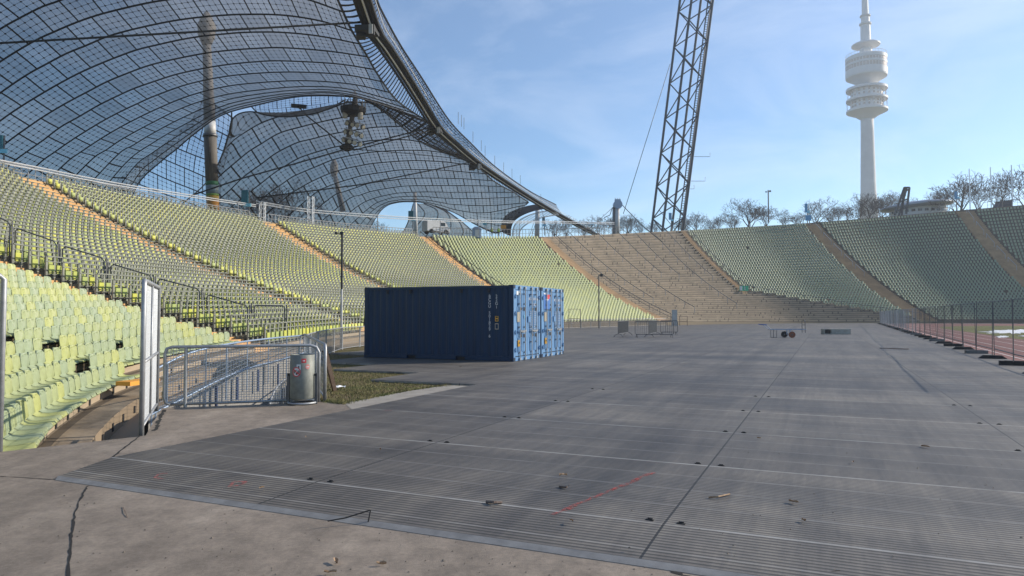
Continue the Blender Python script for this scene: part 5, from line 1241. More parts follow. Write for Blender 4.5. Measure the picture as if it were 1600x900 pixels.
# low brush line between the trees
# ================================================================== MIDDLE DISTANCE
def cont_text(par, body, size, loc, rot, m='white_mark', name='lettering', sp=1.0):
    cu = bpy.data.curves.new(name, 'FONT'); cu.body = body; cu.size = size; cu.align_x = 'CENTER'; cu.space_line = sp; cu.extrude = .001; cu.materials.append(M[m])
    o = bpy.data.objects.new(name, cu); C.objects.link(o); bpy.context.view_layer.update(); me = bpy.data.meshes.new_from_object(o.evaluated_get(bpy.context.evaluated_depsgraph_get())); bpy.data.objects.remove(o); o = bpy.data.objects.new(name, me); C.objects.link(o); o.parent = par; o.location = loc; o.rotation_euler = rot; return o
LC, WC, HC = 6.058, 2.438, 2.591
def container(origin, label, second=False):
    r = empty('shipping_container', origin, -A24, label, 'container', 'blue shipping containers')
    # corrugated side walls + end wall
    def corr(x0, x1, y, z0, z1, sgn, axis='x'):
        mb = MB(); p = .278; d = .036; pts = []; x = x0
        while x < x1 - .01:
            for dx, dd in ((0, 0), (.07, 0), (.14, d), (.21, d)):
                if x + dx < x1: pts.append((x + dx, dd))
            x += p
        pts.append((x1, 0))
        if axis == 'x': mb.grid([[(a, y + sgn * b, z1) for a, b in pts], [(a, y + sgn * b, z0) for a, b in pts]])
        else: mb.grid([[(y + sgn * b, a, z1) for a, b in pts], [(y + sgn * b, a, z0) for a, b in pts]])
        return mb
    corr(.16, LC - .16, .022, .16, HC - .10, 1).build('side_wall', M['cont_shaded'], r)
    corr(.16, LC - .16, WC - .022, .16, HC - .10, -1).build('side_wall', M['cont_shaded'], r)
    corr(.16, WC - .16, .03, .16, HC - .10, 1, 'y').build('end_wall', M['cont_shaded'], r)
    mb = MB(); mb.box((LC / 2, WC / 2, HC - .045), (LC - .2, WC - .10, .03))
    for i in range(20): mb.box((.3 + i * .285, WC / 2, HC - .03), (.12, WC - .16, .03))
    mb.build('roof', M['cont_shaded'], r)
    mb = MB()
    for x in (.08, LC - .08):
        for y in (.08, WC - .08): mb.box((x, y, HC / 2), (.155, .155, HC - .24))
    for y in (.06, WC - .06):
        mb.box((LC / 2, y, HC - .06), (LC - .35, .09, .09))
        for a, b in ((.17, 1.85), (2.22, 3.84), (4.21, LC - .17)): mb.box(((a + b) / 2, y, .09), (b - a, .11, .155))
        for a, b in ((1.85, 2.22), (3.84, 4.21)): mb.box(((a + b) / 2, y, .155), (b - a, .11, .025))
    mb.box((.06, WC / 2, HC - .07), (.1, WC - .3, .13)); mb.box((.06, WC / 2, .08), (.1, WC - .3, .14))
    mb.box((LC / 2, WC / 2, .13), (LC - .3, WC - .2, .05)); mb.build('frame', M['cont_shaded'], r)
    mb = MB()
    for y in (.05, WC - .05):
        for a, b in ((1.85, 2.22), (3.84, 4.21)): mb.box(((a + b) / 2, y + (.08 if y < 1 else -.08), .08), (b - a - .01, .05, .13))
    mb.build('fork_pocket', M['cont_dark'], r)
    mb = MB()
    for x in (.088, LC - .088):
        for y in (.08, WC - .08):
            for z in (.06, HC - .06): mb.box((x, y, z), (.18, .165, .12))
    mb.build('corner_casting', M['cont_shaded'], r)
    mb = MB()
    for x in (.088, LC - .088):
        for z in (.06, HC - .06): mb.box((x, -.0035, z), (.075, .004, .05)); 
    for y in (.08, WC - .08):
        for z in (.06, HC - .06): mb.box((LC + .0035, y, z), (.004, .06, .05))
    mb.build('casting_hole', M['cont_dark'], r)
    mb = MB(); mb.box((LC - .05, WC / 2, HC - .075), (.10, WC - .3, .14)); mb.box((LC - .05, WC / 2, .075), (.10, WC - .3, .13))
    for y in (.08, WC - .08): mb.box((LC - .004, y, HC / 2), (.012, .13, HC - .26))
    mb.build('door_frame', M['cont_sunlit'], r)  # door end frame takes the sunlit blue too
    # doors
    xd = LC - .03
    for k, (y0, y1) in enumerate(((.165, WC / 2 - .012), (WC / 2 + .012, WC - .165))):
        mb = MB(); z0, z1 = .17, HC - .16; yc = (y0 + y1) / 2; wd = y1 - y0
        mb.box((xd - .02, yc, (z0 + z1) / 2), (.03, wd, z1 - z0))
        for a, b in ((z0, z0 + .12), (z1 - .12, z1)): mb.box((xd, yc, (a + b) / 2), (.045, wd, b - a))
        for y in (y0 + .05, y1 - .05): mb.box((xd + .0015, y, (z0 + z1) / 2), (.045, .10, z1 - z0 - .004))
        zs = (.85, 1.78)
        for z in zs:
            mb.box((xd - .004, yc - wd * .10, z), (.03, wd * .5, .14))
        for i, y in enumerate((y0 + wd * .36, y0 + wd * .64)): mb.box((xd - .003, y, (z0 + z1) / 2), (.028, .14, z1 - z0 - .3))
        d = mb.build('door', M['cont_sunlit'], r)
        mb = MB()
        for z in zs: mb.box((xd + .004, y1 - wd * .17, z), (.02, wd * .2, .12)); mb.box((xd + .004, y0 + wd * .52, z), (.02, wd * .12, .10))
        mb.build('door_recess', M['cont_dark'], d)
        for i, y in enumerate((y0 + wd * .30, y0 + wd * .74)):
            mb = MB(); mb.tube([(xd + .07, y, .05), (xd + .07, y, HC - .05)], .020, 8)
            for z in (.28, .62, 1.15, 1.95, 2.30): mb.box((xd + .045, y, z), (.055, .07, .05))
            for z in (.06, HC - .075): mb.box((xd + .06, y, z), (.07, .09, .07))
            rod = mb.build('lock_rod', M['galv'], r)
            mb = MB(); sgn = 1 if i == 0 else -1
            mb.beam((xd + .095, y, 1.02), (xd + .10, y + sgn * .30, 1.00), .035, .02); mb.box((xd + .085, y + sgn * .30, 1.0), (.05, .06, .09)); mb.box((xd + .08, y, 1.02), (.05, .07, .06)); mb.build('handle', M['galv'], rod)
        mb = MB()
        yh = y0 - .03 if k == 0 else y1 + .03
        for z in (.38, .98, 1.62, 2.20): mb.box((xd + .04, yh, z), (.05, .10, .07)); mb.tube([(xd + .06, yh, z - .07), (xd + .06, yh, z + .07)], .022, 8)
        mb.build('hinge', M['cont_sunlit'], r)
    mb = MB(); mb.box((xd + .02, WC / 2 + .10, 1.42), (.09, .20, .20)); mb.build('lock_box', M['cont_sunlit'], r)
    mb = MB()
    for y in (.165, WC / 2, WC - .165): mb.box((xd - .03, y, HC / 2), (.03, .03, HC - .35))
    for z in (.16, HC - .15): mb.box((xd - .025, WC / 2, z), (.03, WC - .35, .035))
    mb.build('gasket', M['cont_dark'], r)
    # markings on the door end
    X = xd + .03
    def plate(name, y, z, w, h, m): mb = MB(); mb.box((X, y, z), (.004, w, h)); return mb.build(name, M[m], r)
    plate('white_label', .38, 2.32, .24, .13, 'white_mark'); plate('data_plate', .44, 1.50, .20, .34, 'cream_mark'); plate('warning_triangle', .46, .60, .16, .22, 'yellow_mark')
    rot = (math.pi / 2, 0, math.pi / 2)
    cont_text(r, 'BCGU', .12, (X + .004, 1.50, 2.10), rot); cont_text(r, '501829 6', .12, (X + .004, 1.97, 2.10), rot); cont_text(r, '22G1', .12, (X + .004, 1.90, 1.90), rot)
    mb = MB()
    for z in [1.68 - .066 * i for i in range(11)]:
        mb.box((X, 1.50, z), (.004, .16 - .03 * ((int(z * 50)) % 2), .022)); mb.box((X, 1.93, z), (.004, .24 - .05 * ((int(z * 100)) % 3), .022))
    mb.build('stencil_lines', M['stencil'], r)
    if second:
        mb = MB(); mb.box((X + .002, .56, 2.06), (.006, .62, .56)); s = mb.build('door_poster', mat('poster_blue', (.03, .14, .42), .5), r)
        mb = MB(); mb.add([(X + .008, .42, 2.30), (X + .008, .62, 2.12), (X + .008, .86, 2.20), (X + .008, .86, 2.34)], [(0, 1, 2, 3)]); mb.add([(X + .0085, .44, 2.33), (X + .0085, .86, 2.34), (X + .0085, .84, 2.26)], [(0, 1, 2)]); mb.build('poster_red', M['red_mark'], s)
        mb = MB(); mb.box((X + .010, .56, 2.14), (.004, .28, .05)); mb.build('poster_band', M['white_mark'], s)
        mb = MB()
        for z in (1.62, 1.52, 1.40, 1.30, 1.14): mb.tube([(X, .93, z), (X + .004, .93, z)], .06, 10)
        mb.build('round_sticker', mat('sticker_blue', (.03, .18, .45), .5), r)
    else:
        mb = MB(); mb.tube([(X, .97, 1.52), (X + .004, .97, 1.52)], .055, 12); mb.build('round_sticker', M['cyan'], r)
    # markings on the long side facing the camera
    Y0 = .016; rot = (math.pi / 2, 0, 0)
    for x in (1.02, 2.0, 4.08, 5.14): mb = MB(); mb.tube([(x, Y0 - .02, HC - .14), (x, Y0 - .02, HC - .25)], .045, 10); mb.box((x, Y0 - .02, HC - .14), (.11, .06, .05)); mb.build('lashing_vent', M['cont_dark'], r)
    cont_text(r, '\n'.join('BCGU') + '\n\n' + '\n'.join('501829') + '\n\n6', .145, (5.16, Y0 - .004, 2.16), rot, sp=.78)
    cont_text(r, '\n'.join('22G1'), .145, (5.42, Y0 - .004, 2.16), rot, sp=.85)
    mb = MB(); mb.box((5.43, Y0 - .003, 1.44), (.12, .004, .18)); q = mb.build('yellow_label', M['yellow_mark'], r)
    mb = MB(); mb.box((5.43, Y0 - .006, 1.49), (.08, .003, .05)); mb.box((5.43, Y0 - .006, 1.40), (.08, .003, .05)); mb.build('label_print', M['cont_dark'], q)
    mb = MB(); mb.box((5.43, Y0 - .003, 1.18), (.13, .004, .20)); q = mb.build('grey_label', M['cream_mark'], r)
    mb = MB(); mb.box((5.43, Y0 - .006, 1.18), (.10, .003, .16)); mb.build('label_print', M['cont_shaded'], q)
    return r
oc = Vector((0.05, 23.72, .046)) - Vector((math.cos(A24), -math.sin(A24), 0)) * LC
c1 = container(tuple(oc), 'dark blue shipping container in front, its long corrugated side in shade')
oc2 = oc + Vector((math.sin(A24), math.cos(A24), 0)) * (WC + .10)
c2_ = container(tuple(oc2), 'blue shipping container behind, with a red and blue poster on its door', True)

# ---- crowd barriers
def barrier(a, b, label):
    a, b = Vector(a), Vector(b); L = (b - a).length; r = empty('crowd_barrier', tuple(a), math.atan2(b.y - a.y, b.x - a.x), label, 'barrier', 'crowd barriers standing on the deck')
    mb = MB(); mb.tube([(.0, 0, .28), (0, 0, 1.05), (.05, 0, 1.10), (L - .05, 0, 1.10), (L, 0, 1.05), (L, 0, .28), (L - .05, 0, .23), (.05, 0, .23)], .026, 7, closed=True); mb.build('frame', M['galv_dark'], r)
    mb = MB(); n = int(L / .125)
    for i in range(1, n): mb.tube([(L * i / n, 0, .23), (L * i / n, 0, 1.10)], .011, 4, cap=False)
    mb.build('bars', M['galv_dark'], r)
    for x in (.12, L - .12): mb = MB(); mb.tube([(x, -.33, .0), (x, -.22, .16), (x, 0, .24), (x, .22, .16), (x, .33, 0)], .022, 6); mb.build('foot', M['galv_dark'], r)
def gp_(px, py): q = G(px, py, .045); return (q.x, q.y, .045)
barrier(gp_(966, 527), gp_(981.5, 524), 'crowd barrier standing apart at the left, seen almost end on')
barrier(gp_(992.5, 527.5), gp_(1052.5, 527.5), 'crowd barrier in front, seen broadside, with pale feet')
barrier(gp_(1014, 527), gp_(1026, 524), 'crowd barrier turned edge on behind the broadside one')
barrier(gp_(1032, 523.5), gp_(1059, 523.5), 'crowd barrier at the back right of the little group')

# ---- two wheeled flat cart
ca, cb_ = Vector(gp_(1213, 527)), Vector(gp_(1251, 526)); cr_ = empty('hand_cart', tuple(Vector(gp_(1227, 527.5))), R(-4), 'two wheeled flat hand cart with rust coloured wheels on the deck', 'cart')
K = 49 / FPX
for y, m in ((-.33, 'rust'), (.33, 'black')):
    mb = MB(); x = .30 if y < 0 else .05; mb.tube([(x, y - .045, .19), (x, y + .045, .19)], .19, 20); w_ = mb.build('wheel', M[m], cr_)
    mb = MB(); mb.tube([(x, y - .06, .19), (x, y + .06, .19)], .04, 10); mb.build('hub', M['galv_dark'], w_)
mb = MB(); x0, x1 = -16.5 * 10 / 10 * K * 1.0 - .15, 1.15
for y in (-.30, .30): mb.tube([(x0 - .95 + .55, y, .80), (x0 - .05, y, .50), (x1, y, .50)], .022, 6)
for i in range(7): mb.tube([(x0 + (x1 - x0) * i / 6, -.30, .50), (x0 + (x1 - x0) * i / 6, .30, .50)], .018, 5)
mb.tube([(.18, -.33, .19), (.18, .33, .19)], .02, 6); mb.beam((.2, -.3, .49), (.17, -.3, .2), .05, .05); mb.beam((.2, .3, .49), (.17, .3, .2), .05, .05); mb.build('platform', M['blue_steel'], cr_)
mb = MB()
for x in (-.78, -.60): mb.tube([(x, -.28, .50), (x, -.28, .02), (x, .28, .02), (x, .28, .50)], .018, 5)
mb.build('leg', M['galv_dark'], cr_)
mb = MB(); mb.tube([(1.10, -.28, .30), (1.10, -.28, 1.02), (1.14, 0, 1.08), (1.10, .28, 1.02), (1.10, .28, .30)], .022, 6); mb.tube([(1.10, -.28, .78), (1.10, .28, .78)], .016, 5); mb.build('end_rack', M['galv_dark'], cr_)
mb = MB(); mb.tube([(x0 - .62, -.30, .81), (x0 - .30, -.30, .78)], .03, 6); mb.tube([(x0 - .62, .30, .81), (x0 - .30, .30, .78)], .03, 6); mb.build('handle_grip', mat('grip_blue', (.05, .12, .35), .5), cr_)
cr_.scale = (1.12, 1.12, 1.12)
# ---- concrete trough
q = G(1288, 522.5, .045); tg = empty('concrete_trough', (q.x, q.y, .045), R(-3), 'open grey concrete trough lying on the far deck right of the cart', 'trough')
L_, w_, h_, t_ = 2.05, .7, .42, .06
mb = MB(); mb.box((L_ / 2, w_ / 2, t_ / 2), (L_, w_, t_)); mb.box((L_ / 2 + .27, t_ / 2, h_ / 2 + t_ / 2), (L_ - .54, t_, h_ - t_)); mb.box((L_ / 2, w_ - t_ / 2, h_ / 2 + t_ / 2), (L_, t_, h_ - t_)); mb.box((L_ - t_ / 2, w_ / 2, h_ / 2 + t_ / 2), (t_, w_ - 2 * t_ - .002, h_ - t_)); mb.box((L_ / 2 + .27, w_ / 2, h_ - t_ / 2 - .003), (L_ - .54, w_ - 2 * t_ - .004, t_)); mb.box((t_ / 2, w_ / 2, h_ / 2), (t_, w_ - 2 * t_ - .004, h_)); mb.build('body', M['trough'], tg)
mb = MB(); mb.box((.3, w_ / 2, h_ / 2), (.40, w_ - .2, h_ - .1)); mb.build('dark_fill', M['black'], tg)  # black block stands for the dark open end of the trough
# ---- plank on the deck, rust spot
q0, q1 = G(1375, 544.5, .05), G(1420, 546, .05); mb = MB(); mb.beam(q0 + Vector((0, 0, .02)), q1 + Vector((0, 0, .02)), .10, .03); tag(mb.build('plank', M['wood']), 'thin wooden plank lying on the deck left of the fence row', 'plank')

# ---- mobile fence along the track
fence_posts = [26.6, 30.3, 33.9, 37.6, 41.1, 44.7, 48.3, 51.9, 55.5, 59.1, 62.7, 66.3, 69.9, 73.5, 77.1, 80.7, 84.3, 87.9, 91.5, 95.1, 98.7, 102.3, 105.9, 109.5, 113.1, 116.7, 120.3, 124, 127.6, 131.2, 134.8]
fence_posts = [19.4, 23.0] + fence_posts
rr = random.Random(5)
for i in range(len(fence_posts) - 1):
    u0, u1 = fence_posts[i], fence_posts[i + 1]; a, b = UV(u0, fence_v(u0), .15), UV(u1, fence_v(u1), .15)
    L = (b - a).length - .09; px = PX(b); lab = 'mobile mesh fence panel on a foot block, %s in the row from the right edge' % (ORD[i] if 0 < i < len(ORD) else 'far along') if i else 'mobile mesh fence panel just outside the right edge'
    if i >= 21: lab = 'distant pale mobile mesh fence panel at the far end of the row'
    r = empty('mobile_fence', tuple(a), math.atan2(b.y - a.y, b.x - a.x) + rr.uniform(-.012, .012), lab, 'fence panel', 'mobile fence panels along the track'); r.rotation_euler[0] = R(rr.uniform(-1.6, 1.6)); 
    m = 'galv_dark' if i < 12 else 'galv'  # paler steel on the far panels paints in the light they catch
    mb = MB(); lean = rr.uniform(-.03, .03)
    mb.tube([(.03, 0, 0), (.03 + lean, 0, 1.95), (L - .03 + lean, 0, 1.95), (L - .03, 0, 0)], .015 if i < 16 else .03, 6); mb.tube([(.03, 0, .25), (L - .03, 0, .25)], .020, 5); mb.build('frame', M[m], r)
    mb = MB(); nv = 30 if i < 10 else 16
    for k in range(1, nv): x = L * k / nv; mb.tube([(x, 0, .18), (x + lean, 0, 1.95)], .0024 if i < 14 else .0045, 3, cap=False)
    for k in range(1, 8): z = .18 + 1.77 * k / 8; mb.tube([(.03, 0, z), (L - .03, 0, z)], .0024 if i < 14 else .004, 3, cap=False)
    mb.build('wire_mesh', M[m], r)
for i, u in enumerate(fence_posts):
    p = UV(u, fence_v(u), 0.046); o = MB()
    if i % 2 == 0: o.box((0, 0, .065), (.78, .22, .13)); o.box((0, 0, .135), (.5, .16, .012))
    else: o.add([(-.44, -.12, 0), (.44, -.12, 0), (.44, .12, 0), (-.44, .12, 0), (-.28, -.09, .12), (.28, -.09, .12), (.28, .09, .12), (-.28, .09, .12)], [(0, 1, 5, 4), (1, 2, 6, 5), (2, 3, 7, 6), (3, 0, 4, 7), (4, 5, 6, 7), (3, 2, 1, 0)])
    o = o.build('fence_weight', M['black'] if i % 4 else M['galv_dark']); o.location = p; o.rotation_euler = (0, 0, -A24 + rr.uniform(-.1, .1))
    n_ = ORD[i] if 0 < i < len(ORD) else ('front' if i == 0 else 'far')
    tag(o, ('%s black fence foot, %s along the fence row from the right edge' % ('flat topped' if i % 2 == 0 else 'sloping', n_)) if i < 20 else 'small black fence foot at the far end of the fence row', 'fence foot', 'fence feet along the track')
# ---- galvanised mesh fence along the front of the stand
def mesh_panel(name, L, h, m, parent, bars=.10, z0=.06, hor=(), wire=.006):
    mb = MB(); mb.tube([(0, 0, 0), (0, 0, h), (L, 0, h), (L, 0, 0)], .024, 6); mb.tube([(0, 0, z0), (L, 0, z0)], .014, 5); f = mb.build('frame', M[m], parent)
    mb = MB(); n = int(L / bars)
    for k in range(1, n): mb.tube([(L * k / n, 0, z0), (L * k / n, 0, h)], wire, 3, cap=False)
    for z in hor: mb.tube([(0, 0, z), (L, 0, z)], wire, 3, cap=False)
    mb.build('wire_mesh', M[m], parent); return f
def front_line():
    out = [Vector((-5.95, 20.3, 0)), Vector((-6.55, 23.0, 0)), Vector((-7.15, 26.5, 0)), Vector((-7.6, 30, 0)), Vector((-7.9, 33, 0))]
    for t in np.linspace(3.9, 6.97, 30):
        p = cat(SF, t); T = cat(ST, t); o = (p - T)[:2]; o /= np.linalg.norm(o); d = max(.6, 2.2 - (t - 3.9) * 1.2); out.append(Vector((p[0] + o[0] * d, p[1] + o[1] * d, 0)))
    return out
fl3, tot = resample(front_line(), 400); npan = int(tot / 2.5); st = np.linspace(0, 399, npan + 1).astype(int)
base_panel = None; NMP = {}
for i in range(npan):
    a, b = Vector(fl3[st[i]]), Vector(fl3[st[i + 1]])
    lab = 'mesh fence panel at the foot of the left stand, left of the containers' if a.y < 30 else ('galvanised mesh fence panel before the pale seats right of the containers' if PX(b) > 870 else 'mesh fence panel at the foot of the left stand, behind the containers')
    vis = PX(a) < 575 or PX(b) > 878
    if not vis: continue
    r = empty('mesh_fence', (a.x, a.y, 0.0), math.atan2(b.y - a.y, b.x - a.x), lab, 'fence panel', 'mesh fence panels along the front of the stand')
    if base_panel is None: mesh_panel('p', 2.45, 1.02, 'galv', r, hor=(.3, .55, .8)); base_panel = list(r.children)
    else:
        for ch in base_panel: q = ch.copy(); C.objects.link(q); q.parent = r
# ================================================================== FOREGROUND
# ---- tall mesh gate leaf seen almost edge on
def tall_panel(a, b, h, label, name='mesh_gate', mid=.98, vstep=.052, hstep=.105, w=.0032):
    a, b = Vector(a), Vector(b); L = (b - a).length; r = empty(name, tuple(a), math.atan2(b.y - a.y, b.x - a.x), label, 'gate', None)
    mb = MB(); mb.tube([(0, 0, -.02), (0, 0, h - .04), (.04, 0, h), (L - .04, 0, h), (L, 0, h - .04), (L, 0, -.02)], .034, 10); mb.tube([(0, 0, mid), (L, 0, mid)], .024, 8); mb.tube([(L * .5, 0, .1), (L * .5, 0, h)], .020, 8); mb.tube([(0, 0, .10), (L, 0, .10)], .022, 8); mb.build('frame', M['galv'], r, smooth=True)
    mb = MB(); n = int(L / vstep)
    for k in range(1, n): mb.tube([(L * k / n, .012, .1), (L * k / n, .012, h)], w, 4, cap=False)
    n = int((h - .1) / hstep)
    for k in range(1, n): z = .1 + (h - .1) * k / n; mb.tube([(0, .012, z), (L, .012, z)], w, 4, cap=False)
    mb.build('wire_mesh', M['wire'], r); return r
g_ = tall_panel(GATE0, GATE1, 2.10, 'tall galvanised mesh gate leaf on the concrete edge, seen almost edge on')
g2_ = tall_panel((-6.12, 8.47, 0), (-7.5, 6.6, 0), 2.10, 'matching mesh gate leaf cut off by the left edge of the photo')
# ---- low mesh fence with rounded corners
L = (LOW1 - LOW0).length; lf = empty('low_fence', tuple(LOW0), math.atan2(LOW1.y - LOW0.y, LOW1.x - LOW0.x), 'low fence with rounded corners and square mesh before the sunken ramp', 'fence')
mb = MB(); pts = [(.10, 0, .05), (.03, 0, .08), (0, 0, .16), (0, 0, .94), (.03, 0, 1.03), (.12, 0, 1.06), (L - .16, 0, 1.06), (L - .05, 0, 1.02), (L, 0, .92), (L, 0, .0)]
mb.tube(pts, .030, 10); mb.tube([(.10, 0, .05), (L, 0, .05)], .024, 8); mb.build('frame', M['galv'], lf, smooth=True)
mb = MB(); mb.tube([(.34, .0, -.02), (.34, 0, 1.05)], .030, 10); mb.build('post', M['galv'], lf); mb = MB(); mb.tube([(L - .36, .05, .0), (L - .36, .05, 1.04)], .026, 10); mb.build('post', M['galv'], lf)
mb = MB(); n = int(L / .045)
for k in range(1, n): mb.tube([(L * k / n, .015, .05), (L * k / n, .015, 1.05)], .0045, 4, cap=False)
for k in range(1, 22): mb.tube([(0, .015, .05 + k * .045), (L, .015, .05 + k * .045)], .0045, 4, cap=False)
mb.build('wire_mesh', M['wire'], lf)
# ---- side fence from the low fence back to the stand
sd0, sd1 = Vector((-3.52, 13.3, 0)), Vector((-5.95, 20.2, 0)); L = (sd1 - sd0).length
sf = empty('side_fence', tuple(sd0), math.atan2(sd1.y - sd0.y, sd1.x - sd0.x), 'galvanised fence running back along the right side of the sunken ramp', 'fence')
mb = MB(); mb.tube([(0, 0, 0), (0, 0, 1.0), (.05, 0, 1.06), (L, 0, 1.06)], .032, 10); mb.tube([(0, 0, .08), (L, 0, .08)], .02, 8)
for i in range(1, 4): mb.tube([(L * i / 3, 0, 0), (L * i / 3, 0, 1.06)], .026, 8)
mb.build('frame', M['galv'], sf, smooth=True)
mb = MB(); n = int(L / .10)
for k in range(1, n): mb.tube([(L * k / n, 0, .08), (L * k / n, 0, 1.05)], .0022, 3, cap=False)
for k in range(1, 10): mb.tube([(0, 0, .08 + k * .1), (L, 0, .08 + k * .1)], .0022, 3, cap=False)
mb.build('wire_mesh', M['wire'], sf)
# ---- curved guard rail and wall of the sunken ramp
top = [(238, 579, 13.3), (250.7, 573, 13.6), (290.7, 553.5, 14.3), (338.7, 541, 15.2), (386.7, 533, 16.6), (434.7, 527.5, 18.2), (469, 524.5, 19.9), (478, 523, 20.3)]
bot = [(238, 648, 13.3), (250.7, 641, 13.6), (290.7, 621, 14.3), (338.7, 596, 15.2), (386.7, 576, 16.6), (434.7, 563, 18.2), (469, 553, 19.9), (478, 550, 20.3)]
t3 = [P(*q) for q in cr_spline(top, 6)]; b3_ = [P(*q) for q in cr_spline(bot, 6)]; n = min(len(t3), len(b3_))
b3_ = [Vector((a.x, a.y, b.z)) for a, b in zip(t3, b3_)]
gr = empty('curved_guard_rail', tuple(b3_[0]), 0, 'curved blue grey guard rail sweeping along the edge of the sunken ramp', 'railing')
def w_(o): o.parent = gr; o.matrix_parent_inverse = Matrix.Translation(gr.location).inverted(); return o
mb = MB(); mb.tube(t3, .022, 8); mb.tube(b3_, .018, 6); w_(mb.build('rail', M['blue_steel'], smooth=True))
for i in range(0, n, 4): mb = MB(); mb.beam(b3_[i] - Vector((0, 0, .5)), t3[i], .03, .02); w_(mb.build('post', M['blue_steel']))
mb = MB()
ta = np.array([tuple(p) for p in t3]); ba = np.array([tuple(p) for p in b3_]); A1, _ = resample(t3, 130); 
zb = np.interp(np.linspace(0, 1, 130), np.linspace(0, 1, n), ba[:, 2])
for i in range(130): mb.tube([Vector((A1[i][0], A1[i][1], zb[i])), Vector(A1[i])], .0035, 3, cap=False)
for j in range(1, 9):
    mb.tube([Vector((A1[i][0], A1[i][1], zb[i] + (A1[i][2] - zb[i]) * j / 9)) for i in range(0, 130, 4)], .0035, 3, cap=False)
w_(mb.build('wire_mesh', M['wire']))
rw = empty('ramp_wall', tuple(b3_[0]), 0, 'curved grey concrete wall with dark blue strips below the guard rail', 'wall')
def w2_(o): o.parent = rw; o.matrix_parent_inverse = Matrix.Translation(rw.location).inverted(); return o
mb = MB(); off = Vector((-.08, .05, 0)); mb.grid([[p + off - Vector((0, 0, .06)) for p in b3_], [Vector((p.x, p.y, -2.1)) + off for p in b3_]]); mb.grid([[p + off * 4 - Vector((0, 0, .06)) for p in b3_], [p + off - Vector((0, 0, .06)) for p in b3_]]); mb.grid([[Vector((p.x, p.y, -2.1)) + off * 4 for p in b3_], [p + off * 4 - Vector((0, 0, .06)) for p in b3_]]); w2_(mb.build('wall', M['wall']))
mb = MB()
for i in range(18, n, 4): mb.beam(Vector((b3_[i].x + .02, b3_[i].y - .03, b3_[i].z - .1)), Vector((b3_[i].x + .02, b3_[i].y - .03, b3_[i].z - .62)), .06, .04)
w2_(mb.build('strip', mat('strip_blue', (.03, .05, .12), .6)))
# inner handrail down in the ramp
mb = MB(); hp = [P(421, 632, 14.4), P(428, 612, 14.8), P(440, 597, 15.4), P(455, 586, 16.2)]; mb.tube([Vector(q) for q in cr_spline([tuple(p) for p in hp], 5)], .02, 6)
for q in cr_spline([tuple(p) for p in hp], 5): mb.tube([Vector(q), Vector(q) - Vector((0, 0, .9))], .012, 4)
tag(mb.build('ramp_handrail', M['galv']), 'short curved handrail with dark bars down in the sunken ramp', 'railing')
# recess side walls under the slab edge: treads below the front row
mb = MB(); ts = np.linspace(0.1, 3.0, 40)
e0 = [cat(SF, t) for t in ts]
def inw(t, d): F, T = cat(SF, t), cat(ST, t); o = (F - T)[:2]; o /= np.linalg.norm(o); return F[:2] + o * d
mb.grid([[(*inw(t, 0.0), cat(SF, t)[2] - .36) for t in ts], [(*inw(t, 1.15), cat(SF, t)[2] - .36) for t in ts]])
mb.grid([[(*inw(t, 1.15), cat(SF, t)[2] - .36) for t in ts], [(*inw(t, 1.15), -2.2) for t in ts]])
tag(mb.build('lower_tread', M['concrete']), 'lowest concrete tread of the near terrace beside the mesh gate', 'terrace step')
mb = MB(); 
for t in np.linspace(.55, 2.4, 12):
    p = inw(t, 0.012); z = cat(SF, t)[2] - .2; F, T = cat(SF, t), cat(ST, t); a = math.atan2((F - T)[1], (F - T)[0]); mb.box((p[0], p[1], z), (.02, .10, .16), rz=a)
for k in (1,):
    for t in np.linspace(.5, 2.5, 16):
        q = rowp(t, 1); F, T = cat(SF, t), cat(ST, t); o = (F - T)[:2]; o /= np.linalg.norm(o); a = math.atan2(o[1], o[0]); z = rowz(t, 0) + .12; mb.box((q[0] + o[0] * .01, q[1] + o[1] * .01, z), (.02, .10, .14), rz=a)
struct(mb.build('vent', M['black']), 'structure')
# step at the end of the front row, orange sunlight painted into its colour
q = G(214, 602, -.35); mb = MB(); mb.box((0, 0, .05), (.95, .42, .10)); mb.build
o = mb.build('orange_step', M['orange']); o.location = P(216, 600, 17.2); o.rotation_euler = (0, 0, R(75)); tag(o, 'small bright orange step at the far end of the front seat row', 'step')
# ---- litter bin
bq = P(472, 623.5, 12.95); bq.z = 0; bn = empty('litter_bin', tuple(bq), 0, 'round galvanised litter bin with a no smoking sticker, hung on the low fence', 'litter bin')
mb = MB(); mb.lathe([(.205, .10), (.215, .12), (.215, .90), (.207, .905), (.200, .90), (.200, .13), (.02, .12)], 40)
M['bin'] = mat('bin_zinc', (0.15, 0.158, 0.14), 0.6, 0.2, (0.21, 0.22, 0.195), 9, 0.05, 30)
mb.build('drum', M['bin'], bn, smooth=True)
mb = MB(); mb.tube([(.25 * math.cos(t), .25 * math.sin(t), .03) for t in np.linspace(0, 2 * math.pi, 25)[:-1]], .022, 6, closed=True); mb.build('base_ring', M['galv'], bn, smooth=True)
mb = MB(); mb.beam((-.255, 0, 0), (-.255, 0, .56), .03, .05); mb.beam((.255, 0, 0), (.255, 0, .56), .03, .05); mb.beam((-.26, 0, .53), (-.2, 0, .53), .03, .03); mb.beam((.2, 0, .53), (.26, 0, .53), .03, .03); mb.beam((0, .2, .5), (0, .3, .5), .05, .05); mb.build('bracket', M['galv_dark'], bn)
def on_drum(ang, z, r=.2165): return Vector((r * math.sin(ang), -r * math.cos(ang), z))
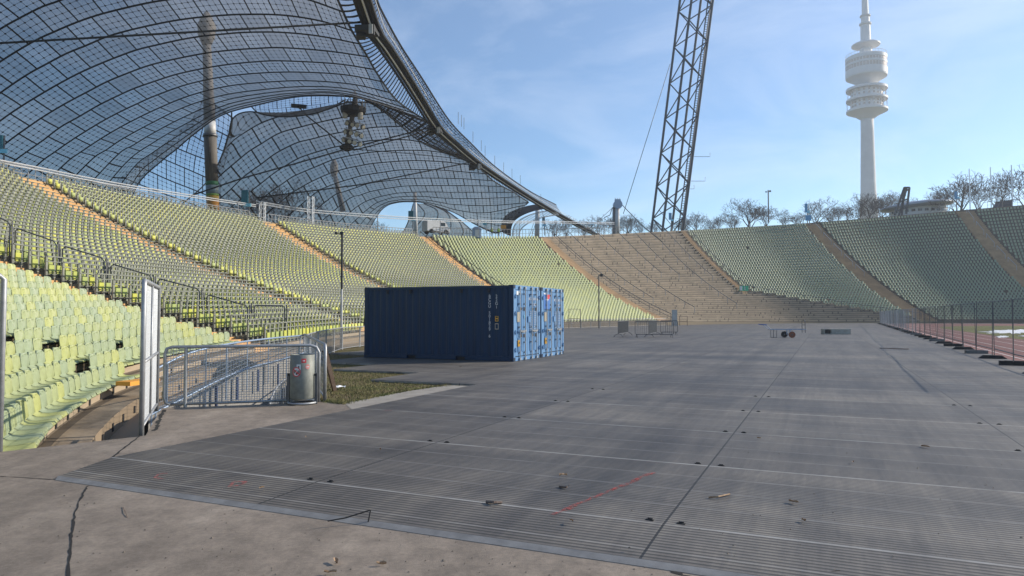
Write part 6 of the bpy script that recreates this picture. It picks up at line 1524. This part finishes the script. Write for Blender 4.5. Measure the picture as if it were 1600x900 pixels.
def sticker(name, ang, z, w, h, m, parent, r=.2168, rnd=False, inner=None):
    mb = MB(); nx = 14
    if rnd:
        pts = [on_drum(ang, z, r)]; n = 28
        for k in range(n): t = 2 * math.pi * k / n; pts.append(on_drum(ang + w / 2 * math.cos(t) / r, z + h / 2 * math.sin(t), r))
        mb.add(pts, [(0, 1 + (k + 1) % n, 1 + k)[::-1] for k in range(n)])
        if inner:
            mb.v, mb.f = [], []
            for k in range(n):
                for s in (1, inner): t = 2 * math.pi * k / n; mb.v.append(tuple(on_drum(ang + s * w / 2 * math.cos(t) / r, z + s * h / 2 * math.sin(t), r)))
            for k in range(n): a = 2 * k; b = 2 * ((k + 1) % n); mb.f.append((a, b, b + 1, a + 1))
    else: mb.grid([[on_drum(ang + (j / nx - .5) * w / r, z + d * h / 2, r) for j in range(nx + 1)] for d in (-1, 1)])
    return mb.build(name, m, parent)
a0 = -.22
s0 = sticker('no_smoking_sign', a0, .60, .165, .175, M['white_mark'], bn, .2170, True)
sticker('sign_ring', a0, .60, .165, .175, M['red_mark'], s0, .2178, True, .80)
mb = MB(); r_ = .2183
for k in range(8):
    t0, t1 = -1 + 2 * k / 8, -1 + 2 * (k + 1) / 8; f = lambda t, d: on_drum(a0 + (t * .052 + d * .006) / r_, .60 - t * .042 + d * .008, r_)
    mb.add([f(t0, -1), f(t1, -1), f(t1, 1), f(t0, 1)], [(0, 1, 2, 3)])
mb.build('sign_bar', M['red_mark'], s0)
sticker('sign_cigarette', a0 + .03, .565, .035, .03, M['black'], s0, .2175); sticker('sign_smoke', a0 - .02, .63, .05, .012, M['galv_dark'], s0, .2175)
s1 = sticker('white_sticker', -.02, .685, .075, .10, M['white_mark'], bn); sticker('sticker_print', -.02, .685, .03, .05, M['galv_dark'], s1, .2175)
s2 = sticker('red_sticker', .40, .80, .085, .075, M['red_mark'], bn); sticker('sticker_print', .40, .80, .04, .02, M['white_mark'], s2, .2175)
s3 = sticker('pink_sticker', .72, .69, .085, .09, mat('pink_sticker', (.55, .22, .20), .6), bn, .2170, True); sticker('sticker_print', .72, .69, .05, .012, M['white_mark'], s3, .2178)
# ---- board leaning on the side fence and a scrap of paper
pa, pb_ = G(519, 611, 0), P(503, 548, 13.6); bd = MB()
d = Vector((.10, -.05, 0)); n_ = Vector((.35, .9, 0)).normalized() * .13
bd.add([pa, pa + n_ * 1, pb_ + n_, pb_, pa + d * .35, pa + n_ + d * .35, pb_ + n_ + d * .35, pb_ + d * .35], [(0, 1, 2, 3), (4, 7, 6, 5), (0, 4, 5, 1), (1, 5, 6, 2), (2, 6, 7, 3), (3, 7, 4, 0)])
tag(bd.build('leaning_board', M['wood']), 'weathered wooden board leaning against the side fence on the grass', 'board')
mb = MB(); q = G(525, 608, 0.0); rr = random.Random(3)
v = [[Vector((q.x + i * .07 - .1, q.y + j * .06, .01 + rr.random() * .07)) for i in range(5)] for j in range(4)]; mb.grid(v); tag(mb.build('paper_scrap', M['paper']), 'crumpled white paper scrap on the grass beside the leaning board', 'litter')

# ---- stepped barrier frames beside the nearest stairway
fr_px = [((-48, 318), (16, 348), (16, 411), (-48, 388)), ((24, 356), (88, 378), (88, 441), (24, 420)), ((98, 384), (163, 404), (163, 468), (98, 447)), ((173, 412), (237, 431), (237, 490), (173, 474)), ((247, 435), (312, 452), (312, 505), (247, 492)), ((323, 460), (387, 478), (387, 520), (323, 512)), ((397, 477), (445, 478), (445, 523), (397, 521))]
names = ['topmost', 'second', 'third', 'fourth', 'fifth', 'sixth', 'lowest']
for i, q in enumerate(fr_px):
    Y = 31.3 + i * .35; c = [P(x, y, Y) for x, y in q]; c[3] = Vector((c[0].x, c[0].y, c[3].z)); c[2] = Vector((c[1].x, c[1].y, c[2].z))
    r = empty('barrier_frame', tuple(c[3]), 0, 'black tubular barrier frame beside the nearest stairway, %s of the stepped row' % names[i], 'barrier', 'stepped barrier frames beside the nearest stairway')
    l = [p - c[3] for p in c]; mb = MB(); k = .08
    mb.tube([l[3].lerp(l[2], .06), l[3].lerp(l[0], k), l[3].lerp(l[0], 1 - k), l[0].lerp(l[1], .06), l[0].lerp(l[1], .94), l[1].lerp(l[2], k), l[1].lerp(l[2], 1 - k), l[2].lerp(l[3], .06)], .030, 8, closed=True); mb.build('frame', M['galv_dark'], r, smooth=True)
    mb = MB(); mb.tube([l[0].lerp(l[3], .5), l[1].lerp(l[2], .5)], .02, 6); mb.build('rail', M['galv_dark'], r)
    mb = MB(); mb.tube([l[0] * 1.0 + Vector((-.12, 0, .08)), l[3] + Vector((-.12, 0, -.25))], .032, 8); mb.build('post', M['galv_dark'], r); mb = MB(); mb.tube([l[1] + Vector((.10, 0, .06)), l[2] + Vector((.10, 0, -.25))], .032, 8); mb.build('post', M['galv_dark'], r)
    mb = MB()
    for s in range(1, 14): mb.tube([l[0].lerp(l[1], s / 14), l[3].lerp(l[2], s / 14)], .004, 3, cap=False)
    for s in range(1, 10): mb.tube([l[0].lerp(l[3], s / 10), l[1].lerp(l[2], s / 10)], .004, 3, cap=False)
    mb.build('wire_mesh', M['galv_dark'], r)

# ---- handrails
def t_rim(px, lo=2.5, hi=11.5):            # station whose rim shows at pixel column px
    for _ in range(50):
        m = (lo + hi) / 2
        if PX(bowl(m, 1.0)) < px: lo = m
        else: hi = m
    return (lo + hi) / 2
def hand(label, t0, t1, w0, w1, m='galv_dark', r=.035, h=1.0, step=3, post_m=None, group='handrails on the bare terrace', second=None):
    pts = []; k0, k1 = int(w0 * NR), int(w1 * NR); mb = MB(); pm = MB()
    pieces = []
    for k in range(k0, k1 + 1):
        s = (k - k0) / max(1, k1 - k0); p = rowp(t0 + (t1 - t0) * s, k, rowz(t0 + (t1 - t0) * s, k)); q = Vector(p) + Vector((0, 0, h)); pts.append(q)
        if (k - k0) % step == 0 or k == k1: pm = MB(); pm.tube([Vector(p), q], r * .9, 5); pieces.append(pm)
    mb.tube(pts, r, 6)
    if second: mb.tube([p - Vector((0, 0, second)) for p in pts], r * .7, 5)
    o = mb.build('handrail', M[m]); tag(o, label, 'handrail', group); [q.build('post', M[post_m or m], o) for q in pieces]; return o
def w_at(px, py, t):                       # fraction along radial t that projects nearest to (px, py)
    best = min(((py_(bowl(t, w)) - py) ** 2, w) for w in np.linspace(0, 1, 200)); return best[1]
HR = [(887, 374, 480), (930, 370, 496), (962, 366, 441), (987, 365, 443), (1014, 364, 488), (1037, 362, 446)]
nm6 = ['leftmost handrail of the bare brown terrace, next to the pale stairway', 'long handrail of the bare terrace, second from the left, reaching the ground', 'handrail of the bare terrace ending halfway down, third from the left', 'handrail of the bare terrace ending halfway down, fourth from the left', 'long handrail of the bare terrace ending near the green sign', 'rightmost handrail of the bare terrace, below the lattice mast']
for (px, y0, y1), lb in zip(HR, nm6):
    t = t_rim(px); hand(lb, t, t, w_at(0, y1 - 8, t), 1.0, r=.05, post_m='galv')
t = 7.0 + .06; hand('double handrail right of the pale stairway at the left edge of the bare terrace', t, t, .03, 1.0, r=.05, second=.5)
hand('thin dark handrail along the left side of the orange stairway at the white van', 6 - aisle_half(6, 20) * .9, 6 - aisle_half(6, 20) * .9, .10, .98, r=.045, group='handrails along the stairways')
hand('thin dark handrail along the right side of the orange stairway at the white van', 6 + aisle_half(6, 20) * 1.0, 6 + aisle_half(6, 20) * 1.0, .05, .98, r=.045, group='handrails along the stairways')
hand('dark handrail along the narrow brown stairway right of the bare terrace', 8.02, 8.02, .40, 1.0, r=.06, group='handrails along the stairways')
for i, lbl in ((9, 'brown stairway below the blue boards'), (10, 'brown stairway right of the pavilion')):
    for a, b, wd in ((.90, .99, 'first'), (.80, .89, 'second'), (.70, .79, 'third'), (.60, .69, 'fourth'), (.50, .59, 'fifth')):
        hand('short pale handrail on the %s, %s from the top' % (lbl, wd), i, i, a, b, m='galv', r=.05, step=3, group='short handrails on the brown stairways')
# railing along the lower edge of the first dark seat block, with its dark plinth
mb = MB(); pm = MB(); pl_ = MB(); pts = []; lo_ = []
for t in np.linspace(8.03, 8.97, 28):
    k = r0_s6(t) - .35; p = Vector(rowp(t, max(k, .6), rowz(t, int(max(k, 0))))); pts.append(p + Vector((0, 0, 1.25))); lo_.append(p)
for i, (a, b) in enumerate(zip(lo_, pts)):
    pass
mb.tube(pts, .045, 5); o = mb.build('block_railing', M['galv_dark']); tag(o, 'dark railing along the slanting lower edge of the seat block right of the green sign', 'railing'); 
for i, (a, b) in enumerate(zip(lo_, pts)):
    if i % 3 == 0: pm = MB(); pm.tube([a, b], .06, 5); pm.build('post', M['galv_dark'], o)
pl_.grid([[p + Vector((0, 0, .12)) for p in lo_], [p + Vector((0, 0, -.75)) for p in lo_]]); pl_.grid([[p + Vector((-.1, .9, .12)) for p in lo_], [p + Vector((0, 0, .12)) for p in lo_]])
tag(pl_.build('block_plinth', M['black']), 'dark plinth edge under the lowest seats right of the green sign', 'plinth')  # black paints in the shadow on the riser below the seats
# rim railing above the bare terrace and along the left rim
def rim_rail(name, t0, t1, label, h=1.05, n=40, off=1.5, m='galv', bars=True):
    mb = MB(); ps = [Vector(rowp(t, NR + off, rowz(t, NR))) for t in np.linspace(t0, t1, n)]
    mb.tube([p + Vector((0, 0, h)) for p in ps], .045, 5); mb.tube([p + Vector((0, 0, h * .5)) for p in ps], .03, 5); o = mb.build(name, M[m]); tag(o, label, 'railing', 'railings along the rim')
    for p in ps: pm = MB(); pm.tube([p, p + Vector((0, 0, h))], .04, 4); pm.build('post', M[m], o)
rim_rail('rim_railing', 2.9, 4.95, 'pale railing along the rim behind the two nearest rail seat blocks', n=90)
rim_rail('rim_railing', 5.05, 5.95, 'pale railing along the rim behind the third rail seat block', n=46)
rim_rail('rim_railing', 6.1, 7.6, 'dark railing along the rim from the van to the round cable pylon', n=60, m='galv_dark', h=1.5)
rim_rail('rim_railing', 10.15, 11.2, 'thin railing on the rim around the dark shed', n=14, m='galv_dark', h=1.6)
# little gate frames on the right of the containers and at the bare terrace
def gate_frame(px0, px1, y0, y1, label, m='galv_dark'):
    a, b = G(px0, y1, 0), G(px1, y1, 0); h = P(px0, y0, a.y).z; mb = MB(); mb.tube([a, Vector((a.x, a.y, h)), Vector((b.x, b.y, h)), b], .045, 6); mb.tube([Vector((a.x, a.y, h * .5)), Vector((b.x, b.y, h * .5))], .03, 5); o = mb.build('gate_frame', M[m]); tag(o, label, 'gate'); return o
gate_frame(889, 907, 483, 513, 'dark gate frame at the foot of the stairway just right of the container doors')
gate_frame(1062, 1074, 494, 509.5, 'brown gate frame at the foot of the bare terrace', 'wood')
a = G(1054, 509.5, 0); k = a.y / FPX; o = empty('control_cabinet', (a.x, a.y, 0), -.2, 'tall grey cabinet standing at the foot of the bare terrace beside the crowd barriers', 'cabinet')
mb = MB(); mb.box((0, 0, 1.5), (8 * k, .5, 1.5)); mb.box((0, 0, .35), (8.6 * k, .55, .7)); mb.build('body', M['galv'], o); mb = MB(); mb.box((0, -.26, 1.5), (6.5 * k, .02, 1.3)); mb.build('door', M['mast_light'], o)

# ================================================================== SMALL THINGS ON THE GROUND
def strip_poly(name, pts, w, m, z, label=None, cat_=None, jag=0.0, seed=1):
    rr = random.Random(seed); q = [G(x, y, z) for x, y in cr_spline(pts, 7)]; mb = MB(); rows = [[], []]
    for i, p in enumerate(q):
        d = q[min(i + 1, len(q) - 1)] - q[max(i - 1, 0)]; d.z = 0; d.normalize(); n = Vector((-d.y, d.x, 0)); ww = w * (1 + rr.uniform(-jag, jag)); o_ = n * rr.uniform(-jag, jag) * w * .6
        rows[0].append(p + n * ww / 2 + o_); rows[1].append(p - n * ww / 2 + o_)
    mb.grid(rows); o = mb.build(name, m)
    if label: tag(o, label, cat_)
    else: struct(o)
    return o
M['crack'] = mat('crack_dark', (0.012, 0.011, 0.010), 0.95)
strip_poly('pavement_crack', [(137, 759), (128, 775), (118, 800), (112, 830), (109, 860), (107, 905)], .014, M['crack'], .003, jag=.75, seed=2)
strip_poly('pavement_joint', [(226, 676), (212, 686), (190, 703), (165, 723)], .020, M['crack'], .003, jag=.5, seed=4)
strip_poly('pavement_joint', [(256, 640), (251, 652), (246, 664), (241, 673)], .05, M['crack'], .003, jag=.5, seed=5)
strip_poly('pavement_joint', [(0, 744), (50, 747), (98, 750)], .012, M['crack'], .003, jag=.6, seed=6)
strip_poly('pavement_joint', [(1005, 872), (1040, 885), (1080, 903)], .03, M['crack'], .003, jag=.9, seed=7)
def m_spray():
    m = bpy.data.materials.new('red_spray'); g = NT(m); b = g.N['Principled BSDF']; b.inputs['Base Color'].default_value = (.40, .06, .05, 1); b.inputs['Roughness'].default_value = .8
    t = g.N.new('ShaderNodeTexCoord').outputs['Object']; n = g.noise(t, 22, 5, .75); tr = g.N.new('ShaderNodeBsdfTransparent'); ms = g.N.new('ShaderNodeMixShader')
    g.L.new(g.ramp(n, [(.42, (0, 0, 0)), (.62, (.75, .75, .75))]), ms.inputs[0]); g.L.new(tr.outputs[0], ms.inputs[1]); g.L.new(b.outputs[0], ms.inputs[2]); g.L.new(ms.outputs[0], g.N['Material Output'].inputs[0]); return m
M['spray'] = m_spray()
strip_poly('spray_line', [(864, 804), (915, 782), (960, 764), (1020, 738)], .05, M['spray'], .050, jag=.4, seed=8)
strip_poly('spray_mark', [(262, 739), (248, 741), (243, 746), (256, 748)], .03, M['spray'], .050, jag=.4, seed=9)
strip_poly('spray_mark', [(386, 752), (366, 753), (360, 760), (376, 757), (384, 752)], .03, M['spray'], .050, jag=.4, seed=10)
strip_poly('spray_mark', [(600, 641), (612, 641)], .05, M['spray'], .050, jag=.4, seed=11); strip_poly('spray_mark', [(366, 683), (398, 677)], .05, M['spray'], .006, jag=.4, seed=12)
# rusty stain beside the containers
# lifting slots in the deck joints
rr = random.Random(9); slots = []
for iv in range(-2, 3):
    for iu in range(0, 5):
        u, v = 5.42 + 2.25 * iu + .06, -1.15 + 3.3 * iv
        if v < -7.4 or v > fence_v(u) - .3: continue
        for s in (-.12, .12):
            p = UV(u, v + s, .048); mb = MB(); mb.box((0, 0, 0), (.065, .026, .006)); mb.box((0, .008, .006), (.04, .010, .010)); o = mb.build('deck_clamp', M['black']); o.location = p; o.rotation_euler = (0, 0, -A24 + rr.uniform(-.2, .2))
            side_ = ['far left', 'left', 'middle', 'right', 'far right'][iv + 2]
            tag(o, 'small black clamp on the %s deck joint, %s cross joint from the front' % (side_, ORD[iu + 1] if iu else 'first'), 'clamp', 'deck clamps'); slots.append(o)
# leaves, twigs, stones
def leaf(px, py, s, label, z=.05, m='leaf'):
    q = G(px, py, z); mb = MB(); rr_ = random.Random(int(px)); n = 6
    v = [[Vector(((i / 3 - .5) * s * 1.6, (j - 1) * s * .35 * (1 - abs(i - 1.5) / 2.2), .004 + abs(j - 1) * .012 + rr_.random() * .012)) for j in range(3)] for i in range(4)]
    mb.grid(v); o = mb.build('leaf', M[m]); o.location = q; o.rotation_euler = (0, 0, rr_.uniform(0, 6)); tag(o, label, 'leaf', 'litter on the ground')
for px, py, s, lb in ((880, 744, .05, 'curled brown leaf on the deck above the left end of the red spray line'), (1240, 786, .055, 'curled brown leaf on the deck right of the pale twig'), (1446, 699, .07, 'pale leaf on the deck at the right, near the second long joint'), (1333, 724, .04, 'small pale leaf on the deck left of the second long joint'), (1256, 815, .03, 'tiny pale scrap on the deck below the curled leaf'), (893, 816, .03, 'tiny brown scrap below the red spray line'), (1303, 897, .05, 'brown leaf at the bottom edge on the front strip'), (409, 764, .03, 'small stone on the left front strip'), (478, 684, .03, 'small leaf on the deck left of the middle'), (594, 703, .03, 'small pale stone on the deck'), (516, 897, .05, 'pale leaf on the concrete at the bottom edge'), (596, 883, .04, 'brown leaf on the concrete near the bottom edge'), (525, 879, .05, 'dark curled leaf on the concrete'), (1186, 686, .03, 'small leaf on the deck right of the middle joint'), (720, 573, .05, 'white scrap near the front container')):
    leaf(px, py, s, lb, .05 if py < 850 and not (px < 620 and py > 860) else .006)
def twig(pts, r, label, m='wood', z=.055):
    mb = MB(); mb.tube([G(x, y, z + dz) for x, y, dz in pts], r, 5); tag(mb.build('twig', M[m]), label, 'twig', 'litter on the ground')
twig([(1107, 777, 0), (1122, 776, .01), (1140, 772, .005)], .008, 'pale twig on the deck right of the middle joint', 'leaf'); twig([(760, 784, 0), (772, 785, .01), (784, 785, 0)], .012, 'dark twig on the deck left of the red spray line'); twig([(874, 760, 0), (886, 761, .008)], .010, 'short dark twig on the deck above the red spray line')
twig([(192, 792, 0), (196, 800, .006), (199, 808, 0)], .0025, 'thin dark twig on the concrete right of the crack', 'wood', .004)
mb = MB(); mb.tube([G(512, 814, .05), G(540, 809, .06), G(578, 797, .10)], .006, 5); mb.tube([G(579, 797, .10), G(575, 817, .01)], .006, 5); tag(mb.build('bent_wire', M['black']), 'bent black wire lying over the front kerb of the deck', 'wire')
# small stones and crumbs nobody could count
tvs = [(.5, 0, 0), (-.5, 0, 0), (0, .5, 0), (0, -.5, 0), (0, 0, .5), (0, 0, -.1)]; tri = [(0, 2, 4, 4), (2, 1, 4, 4), (1, 3, 4, 4), (3, 0, 4, 4)]
mb = MB(); rr = random.Random(21)
for i in range(520):
    x = rr.uniform(0, 1600); y = 600 + 300 * rr.random() ** .6; q = G(x, y, 0)
    u = q.x * math.sin(A24) + q.y * math.cos(A24); v = q.x * math.cos(A24) - q.y * math.sin(A24); on = u > 4.7 and v > -7.2
    if q.x < -3.5 and q.y > 9 and not on: continue
    if on and rr.random() < .6: continue
    s = rr.uniform(.004, .013) * (1.6 if rr.random() < .1 else 1); z = .047 if on else .002; a = rr.uniform(0, 3)
    c_, s_ = math.cos(a), math.sin(a); mb.add([(q.x + (vx * c_ - vy * s_) * s * 1.4, q.y + (vx * s_ + vy * c_) * s, z + vz * s) for vx, vy, vz in tvs], [(0, 2, 4), (2, 1, 4), (1, 3, 4), (3, 0, 4)])
M['crumb'] = mat('crumbs', (.30, .25, .19), .9, 0, (.10, .085, .07), 3)
struct(mb.build('gravel', M['crumb']), 'stuff')
# grass blades on the worn lawn
mb = MB()
for i in range(16000):
    x = rr.uniform(440, 740); y = rr.uniform(548, 636); q = G(x, y, 0)
    def inside(p, poly):
        c = False; n = len(poly)
        for a in range(n):
            (x1, y1), (x2, y2) = poly[a], poly[(a + 1) % n]
            if (y1 > p.y) != (y2 > p.y) and p.x < (x2 - x1) * (p.y - y1) / (y2 - y1) + x1: c = not c
        return c
    if not inside(q, gp): continue
    h = rr.uniform(.015, .05) * (1.4 if rr.random() < .3 else 1); a = rr.uniform(0, 6.3); w = .008; lx, ly = rr.uniform(-.02, .02), rr.uniform(-.02, .02)
    mb.add([(q.x - w * math.cos(a), q.y - w * math.sin(a), -.015), (q.x + w * math.cos(a), q.y + w * math.sin(a), -.015), (q.x + lx, q.y + ly, -.015 + h)], [(0, 1, 2)])
edge_px = [(503, 626), (520, 629), (537, 631), (590, 620), (640, 610), (700, 602)]
for i in range(1500):
    j = rr.randrange(len(edge_px) - 1); (xa, ya), (xb, yb) = edge_px[j], edge_px[j + 1]; t = rr.random(); q = G(xa + (xb - xa) * t, ya + (yb - ya) * t, 0); q += Vector((rr.gauss(0, .05), rr.gauss(0, .05), 0))
    h = rr.uniform(.02, .06); a = rr.uniform(0, 6.3); w = .007; mb.add([(q.x - w * math.cos(a), q.y - w * math.sin(a), 0), (q.x + w * math.cos(a), q.y + w * math.sin(a), 0), (q.x + rr.uniform(-.03, .03), q.y + rr.uniform(-.03, .03), h)], [(0, 1, 2)])
M['blade'] = mat('grass_blades', (.10, .12, .03), .8, 0, (.20, .17, .07), 1.5)
struct(mb.build('grass', M['blade']), 'stuff')

# ================================================================== AIR
mb = MB(); x0, x1, y0, y1, z0, z1 = -260, 420, -40, 620, -4.0, 330
mb.box(((x0 + x1) / 2, (y0 + y1) / 2, (z0 + z1) / 2), (x1 - x0, y1 - y0, z1 - z0))
hm = bpy.data.materials.new('haze'); hm.use_nodes = True; hn = hm.node_tree; hn.nodes.remove(hn.nodes['Principled BSDF'])
pv = hn.nodes.new('ShaderNodeVolumePrincipled'); pv.inputs['Color'].default_value = (.86, .92, 1, 1); pv.inputs['Density'].default_value = 0.00040; pv.inputs['Anisotropy'].default_value = 0.3
hn.links.new(pv.outputs[0], hn.nodes['Material Output'].inputs['Volume'])
struct(mb.build('haze', hm), 'stuff')
